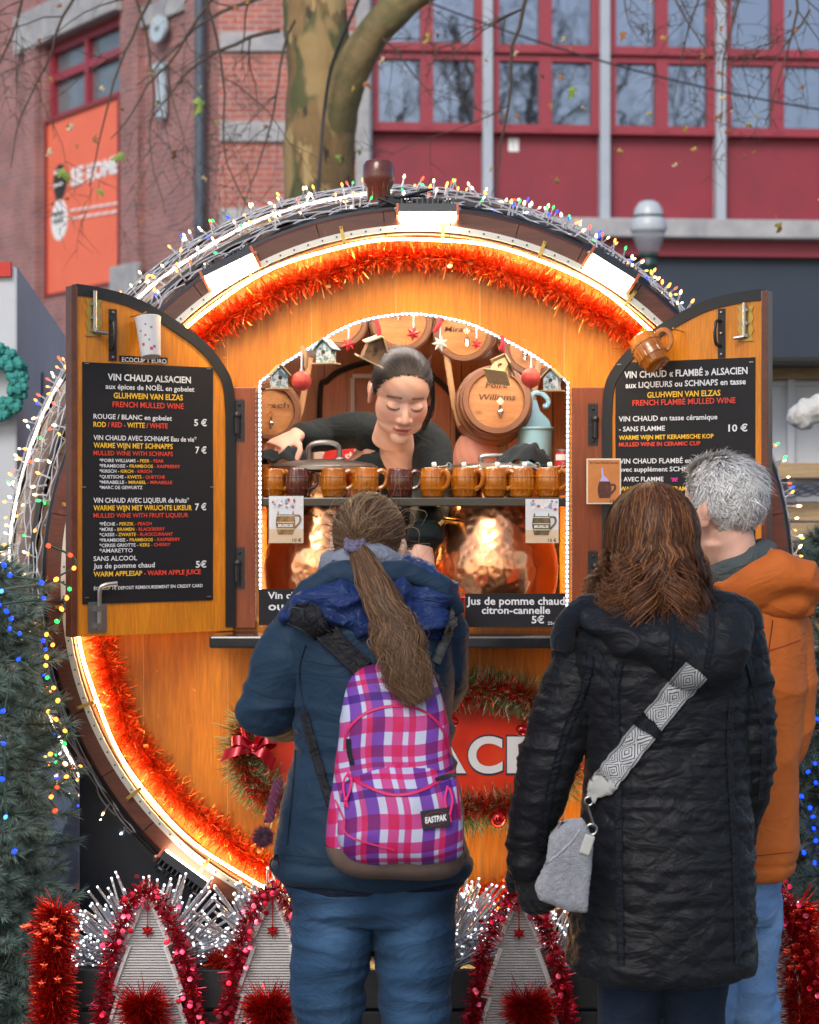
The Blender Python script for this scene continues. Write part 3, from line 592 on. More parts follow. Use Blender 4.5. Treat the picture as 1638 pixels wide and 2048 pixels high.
# hinges on the shaded strips
def hinge(px, py0, py1, sgn):
    mb = MB(); a, b = W(px, py1, YP-.022), W(px, py0, YP-.022); h = b.z-a.z; w_ = .028
    def zig(z0, z1, up):
        pts = [(-w_/2, z0), (w_/2, z0), (w_/2, z1)]; n = 4
        for i in range(n): pts += [(w_/2-w_*(i+.5)/n, z1+up*.008), (w_/2-w_*(i+1)/n, z1)]
        mb.prism([(a.x+x, a.y, z) for x, z in (pts if up > 0 else pts[::-1])], (0, .004, 0))
    zig(a.z+h*.5, b.z, 1); zig(a.z+h*.5-.001, a.z, -1)
    mb.tube([(a.x+sgn*.006, a.y-.006, a.z+h*.16), (a.x+sgn*.006, a.y-.006, a.z+h*.62)], .0085, 10)
    mb.ball((a.x+sgn*.006, a.y-.006, a.z+h*.63), .011, nu=10, nv=6)
    for f in (.08, .9): mb.ball((a.x, a.y-.002, a.z+h*f), .004, nu=8, nv=4)
    mb.build('hinge', m_blk, st)
hinge(479, 802, 880, -1); hinge(479, 1098, 1175, -1); hinge(1186, 810, 888, 1); hinge(1186, 1105, 1180, 1)
# ---- doors
def door(side):
    if side < 0: fp, hpx, topy, boty = W(153, 1268, -.27), W(466, 1255, 0), 572, 1268
    else: fp, hpx, topy, boty = W(1524, 1262, -.25), W(1209, 1255, 0), 582, 1262
    ez = W(0, 1257, 0).z; p0 = Vector((fp.x, fp.y, 0)); h0 = Vector((hpx.x, hpx.y, 0)); u = (h0-p0); wd = u.length; u.normalize(); n = Vector((u.y, -u.x, 0))
    if n.y > 0: n = -n
    prof = [(153, 572), (200, 580), (270, 600), (350, 645), (410, 690), (447, 738), (461, 772), (466, 830)] if side < 0 else [(1524, 582), (1470, 590), (1400, 610), (1320, 655), (1262, 700), (1226, 745), (1213, 780), (1209, 838)]
    top = smooth_path([on_plane(a, b, p0, n) for a, b in prof], 40)
    zb_ = ez-.005; poly = [Vector((p0.x, p0.y, zb_)), Vector((h0.x, h0.y, zb_))]+top[::-1]
    if side < 0: pass
    else: poly = poly[::-1]
    d = MB(); d.prism(poly, -n*.028); o = d.build('door', m_door, st, smooth=False)
    e = MB(); edge = top+[Vector((h0.x, h0.y, zb_+.01))]; ins = []
    for i, q in enumerate(edge):
        t = (edge[min(i+1, len(edge)-1)]-edge[max(i-1, 0)]).normalized(); s = t.cross(n); s = s if (Vector((p0.x, p0.y, 1.6))+u*wd*.45-q).dot(s) > 0 else -s; ins.append(s)
    rs = []
    for q, s in zip(edge, ins): rs.append([q+n*.004-s*.006, q+s*.024+n*.004, q+s*.024-n*.0005, q-s*.001-n*.03, q-s*.006-n*.03])
    e.rings(rs); e.build('edge_strip', m_blk, o, sharp=30)
    e = MB(); q = Vector((p0.x, p0.y, (zb_+top[0].z)/2))-u*.009; e.box(q-n*.012, (.018, .036, top[0].z-zb_), Matrix(((u.x, n.x, 0), (u.y, n.y, 0), (0, 0, 1)))); e.build('free_edge', m_dwood, o, smooth=False, bevel=.002)
    return o, p0, u, n
doorL, pL, uL, nL = door(-1); doorR, pR, uR, nR = door(1)
def frame(p0, u, n): return Matrix(((u.x, n.x, 0), (u.y, n.y, 0), (0, 0, 1)))
def dquad(p0, n, px0, py0, px1, py1, lift): # rectangle (level, upright) from two pixel corners
    a = on_plane(px0, py0, p0, n); b = on_plane(px1, py1, p0, n); return a, b
def dbox(mb, p0, u, n, px0, py0, px1, py1, t0, t1, mi=0):
    a = on_plane(px0, py0, p0, n); b = on_plane(px1, py1, p0, n); c = (a+b)/2; w_ = abs((b-a).dot(u)); h = abs(a.z-b.z); mb.box(c+n*((t0+t1)/2), (w_, abs(t1-t0), h), frame(p0, u, n), mi); return mb
def dpt(p0, n, px, py, lift): return on_plane(px, py, p0, n)+n*lift
# door furniture: bolt, pull handle, lower latch
def furniture(o, p0, u, n, bolt, pull, up):
    x0, y0, x1, y1 = bolt; mb = MB(); cx = (x0+x1)/2; pl_ = []
    for i in range(25):
        f = i/24; wv = .5+.07*math.cos(f*6*PI); pl_.append((cx+(x1-x0)*wv, y0+(y1-y0)*f))
    pl_ = pl_+[(2*cx-a, b) for a, b in pl_[::-1]]
    poly = [dpt(p0, n, a, b, .004) for a, b in pl_]; mb.prism(poly, -n*.0035); po = mb.build('bolt_plate', m_brass, o)
    mb = MB(); a = dpt(p0, n, cx, y0-(18 if up else 6), .012); b = dpt(p0, n, cx, y1-8, .012); mb.tube([a, b], .0055, 10); b2 = dpt(p0, n, cx-(18 if not up else -22), y1-4, .022); mb.tube([b, b2], .005, 8)
    for f in (.12, .5, .85): mb.box(dpt(p0, n, cx, y0+(y1-y0)*f, .009), (.02, .012, .008), frame(p0, u, n))
    mb.build('bolt', m_steel, po)
    x0, y0, x1, y1 = pull; mb = MB(); dbox(mb, p0, u, n, x0, y0, x1, y1, .001, .004); 
    po = mb.build('pull_plate', m_blk, o, smooth=False)
    mb = MB(); cx = (x0+x1)/2-2; mb.tube(smooth_path([dpt(p0, n, cx, y0+24, .003), dpt(p0, n, cx-3, y0+27, .022), dpt(p0, n, cx-4, (y0+y1)/2, .028), dpt(p0, n, cx-3, y1-27, .022), dpt(p0, n, cx, y1-24, .003)], 20), .0045, 8); mb.build('pull_handle', m_blk, po)
    mb = MB()
    for yy in (y0+7, (y0+y1)/2, y1-7): mb.ball(dpt(p0, n, (x0+x1)/2, yy, .005), (.0042, .0042, .0042), nu=8, nv=5)
    mb.build('screw', m_steel, po)
furniture(doorL, pL, uL, nL, (172, 600, 200, 672), (217, 618, 232, 722), True)
furniture(doorR, pR, uR, nR, (1478, 612, 1506, 682), (1437, 618, 1451, 716), False)
mb = MB(); dbox(mb, pL, uL, nL, 175, 1204, 212, 1264, .001, .004); lo = mb.build('latch_plate', m_steel, doorL, smooth=False)
mb = MB(); mb.tube(smooth_path([dpt(pL, nL, 195, 1258, .012), dpt(pL, nL, 195, 1215, .012), dpt(pL, nL, 195, 1180, .014), dpt(pL, nL, 203, 1170, .020), dpt(pL, nL, 224, 1166, .032)], 20), .0068, 10); dbox(mb, pL, uL, nL, 187, 1212, 203, 1222, .004, .02); dbox(mb, pL, uL, nL, 187, 1246, 203, 1256, .004, .02); mb.build('latch_rod', m_steel, lo)
# hook that holds the left door to the ring
mb = MB(); a = W(108, 1203, -.075); b = W(130, 1203, -.09); c = W(155, 1208, -.2); mb.tube(smooth_path([a, b, c], 10), .003, 6); mb.tube([b+Vector((.008*math.cos(t), 0, .008*math.sin(t))) for t in np.linspace(0, 2*PI, 14)], .003, 6); mb.build('door_hook', m_blk, st)
# ---- menus on the doors
TW, TY_, TR, TM = M('menu_white', (.72, .74, .78), .5), M('menu_yellow', (.85, .50, .03), .5), M('menu_red', (.75, .06, .03), .5), M('menu_magenta', (.75, .03, .35), .5)
m_menu = M('menu_black', (.012, .012, .015), .55, spec=.3, bump=(9, .15, .004))
def menu(p0, u, n, corners, lines, zx, zy, k, ox, oy, name, label, staples):
    a = on_plane(*corners[0], p0, n); b = on_plane(*corners[1], p0, n); x0 = (a-p0).dot(u); x1 = (b-p0).dot(u); base = p0+u*((x0+x1)/2)
    t = thing(name, (base.x, base.y, b.z)+n*0 if False else Vector((base.x, base.y, b.z)), label, 'menu')
    mb = MB(); N_ = 12; g0 = []
    for j in range(2):
        for i in range(N_+1):
            for kk in range(N_+1):
                q = p0+u*(x0+(x1-x0)*i/N_); z = b.z+(a.z-b.z)*kk/N_; wv = .0012*math.sin(kk*.9+i*.3)*math.sin(i*.5+1)
                g0.append(Vector((q.x, q.y, z))+n*(.0035+wv if j else .001))
    fs = []; S_ = (N_+1)**2; idx = lambda j, i, kk: j*S_+i*(N_+1)+kk
    flip = u.cross(Vector((0, 0, 1))).dot(n) > 0
    for i in range(N_):
        for kk in range(N_): f = (idx(1, i, kk), idx(1, i+1, kk), idx(1, i+1, kk+1), idx(1, i, kk+1)); fs.append(f if flip else f[::-1])
    ed = [(i, 0) for i in range(N_)]+[(N_, i) for i in range(N_)]+[(N_-i, N_) for i in range(N_)]+[(0, N_-i) for i in range(N_)]
    for q in range(len(ed)): e1, e2 = ed[q], ed[(q+1) % len(ed)]; fs.append((idx(0, *e1), idx(0, *e2), idx(1, *e2), idx(1, *e1)))
    mb.add(g0, fs); mb.build('sheet', m_menu, t, sharp=60)
    mbs = {}; ur = u if u.x > 0 else -u
    for L in lines:
        segs, zx0, zx1, zb_, cap = L[:5]
        px0, px1, py = ox+zx0*k, ox+zx1*k, oy+zb_*k; q0 = on_plane(px0, py, p0, n); q1 = on_plane(px1, py, p0, n); dd_ = (q0.y+D)
        textline(mbs, segs, q0, ur, (0, 0, 1), (q1-q0).dot(ur), cap*k*dd_/F, n*.0062, L[5] if len(L) > 5 else .022, L[6] if len(L) > 6 else 0)
    nm = {'w': ('white_lettering', TW), 'y': ('yellow_lettering', TY_), 'r': ('red_lettering', TR), 'm': ('magenta_lettering', TM)}
    for key, m_ in mbs.items(): m_.build(nm[key][0], nm[key][1], t, smooth=False)
    mb = MB()
    for px, py in staples: dbox(mb, p0, u, n, px-4, py-1, px+4, py+1, .003, .006)
    mb.build('staple', m_steel, t, smooth=False)
w, y, r = 'w', 'y', 'r'
LN = [([('VIN CHAUD ALSACIEN', w)], 222, 664, 586, 36), ([('aux épices de NOËL en gobelet', w)], 210, 682, 632, 28, .016), ([('GLUHWEIN VAN ELZAS', y)], 253, 622, 682, 31), ([('FRENCH MULLED WINE', r)], 248, 626, 729, 31, .01),
 ([('ROUGE / BLANC en gobelet', w)], 146, 563, 791, 27, .016), ([('ROD ', y), ('/ RED - ', r), ('WITTE ', y), ('/ WHITE', r)], 146, 541, 834, 28), ([('5 €', w)], 681, 749, 829, 36),
 ([('VIN CHAUD ', w), ('avec'.upper(), w), (' SCHNAPS Eau de vie*', w)], 146, 694, 904, 27, .018), ([('WARME WIJN MET SCHNAPPS', y)], 146, 568, 945, 28), ([('MULLED WINE WITH SCHNAPS', r)], 146, 568, 985, 25, .01), ([('7 €', w)], 688, 747, 975, 36)]
def ln3(a, b, c, x1, yb): return ([('*'+a+(' - ' if b else ''), w)]+([(b, y)] if b else [])+([(' - '+c, r)] if c else []), 178, x1, yb, 18, .016)
LN += [ln3('POIRE WILLIAMS', 'PEER', 'PEAR', 520, 1021), ln3('FRAMBOISE', 'FRAMBOOS', 'RASPBERRY', 607, 1050), ln3('KIRSCH', 'KIRCH', 'KIRSCH', 457, 1078), ln3('QUETSCHE', 'KWETS', 'QUETCHE', 526, 1108), ln3('MIRABELLE', 'MIRABEL', 'MIRABELLE', 565, 1137), ln3('MARC DE GEWURTZ', '', '', 407, 1165),
 ([('VIN CHAUD AVEC LIQUEUR de fruits*', w)], 146, 655, 1238, 27, .018), ([('WARME WIJN MET WRUCHTE LIKEUR', y)], 146, 670, 1279, 28), ([('7 €', w)], 686, 746, 1277, 36), ([('MULLED WINE WITH FRUIT LIQUEUR', r)], 146, 650, 1318, 25, .01),
 ln3('PÊCHE', 'PERZIK', 'PEACH', 455, 1360), ln3('MÛRE', 'BRAMEN', 'BLACKBERRY', 525, 1389), ln3('CASSIS', 'ZWARTE', 'BLACKCURRANT', 568, 1417), ln3('FRAMBOISE', 'FRAMBOOS', 'RASPBERRY', 607, 1446), ln3('CERISE GRIOTTE', 'KERS', 'CHERRY', 556, 1474), ([('*AMARETTO', w)], 178, 354, 1504, 22, .01),
 ([('SANS ALCOOL', w)], 146, 378, 1548, 26, .014), ([('Jus de pomme chaud', w)], 146, 472, 1588, 28, .014), ([('5€', w)], 690, 747, 1583, 36), ([('WARM APPLESAP ', y), ('- WARM APPLE JUICE', r)], 146, 717, 1631, 27), ([('ÉCOCUP 1€ DEPOSIT REMBOURSEMENT EN CREDIT CARD', w)], 148, 727, 1703, 18, .016)]
menu(pL, uL, nL, ((164, 724), (425, 1200)), LN, 0, 0, .3759, 130, 540, 'menu_board', 'black menu with white, yellow and red lettering on the left door, headed Vin Chaud Alsacien', ((172, 727), (416, 738), (172, 1195), (416, 1193), (166, 974), (423, 974)))
LN = [([('VIN CHAUD « FLAMBÉ » ALSACIEN', w)], 353, 1073, 634, 40, .02), ([('aux LIQUEURS ou SCHNAPS en tasse', w)], 360, 1063, 692, 35, .018), ([('GLUHWEIN VAN ELZAS', y)], 486, 915, 748, 34), ([('FRENCH FLAMBÉ MULLED WINE', r)], 401, 1003, 795, 34, .012),
 ([('VIN CHAUD en tasse céramique', w)], 320, 897, 887, 31, .014), ([('- SANS FLAMME', w)], 322, 590, 945, 29, .014), ([('10 €', w)], 961, 1073, 945, 42), ([('WARME WIJN MET KERAMISCHE KOP', y)], 321, 875, 994, 26), ([('MULLED WINE IN CERAMIC CUP', r)], 321, 798, 1033, 24),
 ([('VIN CHAUD FLAMBÉ en tasse', w)], 325, 840, 1133, 30, .014), ([('avec supplément SCHNAPS', w)], 325, 800, 1180, 28, .014), ([('- AVEC FLAMME', w)], 328, 582, 1237, 27, .014), ([('*BE', 'm')], 618, 662, 1237, 22, .03, .25), ([('WARME WIJN MET KERAMISCHE KOP', y)], 328, 882, 1292, 26), ([('WINE IN CERAMIC CUP', r)], 328, 657, 1330, 24)]
menu(pR, uR, nR, ((1232, 726), (1511, 1200)), LN, 0, 0, .3419, 1130, 540, 'menu_board', 'black menu on the right door behind the couple, headed Vin Chaud Flambé Alsacien', ((1240, 729), (1504, 724)))
def plaque(name, label, cat, p0, u, n, rect, lines, mat, t=.003, tm=None, shadow=0):
    a = on_plane(rect[0], rect[1], p0, n); b = on_plane(rect[2], rect[3], p0, n); c = (a+b)/2; o = thing(name, Vector((c.x, c.y, b.z)), label, cat); mb = MB(); dbox(mb, p0, u, n, *rect, .001, .001+t); mb.build('plate', mat, o, smooth=False)
    mbs = {}
    for s, x0, x1, yb, cap, bold in lines:
        q0 = on_plane(x0, yb, p0, n); q1 = on_plane(x1, yb, p0, n); textline(mbs, [(s, 'w')], q0, u if u.x > 0 else -u, (0, 0, 1), abs((q1-q0).dot(u)), cap*(q0.y+D)/F, n*(.0025+t), bold)
    if mbs: mbs['w'].build('lettering', tm or TW, o, smooth=False)
    return o
plaque('price_plaque', 'narrow black plaque reading Ecocup 1 Euro under the hanging plastic cup', 'sign', pL, uL, nL, (238, 711, 334, 726), [('ECOCUP 1 EURO', 242, 331, 723.5, 9.5, .01)], m_menu)
XF, YF = Vector((1, 0, 0)), Vector((0, -1, 0))
def facing(y): return Vector((0, y, 0)), XF, YF
plaque('price_sign', 'black sign on the counter reading Jus de pomme chaud citron-cannelle', 'sign', *facing(.0), (930, 1187, 1130, 1254), [('Jus de pomme chaud', 933, 1129, 1209, 16, .02), ('citron-cannelle', 963, 1100, 1227, 15, .02), ('5€', 1063, 1088, 1246, 15, .02), ('25cl', 1095, 1111, 1249, 6.5, .01)], m_menu, .006)
plaque('price_sign', 'black sign on the counter reading Vin chaud, half hidden by the navy jacket', 'sign', *facing(.0), (518, 1178, 690, 1250), [('Vin chaud rouge', 536, 684, 1197, 14, .02), ('ou blanc', 537, 640, 1220, 17, .02)], m_menu, .006)
# ---- flood lights on the ring
m_fl = M('flood_housing', (.03, .033, .04), .45); m_fr = M('flood_red_end', (.5, .12, .05), .4)
def flood(px, py, ln, ang, tilt, label, power=1.):
    c = W(px, py, -.10); t = thing('flood_light', c, label, 'flood light', 'flood lights fixed round the barrel ring')
    rot = Matrix.Rotation(-ang, 3, 'Y') @ Matrix.Rotation(tilt, 3, 'X')   # local x along the lamp, -z is the light direction before tilt
    def T(mb, mats, name, par=t, **k): mb.v = [tuple(rot @ Vector(v)+c) for v in mb.v]; return mb.build(name, mats, par, **k)
    mb = MB(); L2 = ln/2; mb.prism([(-L2, -.035, .03), (L2, -.035, .03), (L2, -.02, .0), (L2, .03, .0)][:0] or [(-L2, -.03, .026), (-L2, .03, .026), (L2, .03, .026), (L2, -.03, .026)], (0, 0, -.024)); 
    for i in range(11): mb.box((-L2+ln*(i+.5)/11, 0, .034), (.004, .056, .016))
    T(mb, m_fl, 'housing', smooth=False)
    mb = MB(); mb.box((-L2-.004, 0, .01), (.008, .064, .034)); mb.box((L2+.004, 0, .01), (.008, .064, .034)); T(mb, m_fr, 'end_cap', smooth=False, bevel=.002)
    mb = MB(); mb.box((0, 0, -.002), (ln-.006, .054, .006)); T(mb, glow('flood_lens', (1., .80, .52), 50.*power), 'lens', smooth=False)
    mb = MB()
    for s in (-1, 1): mb.ball((s*(L2+.008), 0, .022), .007, nu=8, nv=6); mb.box((s*(L2-.02), .01, .045), (.012, .05, .004))
    T(mb, m_steel, 'bracket')
flood(855, 433, .155, 0, R(-14), 'flood light at the top centre of the barrel ring', 1)
flood(463, 543, .145, R(26), R(-32), 'flood light at the upper left of the barrel ring', 1)
flood(1219, 545, .135, R(-32), R(-32), 'flood light at the upper right of the barrel ring', 1)
flood(372, 1738, .155, R(180-36), R(28), 'flood light at the lower left of the barrel ring', .2)
flood(1180, 1790, .150, R(180+28), R(28), 'flood light at the lower right of the barrel ring behind the black coat', .3)
# interior tube lamp under the barrel roof
mb = MB(); mb.tube([W(1040, 688, .55), W(1128, 738, .42)], .012, 10)
m_tube = glow('tube_light', (.95, .96, 1.), 11); t = mb.build('light_tube', m_tube); tag(t, 'white tube lamp inside the stall at the upper right', 'lamp')
mb = MB(); mb.tube([(-.5, .24, 2.225), (.5, .24, 2.225)], .016, 10); tag(mb.build('light_tube', glow('arch_fill_glow', (1., .93, .84), 36)), 'unseen long fill light added behind the top of the window arch', 'lamp')  # unseen tube added to brighten the vendor and the interior
mb = MB(); zl = W(0, 1004, .1).z; mb.tube([(-.38, .168, zl), (.40, .168, zl)], .007, 8); tag(mb.build('shelf_fill', glow('shelf_fill_glow', (1., .70, .42), 9)), 'unseen thin warm fill light added along the back edge of the mug shelf', 'lamp')  # added fill light, hidden by the shelf, to brighten pots and cheeks
for x, lab in ((-.37, 'unseen warm fill light added behind the left copper pot'), (.355, 'unseen warm fill light added behind the right copper pot')):
    mb = MB(); mb.tube([(x, .56, zb+.02), (x, .56, zl-.03)], .010, 8); tag(mb.build('corner_fill', glow('corner_fill_glow', (1., .62, .28), 20)), lab, 'lamp')  # added out of sight to make the side cheeks bright orange
# ================= DECORATION =================
def tinsel(path, radius, n, wdt=.0022, droop=0, clipf=None, lj=.35, cols=((1, 1, 1),), seglen=2, jit=.3):
    mb = MB(); P = resample(path, .004); L = len(P)
    for i in range(n):
        j = int(rnd.random()*(L-1)); p = P[j]; t = (P[j+1]-P[j]).normalized()
        d = Vector((rnd.gauss(0, 1), rnd.gauss(0, 1), rnd.gauss(0, 1))); d = (d-t*d.dot(t)*.55).normalized()
        if clipf and not clipf(d): d = -d
        ln = radius*rnd.uniform(1-lj, 1+lj*.6); c = Vector((rnd.gauss(0, jit), rnd.gauss(0, jit), rnd.gauss(0, jit)-droop))
        w = d.cross(Vector((rnd.gauss(0, 1), rnd.gauss(0, 1), rnd.gauss(0, 1)))).normalized()*wdt*.5
        a = p+d*ln*.05; b = p+d*ln*.55+c*ln*.12; e = p+d*ln+c*ln*.4; col = cols[rnd.randrange(len(cols))]
        mb.add([a-w, a+w, b-w, b+w, e-w*.7, e+w*.7], [(0, 1, 3, 2), (2, 3, 5, 4)], 0, col)
    return mb
m_tin = M('red_orange_tinsel', (.95, .09, .012), .28, .85, attr=True); m_tin.node_tree.nodes['Principled BSDF'].inputs['Base Color'].default_value = (.9, .1, .02, 1)
def tcol(name, rough=.28, metal=.85): return M(name, (1, 1, 1), rough, metal, attr=True)
m_tin = tcol('tinsel_foil'); ORG_ = ((1., .17, .03), (.92, .09, .015), (1, .36, .10), (.75, .045, .012), (1., .24, .05)); REDC = ((.75, .02, .02), (.85, .05, .025), (.5, .008, .012), (.9, .10, .05)); MAG = ((.50, .01, .045), (.62, .02, .06), (.34, .006, .025), (.75, .05, .12)); SIL = ((.85, .85, .9),)
# ring tinsel
pts = [cpt(.897+.006*math.sin(9*a)+.004*math.sin(23*a), a, .014) for a in np.linspace(R(-270), R(90), 420)]
t = tinsel(pts, .050, 23000, .0024, 0, lambda d: d.y < .5, cols=ORG_)
for k in range(60):   # loose discs
    a = rnd.uniform(0, 2*PI); c = cpt(rnd.uniform(.84, .93), a, rnd.uniform(-.03, .01)); rot = Matrix.Rotation(rnd.uniform(0, 6), 3, 'X') @ Matrix.Rotation(rnd.uniform(0, 6), 3, 'Y'); t.ball(c, (.008, .0008, .008), rot, 10, 4, col=ORG_[2])
tag(t.build('tinsel_garland', m_tin, smooth=False), 'long red orange tinsel garland lining the inside of the barrel ring', 'tinsel')
# ---- fairy lights on the staves
m_clear = M('clear_plastic', (.85, .87, .9), .15, trans=.55, alpha=.75); m_wire = M('clear_wire', (.66, .68, .74), .25, alpha=.8); m_bk = M('black_cord', (.015, .015, .018), .5)
FC = {'r': glow('fairy_red', (1., .05, .02), 3), 'o': glow('fairy_amber', (1., .28, .04), 3.5), 'b': glow('fairy_blue', (.008, .04, 1.), 3), 'g': glow('fairy_green', (.03, 1., .15), 2), 'w': glow('fairy_warm', (1., .68, .32), 4), 'c': glow('fairy_cool', (.75, .88, 1.), 3)}
BM = {}
for k, m in FC.items():
    mb = MB(); mb.tube([(0, 0, 0), (0, 0, .006), (0, 0, .022), (0, 0, .030)], [.0035, .0026, .0024, .0030], 6, 0); mb.tube([(0, 0, .0302), (0, 0, .036), (0, 0, .041)], [.0030, .0036, .0012], 6, 1)
    o = mb.build('bulb', [m_clear, m, ], None); BM[k] = o.data; bpy.data.objects.remove(o)
BP = {}
for k, c_, s_ in (('b', (.004, .035, 1.), 2.2), ('o', (1., .22, .02), 4), ('w', (1., .55, .2), 4), ('r', (1., .03, .01), 3), ('g', (.02, 1., .12), 1.6), ('c', (.05, .25, 1.), 2)):
    mb = MB(); mb.ball((0, 0, .006), (.0062, .0062, .0085), nu=8, nv=6); o = mb.build('bulb', glow('pine_bulb', c_, s_)); BP[k] = o.data; bpy.data.objects.remove(o)
def place_bulb(parent, loc, d, k, s=1., B=BM):
    o = bpy.data.objects.new('bulb', B[k]); COL.objects.link(o); o.parent = parent; o.location = Vector(loc)-ORG[parent.name]; o.rotation_euler = Vector(d).to_track_quat('Z', 'Y').to_euler(); o.scale = (s, s, s); return o
def spt(a, y, lift=.012):
    Rr = 1.03+.175*math.sin(PI*min(1, y/1.85)); return cpt(Rr+lift, a, y, BX-.112*y)
KEY = 'wwwwwwoooowcrrbbgg'
def fairy(a0, a1, ymax, n, label, nw=15):
    am = (a0+a1)/2; t = thing('string_lights', spt(am, .1), label, 'string lights', 'fairy light strings over the barrel staves')
    mb = MB()
    for k in range(nw):
        yk = .03+(ymax-.03)*(k/(nw-1))**1.15; mb.tube([spt(a, max(.01, yk+.02*math.sin(a*23+k)+.012*math.sin(a*61+k*3)), .008+.008*abs(math.sin(a*31+k*2))) for a in np.linspace(a0, a1, 70)], .0022, 4)
    mb.build('wire', m_wire, t)
    for i in range(n):
        a = a0+(a1-a0)*(i+rnd.random())/n; y = .02+(ymax-.02)*rnd.random()**1.2; p = spt(a, y, .010); rad = Vector((math.cos(a), 0, math.sin(a)))
        d = rad*rnd.uniform(.35, 1.1)+Vector((rnd.gauss(0, .45), rnd.gauss(-.1, .4), rnd.gauss(0, .45))); place_bulb(t, p, d, KEY[rnd.randrange(len(KEY))], rnd.uniform(.8, 1.2))
    return t
fairy(R(88), R(137), .75, 96, 'multicoloured fairy lights over the upper left staves of the barrel')
fairy(R(40), R(88), .55, 92, 'multicoloured fairy lights over the upper right staves of the barrel', 6)
fairy(R(140), R(183), .95, 98, 'multicoloured fairy lights down the left side staves behind the left door')
fairy(R(184), R(222), .8, 80, 'multicoloured fairy lights at the lower left of the barrel by the frosted pine')
fairy(R(-12), R(32), .10, 34, 'multicoloured fairy lights along the right side of the barrel behind the right door', 3)
for a0, a1, y, lab in ((R(92), R(138), .30, 'white glowing light rope along the upper left staves'), (R(150), R(184), .55, 'white glowing light rope down the left side of the barrel'), (R(196), R(214), .25, 'short white light rope by the pine at lower left')):
    mb = MB(); mb.tube([spt(a, y+.015*math.sin(a*17), .012) for a in np.linspace(a0, a1, 60)], .004, 6); tag(mb.build('light_rope', glow('rope_glow', (1., .86, .62), 4)), lab, 'light rope')
mb = MB()
for k in range(3): mb.tube([cpt(1.034+.006*math.sin(a*40+k*2), a, -.035+.012*k+.008*math.sin(a*25+k)) for a in np.linspace(R(48), R(128), 90)], .005, 6)
c_ = W(815, 405, -.02)
for k in range(14): q = c_+Vector((rnd.gauss(0, .035), rnd.gauss(0, .015), rnd.gauss(0, .008))); mb.tube(smooth_path([q, q+Vector((rnd.gauss(0, .05), rnd.gauss(0, .01), rnd.gauss(0, .015))), q+Vector((rnd.gauss(0, .08), 0, rnd.gauss(0, .01)))], 10), .004, 5)
mb.box(c_+Vector((-.03, 0, .004)), (.05, .03, .014)); mb.box(c_+Vector((.05, 0, .002)), (.06, .03, .012))
tag(mb.build('power_cord', m_bk), 'tangled black power cord along the top edge of the barrel', 'cord')
# ---- frosted pines at both sides
m_need = M('frosted_needles', (1, 1, 1), .6, attr=True)
def spray(seed, n=250, L=.16, nl=.075):
    r_ = random.Random(seed); mb = MB(); mb.tube([(0, 0, 0), (0, 0, L)], [.004, .002], 4, 0, col=(.10, .06, .035))
    for i in range(n):
        f = r_.random()**.8; p = Vector((0, 0, L*f)); a = r_.uniform(0, 2*PI); el = r_.uniform(.45, 1.05)+(.5 if f > .9 else 0); d = Vector((math.cos(a)*math.cos(el*.9), math.sin(a)*math.cos(el*.9), math.sin(el*.9))); ln = nl*r_.uniform(.7, 1.2)
        w = d.cross(Vector((r_.gauss(0, 1), r_.gauss(0, 1), r_.gauss(0, 1)))).normalized()*.0017; c = Vector((r_.gauss(0, .004), r_.gauss(0, .004), r_.gauss(0, .004)))
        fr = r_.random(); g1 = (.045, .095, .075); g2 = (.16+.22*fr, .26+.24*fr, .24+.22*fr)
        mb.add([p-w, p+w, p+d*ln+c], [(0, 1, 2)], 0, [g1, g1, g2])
    return mb
SP = [spray(i) for i in range(5)]+[spray(9+i, 260, .26, .05) for i in range(3)]
def pine(base, trunk_top, pts, label, cutx):
    t = thing('frosted_pine', base, label, 'pine'); mb = MB(); mb.tube([Vector(base), Vector(trunk_top)], [.05, .02], 10); mb.build('trunk', m_twig, t)
    cr = MB(); bm = MB()
    for (p, d, s) in pts:
        M_ = Matrix.Translation(p) @ d.to_track_quat('Z', 'Y').to_matrix().to_4x4() @ Matrix.Rotation(rnd.uniform(0, 6), 4, 'Z') @ Matrix.Scale(s, 4); cr.merge(SP[rnd.randrange(len(SP))], M_)
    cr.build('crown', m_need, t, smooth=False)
    mb = MB()
    for k in range(90):
        p, d, s = pts[rnd.randrange(len(pts))]; ax = Vector((base[0], base[1], p.z)); mb.tube([ax, p], [.008, .004], 4)
    mb.build('branches', m_twig, t); return t
def pine_pts(cx, cy, prof, n):
    out = []
    for i in range(n):
        z = rnd.uniform(prof[0][1], prof[-1][1]); r_ = np.interp(z, [b for a, b in prof], [a for a, b in prof]); a = rnd.uniform(0, 2*PI); f = rnd.uniform(.5, 1)**.5
        p = Vector((cx+r_*f*math.cos(a), cy+r_*f*math.sin(a), z)); d = Vector((math.cos(a), math.sin(a), rnd.uniform(-.5, .5)))+Vector((rnd.gauss(0, .3), rnd.gauss(0, .3), rnd.gauss(0, .2))); out.append((p, d.normalized(), rnd.uniform(.5, .82)))
    return out
rnd.seed(31)
pA = W(10, 1500, -.22); prof = [(.17, 0.0), (.15, .45), (.13, .7), (.15, .95), (.12, 1.15), (.10, 1.30), (.05, 1.45)]
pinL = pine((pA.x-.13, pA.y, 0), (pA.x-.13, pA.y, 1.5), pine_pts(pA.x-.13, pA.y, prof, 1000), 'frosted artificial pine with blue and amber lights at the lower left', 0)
pB = W(1640, 1500, .25); prof = [(.18, 0.0), (.17, .5), (.16, .9), (.15, 1.2), (.12, 1.36), (.05, 1.48)]
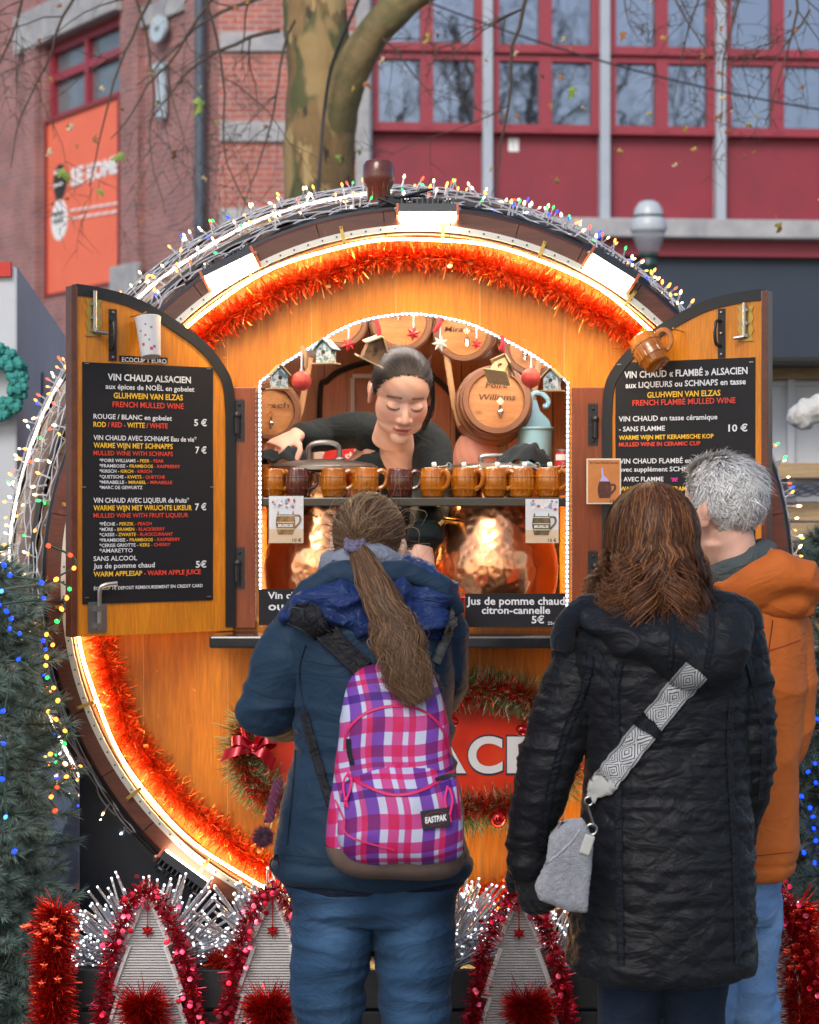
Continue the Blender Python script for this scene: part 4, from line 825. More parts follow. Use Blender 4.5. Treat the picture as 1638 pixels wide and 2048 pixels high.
pinR = pine((pB.x+.06, pB.y, 0), (pB.x+.06, pB.y, 1.5), pine_pts(pB.x+.06, pB.y, prof, 820), 'frosted artificial pine with blue lights behind the orange jacket', 0)
def pine_lights(pts, parent_label, loc, keys):
    t = thing('string_lights', loc, parent_label, 'string lights', 'light strings wound in the frosted pines')
    P = [W(a, b, y) for a, b, y in pts]; mb = MB(); mb.tube(smooth_path(P, len(P)*5), .003, 4); mb.build('wire', M('green_wire', (.02, .06, .04), .5), t)
    for p in P: place_bulb(t, p, (rnd.gauss(0, .6), -1+rnd.gauss(0, .3), rnd.gauss(0, .6)), keys[rnd.randrange(len(keys))], rnd.uniform(.8, 1.1), BP)
    return t
pine_lights([(rnd.uniform(0, 95) if k % 3 else rnd.uniform(0, 45), 1135+k*15, -.46-rnd.uniform(0, .03)) for k in range(13)]+[(rnd.uniform(0, 40), 1420+k*70, -.5) for k in range(5)], 'blue lights strung through the left frosted pine', W(40, 1300, -.45), 'bbbbbc')
pine_lights([(rnd.uniform(88, 150), 1090+k*22, -.36+rnd.uniform(-.03, .03)) for k in range(25)], 'amber and green lights strung at the barrel side of the left pine', W(115, 1300, -.4), 'ooowgrob')
pine_lights([(rnd.uniform(1600, 1638), 1370+k*22, .02) for k in range(17)], 'blue lights strung through the right frosted pine', W(1620, 1450, 0), 'bbbbb')
# ---- planter box and fir shaped boards along the front
m_plank = wood('black_planks', (.022, .024, .027), (.012, .013, .015), .6, 0, 'X')
PY = -.36; a = W(118, 1932, PY); b = W(1640, 1932, PY)
pb = thing('planter_box', ((a.x+b.x)/2, PY+.14, 0), 'long black plank box standing in front of the barrel', 'planter box')
for i in range(4):
    mb = MB(); z = a.z-.008-i*.108; mb.box(((a.x+b.x)/2, PY, z-.05), (b.x-a.x, .022, .1)); mb.build('plank', m_plank, pb, smooth=False, bevel=.003)
mb = MB(); mb.box(((a.x+b.x)/2, PY+.14, a.z-.05), (b.x-a.x-.04, .255, .03)); mb.build('soil_tray', m_black, pb, smooth=False)
m_fir = M('grey_ribbed_board', (.66, .65, .65), .7, var=(6, (.50, .495, .50)))
nt = m_fir.node_tree; tcn = nd(m_fir, 'ShaderNodeTexCoord'); sp_ = nd(m_fir, 'ShaderNodeSeparateXYZ'); nt.links.new(tcn.outputs['Object'], sp_.inputs[0]); sv = math_node(m_fir, 'SINE', math_node(m_fir, 'MULTIPLY', sp_.outputs[2], 900.)); bp = nd(m_fir, 'ShaderNodeBump'); bp.inputs['Strength'].default_value = .8; bp.inputs['Distance'].default_value = .003; nt.links.new(sv, bp.inputs['Height']); nt.links.new(bp.outputs[0], nt.nodes['Principled BSDF'].inputs['Normal'])
m_star = M('red_glitter', (.55, .012, .015), .3, .6, bump=(900, .6, .001)); m_fedge = M('pale_board_edge', (.78, .77, .77), .6)
def star(mb, c, r, n=6, t=.006, rot=0., mi=0, col=None):
    c = Vector(c); P = [c+Vector((r*(1 if k % 2 == 0 else .5)*math.sin(PI*k/n+rot), 0, r*(1 if k % 2 == 0 else .5)*math.cos(PI*k/n+rot))) for k in range(2*n)]
    f, bk = c+Vector((0, -t, 0)), c+Vector((0, t, 0)); N2 = 2*n; mb.add(P+[f, bk], [(k, (k+1) % N2, N2) for k in range(N2)]+[((k+1) % N2, k, N2+1) for k in range(N2)], mi, col)
FY = -.42
def fir_poly(px, py):   # outline in pixels relative to the peak
    o = [(0, 0), (12, 18), (22, 42), (36, 75), (48, 92), (36, 98), (52, 140), (66, 180), (72, 192), (58, 196), (74, 245), (92, 300), (104, 380)]; return [(px-a, py+b) for a, b in o]+[(px+a, py+b) for a, b in o[1:][::-1]]
LABF = {295: ('grey fir shaped board at the left with a red star', 'red and pink tinsel edging the leftmost grey fir board', 'fluffy red tinsel ball in front of the leftmost fir board', 'red star hanging on the leftmost fir board'),
        545: ('grey fir shaped board partly behind the blue jeans', 'red and pink tinsel edging the fir board left of the blue jeans', 'fluffy red tinsel ball in front of the fir board beside the jeans', 'small red star on the fir board beside the blue jeans'),
        1038: ('grey fir shaped board between the two women', 'red and pink tinsel edging the fir board between the two women', 'fluffy red tinsel ball on the fir board between the women', 'red star hanging on the fir board between the two women'),
        1538: ('grey fir shaped board right of the pale jeans', 'red and pink tinsel edging the fir board right of the pale jeans', None, None)}
for px, (l1, l2, l3, l4) in LABF.items():
    py = 1795 if px != 1038 else 1800; P = fir_poly(px, py); poly = [W(x, y, FY) for x, y in P]; base = W(px, 2100, FY)
    t = thing('fir_board', base, l1, 'fir board', 'grey fir shaped boards along the planter'); mb = MB(); mb.prism(poly, (0, .02, 0)); mb.build('board', m_fir, t, smooth=False)
    mb = MB(); n_ = len(P)//2
    edge = poly[0:n_+1]; edge2 = [poly[0]]+poly[:n_:-1]
    for e_ in (edge, edge2): mb.tube([q+Vector((0, -.003, 0)) for q in e_], .0065, 5)
    mb.build('edge', m_fedge, t, sharp=30)
    path = [W(px-a, py+b, FY-.012) for a, b in ((108, 380), (98, 290), (86, 190), (70, 110), (45, 40), (20, -5), (0, -18))]+[W(px+a, py+b, FY-.012) for a, b in ((22, -3), (46, 40), (72, 110), (90, 190), (104, 290), (120, 380))]
    g_ = tinsel(smooth_path(path, 80), .030, 3600, .0022, .1, lambda d: d.y < .4, cols=MAG+REDC[:1])
    for k in range(90):
        q = path[rnd.randrange(len(path))].lerp(path[rnd.randrange(len(path))], 0); i = rnd.randrange(len(path)-1); q = path[i].lerp(path[i+1], rnd.random())+Vector((rnd.gauss(0, .017), rnd.uniform(-.035, -.015), rnd.gauss(0, .017))); rot = Matrix.Rotation(rnd.gauss(0, .8), 3, 'X') @ Matrix.Rotation(rnd.uniform(0, 6), 3, 'Y'); g_.ball(q, (.0075, .0006, .0075), rot, 9, 4, col=((.75, .04, .10), (.85, .12, .2), (.5, .01, .03))[rnd.randrange(3)])
    tag(g_.build('tinsel_garland', m_tin, smooth=False), l2, 'tinsel', 'tinsel edgings of the fir boards')
    if l3:
        cx = px+(-8 if px < 1000 else 20); c0 = W(cx, 2005, FY-.045); g_ = tinsel([c0+Vector((-.02, 0, -.03)), c0, c0+Vector((.02, 0, -.03)), c0+Vector((0, 0, -.05))], .062, 2600, .002, .05, lambda d: d.y < .5, cols=REDC[:3]); tag(g_.build('tinsel_ball', m_tin, smooth=False), l3, 'tinsel ball', 'red tinsel balls before the fir boards')
        mb = MB(); s_ = W(px, py+67, FY-.012); star(mb, s_, .018, 6, .007); mb.tube([s_+Vector((0, 0, .017)), W(px, py+5, FY-.006)], .0015, 5); tag(mb.build('star_ornament', m_star, sharp=20), l4, 'star', 'red stars on the fir boards')
# red tinsel posts at both ends
for (x0, y0, x1, lab, yy) in ((112, 1795, 105, 'thick red tinsel column at the left end of the planter', -.44), (1590, 1790, 1600, 'thick red tinsel column at the right end beside the pale jeans', -.40)):
    pth = smooth_path([W(x0, y0+25, yy), W((x0+x1)/2, 1900, yy), W(x1, 2130, yy)], 30); g_ = tinsel(pth, .062 if x0 > 800 else .055, 6500, .0025, 0, lambda d: d.y < .6, cols=REDC); 
    for k in range(16): q = pth[rnd.randrange(20)]+Vector((rnd.gauss(0, .035), -.045, rnd.gauss(0, .02))); star(g_, q, .012, 5, .002, 0, 0, REDC[3])
    tag(g_.build('tinsel_column', m_tin, smooth=False), lab, 'tinsel column', 'red tinsel columns at the planter ends')
g_ = tinsel([W(x, 1925+6*math.sin(x*.05), -.33) for x in range(425, 500, 8)], .04, 1200, .0022, 0, cols=REDC+((.5, .25, .08),)); tag(g_.build('tinsel_garland', m_tin, smooth=False), 'short red and bronze tinsel bunch on the planter between two fir boards', 'tinsel')
# silver twig lights
m_sil = M('silver_foil', (.50, .51, .56), .38, .85, bump=(120, .8, .004)); m_tip = glow('twig_tip', (.86, .93, 1.), 1.3)
def twigs(fans, label):
    c = fans[0]; t = thing('twig_lights', W(c[0], c[1], -.28), label, 'twig lights', 'bunches of silver twig lights on the planter'); mb = MB(); tp = MB()
    for px, py, n, l0, l1, a0, a1 in fans:
        for k in range(n):
            a = R(rnd.uniform(a0, a1)); ln = rnd.uniform(l0, l1)*(D-.28)/F; p = W(px+rnd.uniform(-25, 25), py+rnd.uniform(-15, 15), -.27+rnd.uniform(-.05, .05)); d = Vector((math.sin(a), rnd.uniform(-.45, .2), math.cos(a))).normalized()
            q = p+d*ln; m_ = p.lerp(q, .5)+Vector((rnd.gauss(0, .006), 0, rnd.gauss(0, .006))); mb.tube([p, m_, q], [.0028, .0032, .0036], 5); tp.ball(q+d*.003, .0034, nu=6, nv=4)
            if rnd.random() < .5: f = rnd.uniform(.45, .8); tp.ball(p.lerp(q, f)+Vector((0, -.004, 0)), .0026, nu=6, nv=4)
    mb.build('twig', m_sil, t)['kind'] = 'stuff'; tp.build('led_tip', m_tip, t)['kind'] = 'stuff'
twigs([(300, 1945, 160, 90, 205, -75, 15), (300, 1945, 70, 120, 215, 5, 75), (190, 1915, 40, 20, 60, -120, 60)], 'silver twig lights fanned out behind the leftmost fir board')
twigs([(560, 1935, 110, 90, 200, -70, -5), (560, 1930, 40, 90, 200, -8, 30), (450, 1915, 30, 20, 60, -90, 90)], 'silver twig lights fanned out left of the blue jeans')
twigs([(890, 1925, 110, 90, 200, -5, 75), (990, 1930, 60, 60, 130, -60, 60)], 'silver twig lights between the blue jeans and the black coat')
twigs([(1090, 1930, 90, 70, 150, -30, 80)], 'silver twig lights just left of the black coat hem')
twigs([(1560, 1880, 30, 40, 90, -80, 20)], 'silver twig lights beside the right tinsel column')
# ---- red sign with garland frame
P0 = W(815, 1500, .03-.012); m_sign = M('red_sign', (.75, .035, .008), .35, coat=.2, var=(7, (.80, .09, .014), .55, .75))
sgn = thing('red_sign', (P0.x, P0.y, W(0, 1570, 0).z), 'red oval sign with large white letters reading Alsace behind the customers', 'sign'); mb = MB()
ax, az = 320/F*D, 125/F*D; c0 = W(815, 1500, .018); mb.prism([c0+Vector((ax*math.copysign(abs(math.cos(t))**.7, math.cos(t)), 0, az*math.copysign(abs(math.sin(t))**.7, math.sin(t)))) for t in np.linspace(0, 2*PI, 64, endpoint=False)], (0, .008, 0)); mb.build('plate', m_sign, sgn, smooth=False)
for nm, bold, lift, mt_ in (('letter_outline', .042, .002, M('navy_outline', (.03, .035, .06), .5)), ('lettering', .03, .004, m_txtw)):
    mbs = {}
    for s, x0, x1 in (('A', 838, 932), ('C', 936, 1005), ('E', 1014, 1080), ('S', 768, 828), ('L', 706, 764), ('A', 608, 702)):
        e = 2.5 if bold > .035 else 0; q0, q1 = W(x0-e, 1543+e, .018), W(x1+e, 1543+e, .018); textline(mbs, [(s, 'w')], q0, XF, (0, 0, 1), q1.x-q0.x, (72+2*e)/F*D, (0, -lift, 0), bold, 0, None, 8)
    mbs['w'].build(nm, mt_, sgn, smooth=False)
def loopw(cx, cy, rx, ry, y, a0=0, a1=360, n=60): return [W(cx+rx*math.copysign(abs(math.cos(R(a)))**.75, math.cos(R(a))), cy-ry*math.copysign(abs(math.sin(R(a)))**.75, math.sin(R(a))), y) for a in np.linspace(a0, a1, n)]
m_gar = M('garland_needles', (1, 1, 1), .55, attr=True); GC = ((.08, .17, .045), (.16, .28, .08), (.34, .42, .20), (.05, .11, .04), (.50, .54, .34))
lp = loopw(815, 1500, 330, 128, -.005); gm = tinsel(lp, .066, 13000, .0018, 0, lambda d: d.y < .5, cols=GC); tag(gm.build('fir_garland', m_gar, smooth=False), 'green fir garland framing the red sign', 'garland')
lp2 = [q+Vector((0, -.02, .018*math.sin(i*.55))) for i, q in enumerate(loopw(815, 1500, 332, 124, -.01, 0, 360, 90))]; gm = tinsel(lp2, .044, 7500, .0022, 0, lambda d: d.y < .5, cols=REDC); tag(gm.build('tinsel_garland', m_tin, smooth=False), 'red tinsel wound round the green fir garland of the sign', 'tinsel')
m_bauble = M('red_bauble', (.55, .01, .008), .06, .75, coat=.6)
for px, py, r_, lab in ((996, 1638, 18, 'shiny red bauble hanging lowest from the sign garland'), (1043, 1460, 12, 'left one of two small red baubles above the sign letters'), (1066, 1458, 11, 'right one of two small red baubles above the sign letters'), (905, 1445, 12, 'small red bauble beside the purple backpack'), (600, 1590, 14, 'red bauble of the garland left of the navy jacket')):
    c = W(px, py, -.06); rr = r_/F*(D-.06); mb = MB(); mb.ball(c, rr, nu=24, nv=16); mb.tube([c+Vector((0, 0, rr*.95)), c+Vector((0, 0, rr*1.25))], rr*.22, 8, 0); tag(mb.build('bauble', m_bauble), lab, 'bauble', 'red baubles on the sign garland')
m_bow = M('red_ribbon', (.45, .008, .02), .2, .55, coat=.5); t = thing('ribbon_bow', W(508, 1500, -.06), 'shiny dark red ribbon bow at the left of the sign garland', 'bow')
def ribbon(mb, pts, w, tdir):
    P = smooth_path(pts, 16); td = Vector(tdir).normalized()*w/2; vs = [v for p in P for v in (p-td, p+td, p-td+Vector((0, .002, 0)), p+td+Vector((0, .002, 0)))]; mb.add(vs, [f for i in range(15) for f in ((4*i, 4*i+1, 4*i+5, 4*i+4), (4*i+6, 4*i+7, 4*i+3, 4*i+2), (4*i, 4*i+4, 4*i+6, 4*i+2), (4*i+5, 4*i+1, 4*i+3, 4*i+7))])
c = W(508, 1493, -.075); 
for sx, sz in ((-1, .25), (1, .35), (-.6, .8), (.5, .75)):
    mb = MB(); ribbon(mb, [c, c+Vector((sx*.035, -.02, sz*.03+.012)), c+Vector((sx*.062, -.005, sz*.05)), c+Vector((sx*.035, .01, sz*.03-.012)), c+Vector((0, .005, 0))], .026, (-.3*sz, .3, .9)); mb.build('loop', m_bow, t)
for sx, dz in ((-.085, -.025), (.055, -.05)):
    mb = MB(); ribbon(mb, [c, c+Vector((sx*.5, -.012, dz*.3)), c+Vector((sx, -.004, dz))], .036, (.35, .25, .9)); mb.build('tail', m_bow, t)
mb = MB(); mb.ball(c+Vector((0, -.008, 0)), (.011, .009, .012)); mb.build('knot', m_bow, t)
# ================= THINGS IN AND AROUND THE WINDOW =================
m_keg = wood('keg_wood', (.46, .23, .085), (.33, .15, .05), .38, .4, 'X', 2.2); m_kegs = wood('keg_staves', (.32, .14, .055), (.20, .08, .03), .4, .4, 'Y', 2.2); m_khoop = M('keg_hoop_dark', (.17, .08, .038), .45); m_chrome = M('chrome_tap', (.75, .72, .66), .12, .95); m_strap = M('leather_strap', (.38, .22, .10), .6); m_burn = M('burnt_lettering', (.06, .025, .012), .7)
def keg(px, py, rpx, y, label, words=(), tap=(0, -.45), dx=0., dz=0.):
    c = W(px, py, y); r = rpx/F*(D+y); t = thing('keg', c, label, 'keg', 'small wooden kegs hanging inside the stall')
    ax = Vector((dx, 1, dz)).normalized(); q = ax.to_track_quat('Z', 'Y'); Mx = Matrix.Translation(c) @ q.to_matrix().to_4x4(); Ln = r*2.6
    mb = MB(); mb.lathe([(r*.80, .012), (r*.97, .0), (r, .006)]+[(r*(1+.14*math.sin(PI*f)), .006+Ln*f) for f in np.linspace(.03, .97, 12)]+[(r, Ln), (.001, Ln)], Mx, 40); mb.build('staves', m_kegs, t)
    mb = MB(); mb.lathe([(.0001, .010), (r*.82, .010), (r*.82, .02)], Mx, 40); mb.build('head', m_keg, t)
    mb = MB()
    for f in (.05, .26, .72): rr = r*(1+.14*math.sin(PI*f))+.003; mb.lathe([(rr-.004, Ln*f-.001), (rr+.001, Ln*f), (rr+.003, Ln*f+r*.16), (rr-.004, Ln*f+r*.17)], Mx, 40)
    mb.lathe([(r*.815, .004), (r*.84, -.003), (r*.99, -.004), (r*1.01, .004)], Mx, 40)
    mb.build('hoop', m_khoop, t)
    tp = c+Vector((tap[0]*r, -.004, tap[1]*r)); mb = MB(); mb.tube([tp, tp+Vector((0, -.035, 0))], r*.07, 10); mb.tube([tp+Vector((0, -.03, .0)), tp+Vector((0, -.034, -r*.22))], [r*.07, r*.05], 10); mb.tube([tp+Vector((0, -.022, 0)), tp+Vector((0, -.024, r*.2))], r*.045, 8); mb.ball(tp+Vector((0, -.03, -r*.02)), r*.105, nu=12, nv=8); mb.prism([tp+Vector((r*.13*math.sin(a), -.02, r*.30+r*.13*math.cos(a))) for a in np.linspace(0, 2*PI, 5)[:-1]], (0, -.006, 0)); mb.build('tap', m_chrome, t)
    mbs = {}
    for s, oy, wd in words: textline(mbs, [(s, 'w')], c+Vector((-wd/2*r, .0085, oy*r)), XF, (0, 0, 1), wd*r, r*.19, (0, -.001, 0), .012, .2)
    if mbs: mbs['w'].build('lettering', m_burn, t, smooth=False)
    for s in (-1, 1):
        mb = MB(); a = c+ax*Ln*.4+Vector((s*r*1.17, 0, 0)); mb.tube([a+Vector((-s*.02, 0, -r*.6)), a, a+Vector((s*.03, 0, r*1.9))], .009, 6, flat=.25, up=(0, 1, 0)); mb.build('strap', m_strap, t)
    return t
keg(542, 822, 57, .55, 'keg marked Kirsch at the left edge of the window', [('Kirsch', .12, 1.25)], (.02, -.42), -.18, .05)
keg(680, 640, 55, .62, 'keg without visible name at the upper left above the birdhouse', (), (-.1, .1), -.1, .22)
keg(803, 642, 61, .62, 'keg hanging in the middle of the top row', (), (-.1, .2), 0., .22)
keg(927, 664, 58, .62, 'keg marked Mirabelle right of the middle of the top row', [('Mirabelle', .02, 1.3)], (.1, -.3), .05, .22)
keg(993, 800, 68, .55, 'large keg marked Poire Williams beside the blue pot holder', [('Poire', .36, .65), ('Williams', .0, 1.1)], (.1, -.35), -.05, -.10)
keg(1068, 690, 62, .70, 'keg half hidden by the upper right curve of the window arch', (), (-.3, -.3), .1, .12)
# ornaments hanging along the arch
m_bh = M('thin_plywood', (.50, .36, .20), .7, var=(40, (.40, .27, .14))); m_bhw = M('printed_plywood', (.55, .58, .58), .7, var=(70, (.10, .20, .22), .45, .55)); m_bark2 = M('bark_chip', (.26, .15, .07), .9, var=(30, (.10, .05, .03), .4, .6), bump=(60, .8, .004)); m_cordr = M('red_cord', (.5, .02, .04), .6); m_cords = M('silver_cord', (.75, .78, .8), .3, .7)
def hang(mb, a, b): mb.tube([a, b], .002, 5)
def birdhouse(px, py, s, rot, label, mats, top):
    c = W(px, py, .0); k = s/F*D; t = thing('birdhouse_ornament', c, label, 'ornament', 'little wooden birdhouses hanging along the arch'); Rm = Matrix.Rotation(rot[0], 3, 'Z') @ Matrix.Rotation(rot[1], 3, 'Y') @ Matrix.Rotation(rot[2], 3, 'X')
    def T(mb, m, nm): mb.v = [tuple(Rm @ (Vector(v)*k)+c) for v in mb.v]; mb.build(nm, m, t, smooth=False)
    mb = MB(); mb.prism([(-.32, -.28, -.4), (.32, -.28, -.4), (.32, -.28, .12), (0, -.28, .46), (-.32, -.28, .12)], (0, .56, 0)); T(mb, mats[0], 'wall')
    mb = MB()
    for sg in (-1, 1): mb.box((sg*.235, 0, .335), (.62, .78, .05), Matrix.Rotation(sg*R(46), 3, 'Y'))
    T(mb, mats[1], 'roof')
    mb = MB(); mb.box((0, -.03, -.43), (1.0, .8, .05)); T(mb, m_bh, 'base')
    mb = MB(); mb.prism([(.09*math.cos(a), -.285, .02+.09*math.sin(a)) for a in np.linspace(0, 2*PI, 12, endpoint=False)], (0, -.004, 0)); mb.tube([(0, -.28, -.14), (0, -.40, -.14)], .02, 6); T(mb, m_burn, 'hole')
    mb = MB(); q = Rm @ Vector((0, 0, .5*k))+c; tp = W(*top, .012); hang(mb, q, tp); mb.build('cord', m_cordr, t)
birdhouse(558, 757, 48, (.25, 0, 0), 'printed birdhouse ornament at the far left of the arch', (m_bhw, m_bh), (556, 732))
birdhouse(652, 706, 50, (-.35, 0, 0), 'printed birdhouse ornament beside the upper left red star', (m_bhw, m_bhw), (650, 672))
birdhouse(748, 700, 56, (.3, .42, .2), 'tilted bark clad birdhouse ornament above the vendor', (m_bark2, m_bh), (752, 640))
birdhouse(1003, 740, 50, (-.5, .15, -.75), 'pale plain birdhouse ornament tipped forward above the large keg', (m_bh, m_bh), (1003, 672))
birdhouse(1104, 762, 46, (-.3, 0, 0), 'printed birdhouse ornament at the far right of the arch', (m_bhw, m_bh), (1104, 735))
m_glit = M('red_glitter_ball', (.62, .045, .04), .35, .35, bump=(1400, 1, .001), var=(900, (1., .25, .15), .55, .6))
for px, py, r_, top, lab in ((603, 762, 20, (603, 700), 'red glitter ball hanging at the left of the arch'), (1062, 756, 20, (1063, 707), 'red glitter ball hanging at the right of the arch')):
    c = W(px, py, -.002); t = thing('glitter_ball', c, lab, 'ornament', 'glitter balls hanging in the arch'); mb = MB(); mb.ball(c, r_/F*D, nu=24, nv=16); mb.build('ball', m_glit, t); mb = MB(); mb.tube([c+Vector((0, 0, .026)), c+Vector((0, 0, .034))], .005, 8); hang(mb, c+Vector((0, 0, .03)), W(*top, .012)); mb.build('cord', m_cords, t)
m_redst = M('red_satin_star', (.60, .02, .035), .4, .2); m_whst = M('pale_star', (.75, .70, .58), .5)
for px, py, r_, top, m_, lab in ((697, 689, 15, (697, 657), m_redst, 'red star ornament left of the tilted birdhouse'), (827, 667, 16, (827, 628), m_redst, 'red star ornament on the middle keg'), (880, 687, 17, (882, 634), m_whst, 'cream star ornament between two kegs of the top row'), (953, 688, 12, (953, 650), m_redst, 'small red star ornament in front of the Mirabelle keg')):
    c = W(px, py, .0); t = thing('star_ornament', c, lab, 'ornament', 'star ornaments hanging in the arch'); mb = MB(); star(mb, c, r_/F*D, 6 if m_ is m_redst else 7, .006, .2); mb.build('star', m_, t, sharp=20); mb = MB(); hang(mb, c+Vector((0, 0, .016)), W(*top, .012)); mb.build('cord', m_cords, t)
for px, py, x2, y2, lab in ((752, 640, 756, 683, 'red satin ribbon above the tilted birdhouse'), (880, 634, 868, 664, 'red satin ribbon beside the cream star'), (1003, 672, 1000, 700, 'red satin ribbon above the plain birdhouse'), (603, 692, 612, 735, 'striped ribbon above the left glitter ball')):
    mb = MB(); a, b = W(px, py, .0), W(x2, y2, -.004); mb.tube(smooth_path([a, a.lerp(b, .5)+Vector((.006, -.004, 0)), b], 10), .006, 6, flat=.3, up=(0, 1, 0)); tag(mb.build('ribbon', m_cordr if px != 603 else m_strap), lab, 'ribbon')
# barrel shaped mugs
def glaze(name, c1, c2): return M(name, c1, .08, var=(9, c2, .35, .75), coat=.7, spec=.5, stretch=(1, 1, 1.2))
m_amb = glaze('amber_glaze', (.50, .155, .002), (.24, .058, .002)); m_brn = glaze('dark_brown_glaze', (.11, .026, .012), (.06, .014, .008)); m_clay = M('bare_clay', (.62, .52, .40), .8)
def mug_mesh(glz, root, k=1.):   # origin at the base centre, handle towards +x
    prof = [(.001, .001), (.026, .0), (.0295, .002), (.0305, .006), (.0343, .0195), (.0362, .0203), (.0368, .0245), (.0352, .0255), (.0368, .040), (.0358, .0535), (.0374, .0545), (.0372, .0590), (.0352, .0598), (.0325, .0755), (.0315, .079), (.0300, .080), (.0285, .079), (.030, .070), (.033, .045), (.030, .008), (.001, .007)]
    def stv(a, z): return -.0015 if (a*14/(2*PI)) % 1 < .12 and .003 < z < .078 else 0
    mb = MB(); mb.lathe([(r*k, z*k) for r, z in prof], None, 112, mod=lambda a, z: stv(a, z/k)*k); mb.build('cup', glz, root, sharp=50)
    mb = MB(); pp = smooth_path([(.031, 0, .066), (.044, 0, .072), (.057, 0, .064), (.058, 0, .046), (.050, 0, .030), (.034, 0, .022)], 22); mb.tube([p*k for p in pp], [x*k for x in lerp_list([.0062, .0058, .0056, .005, .0046, .0052], 22)], 8, flat=1.25); mb.build('handle', glz, root)
    mbs = {}; textline(mbs, [('BRUXELLES', 'w')], (0, 0, 0), XF, (0, 0, 1), .046, .0095, (0, 0, 0), .03, 0, lambda x, z: Vector((.0378*math.sin((x-.010)/.0368), -.0378*math.cos((x-.010)/.0368), .036+z))*k)
    mbs['w'].build('lettering', glz, root, smooth=False)
MUGS = [(545, 'amber', 20), (594, 'brown', -8), (667, 'amber', 5), (731, 'amber', 0), (800, 'brown', -3), (866, 'amber', 40), (929, 'amber', 28), (989, 'amber', 22), (1043, 'amber', 165), (1097, 'amber', 35)]
LBM = ['amber barrel mug at the left end of the shelf', 'dark brown barrel mug second from the left on the shelf', 'amber barrel mug right of the left dark brown one', 'amber barrel mug left of the dark brown one under the vendor', 'dark brown barrel mug under the vendor in the middle of the shelf', 'amber barrel mug with a marshmallow stick just right of the middle dark brown mug', 'amber barrel mug with a marshmallow stick below the bald head, left of two', 'amber barrel mug with a marshmallow stick below the bald head, right of two', 'amber barrel mug with its handle turned left, second from the right end', 'amber barrel mug at the right end of the shelf']
protos = {}
zs = W(0, 995, .045).z+.0012; m_marsh = M('white_marshmallow', (.82, .80, .76), .8); m_pick = M('metal_pick', (.6, .6, .6), .25, .9)
for i, (px, kd, rz) in enumerate(MUGS):
    loc = Vector((W(px, 0, .09).x, .092, zs)); lab = LBM[i]
    if kd not in protos:
        t = thing('barrel_mug', loc, lab, 'mug', 'barrel shaped ceramic mugs on the shelf'); ORG[t.name] = Vector((0, 0, 0)); mug_mesh(m_amb if kd == 'amber' else m_brn, t, 1.03); protos[kd] = t
    else: t = copy_tree(protos[kd]); t.location = loc; t['label'] = lab
    t.rotation_euler = (0, 0, R(-rz+rnd.uniform(-7, 7))); kk_ = rnd.uniform(.97, 1.02); t.scale = (kk_, kk_, kk_)
    if i >= 5:
        s = thing('marshmallow_stick', loc+Vector((.005, 0, .08)), 'marshmallow on a wire pick on the '+('amber mug nearest the dark brown one', 'amber mug left below the bald head', 'amber mug right below the bald head', 'mug with its handle turned left', 'rightmost mug on the shelf')[i-5], 'marshmallow pick', 'marshmallow picks on the mugs'); a = loc+Vector((-.022, .0, .082)); b = loc+Vector((.044, -.012, .088)); mb = MB(); mb.tube([a, b], .0012, 5); mb.tube([b+Vector((.007*math.cos(q), 0, .009*math.sin(q))) for q in np.linspace(0, 2*PI, 12)], .0012, 5); mb.build('pick', m_pick, s)
        mb = MB(); cc = loc+Vector((.004+rnd.uniform(-.006, .006), -.004, .0895)); mb.lathe([(.001, -.007), (.008, -.0065), (.0095, -.003), (.0095, .003), (.008, .0065), (.001, .007)], Matrix.Translation(cc) @ Matrix.Rotation(R(80), 4, 'Y'), 14); mb.build('marshmallow', m_marsh, s)
# mug and cup hooked on the doors
c = dpt(pR, nR, 1333, 700, .055); t = copy_tree(protos['amber']); t.location = dpt(pR, nR, 1338, 728, .05); t['label'] = 'amber barrel mug hanging upside down from a nail on the right door'; del t['group']; t.scale = (1.15, 1.15, 1.15)
zq = Vector((-.42, .42, .80)).normalized(); xq = Vector((.8, -.1, .6)); xq = (xq-zq*xq.dot(zq)).normalized(); t.rotation_euler = Matrix((xq, zq.cross(xq), zq)).transposed().to_euler(); t.location = dpt(pR, nR, 1340, 734, .075)
for o in t.children: pass
mb = MB(); mb.tube([dpt(pR, nR, 1366, 663, 0), dpt(pR, nR, 1366, 662, .05), dpt(pR, nR, 1364, 659, .055)], .0022, 6); mb.build('nail', m_brass, doorR)
m_cup = M('frosted_plastic', (.78, .78, .80), .35, trans=.15); c = dpt(pL, nL, 283, 716, .055); t = thing('plastic_cup', c, 'frosted white plastic cup printed with small motifs hanging on the left door', 'cup'); Mc = Matrix.Translation(c) @ Matrix.Rotation(R(-6), 4, 'Y') @ Matrix.Rotation(R(-10), 4, 'X'); k = (D-.25)/F
mb = MB(); mb.lathe([(.001, 0), (19*k, 0), (20*k, 2*k), (26*k, 78*k), (27*k, 80*k), (26*k, 82*k), (25*k, 80*k), (19*k, 3*k), (.001, 3*k)], Mc, 36); mb.build('wall', m_cup, t)
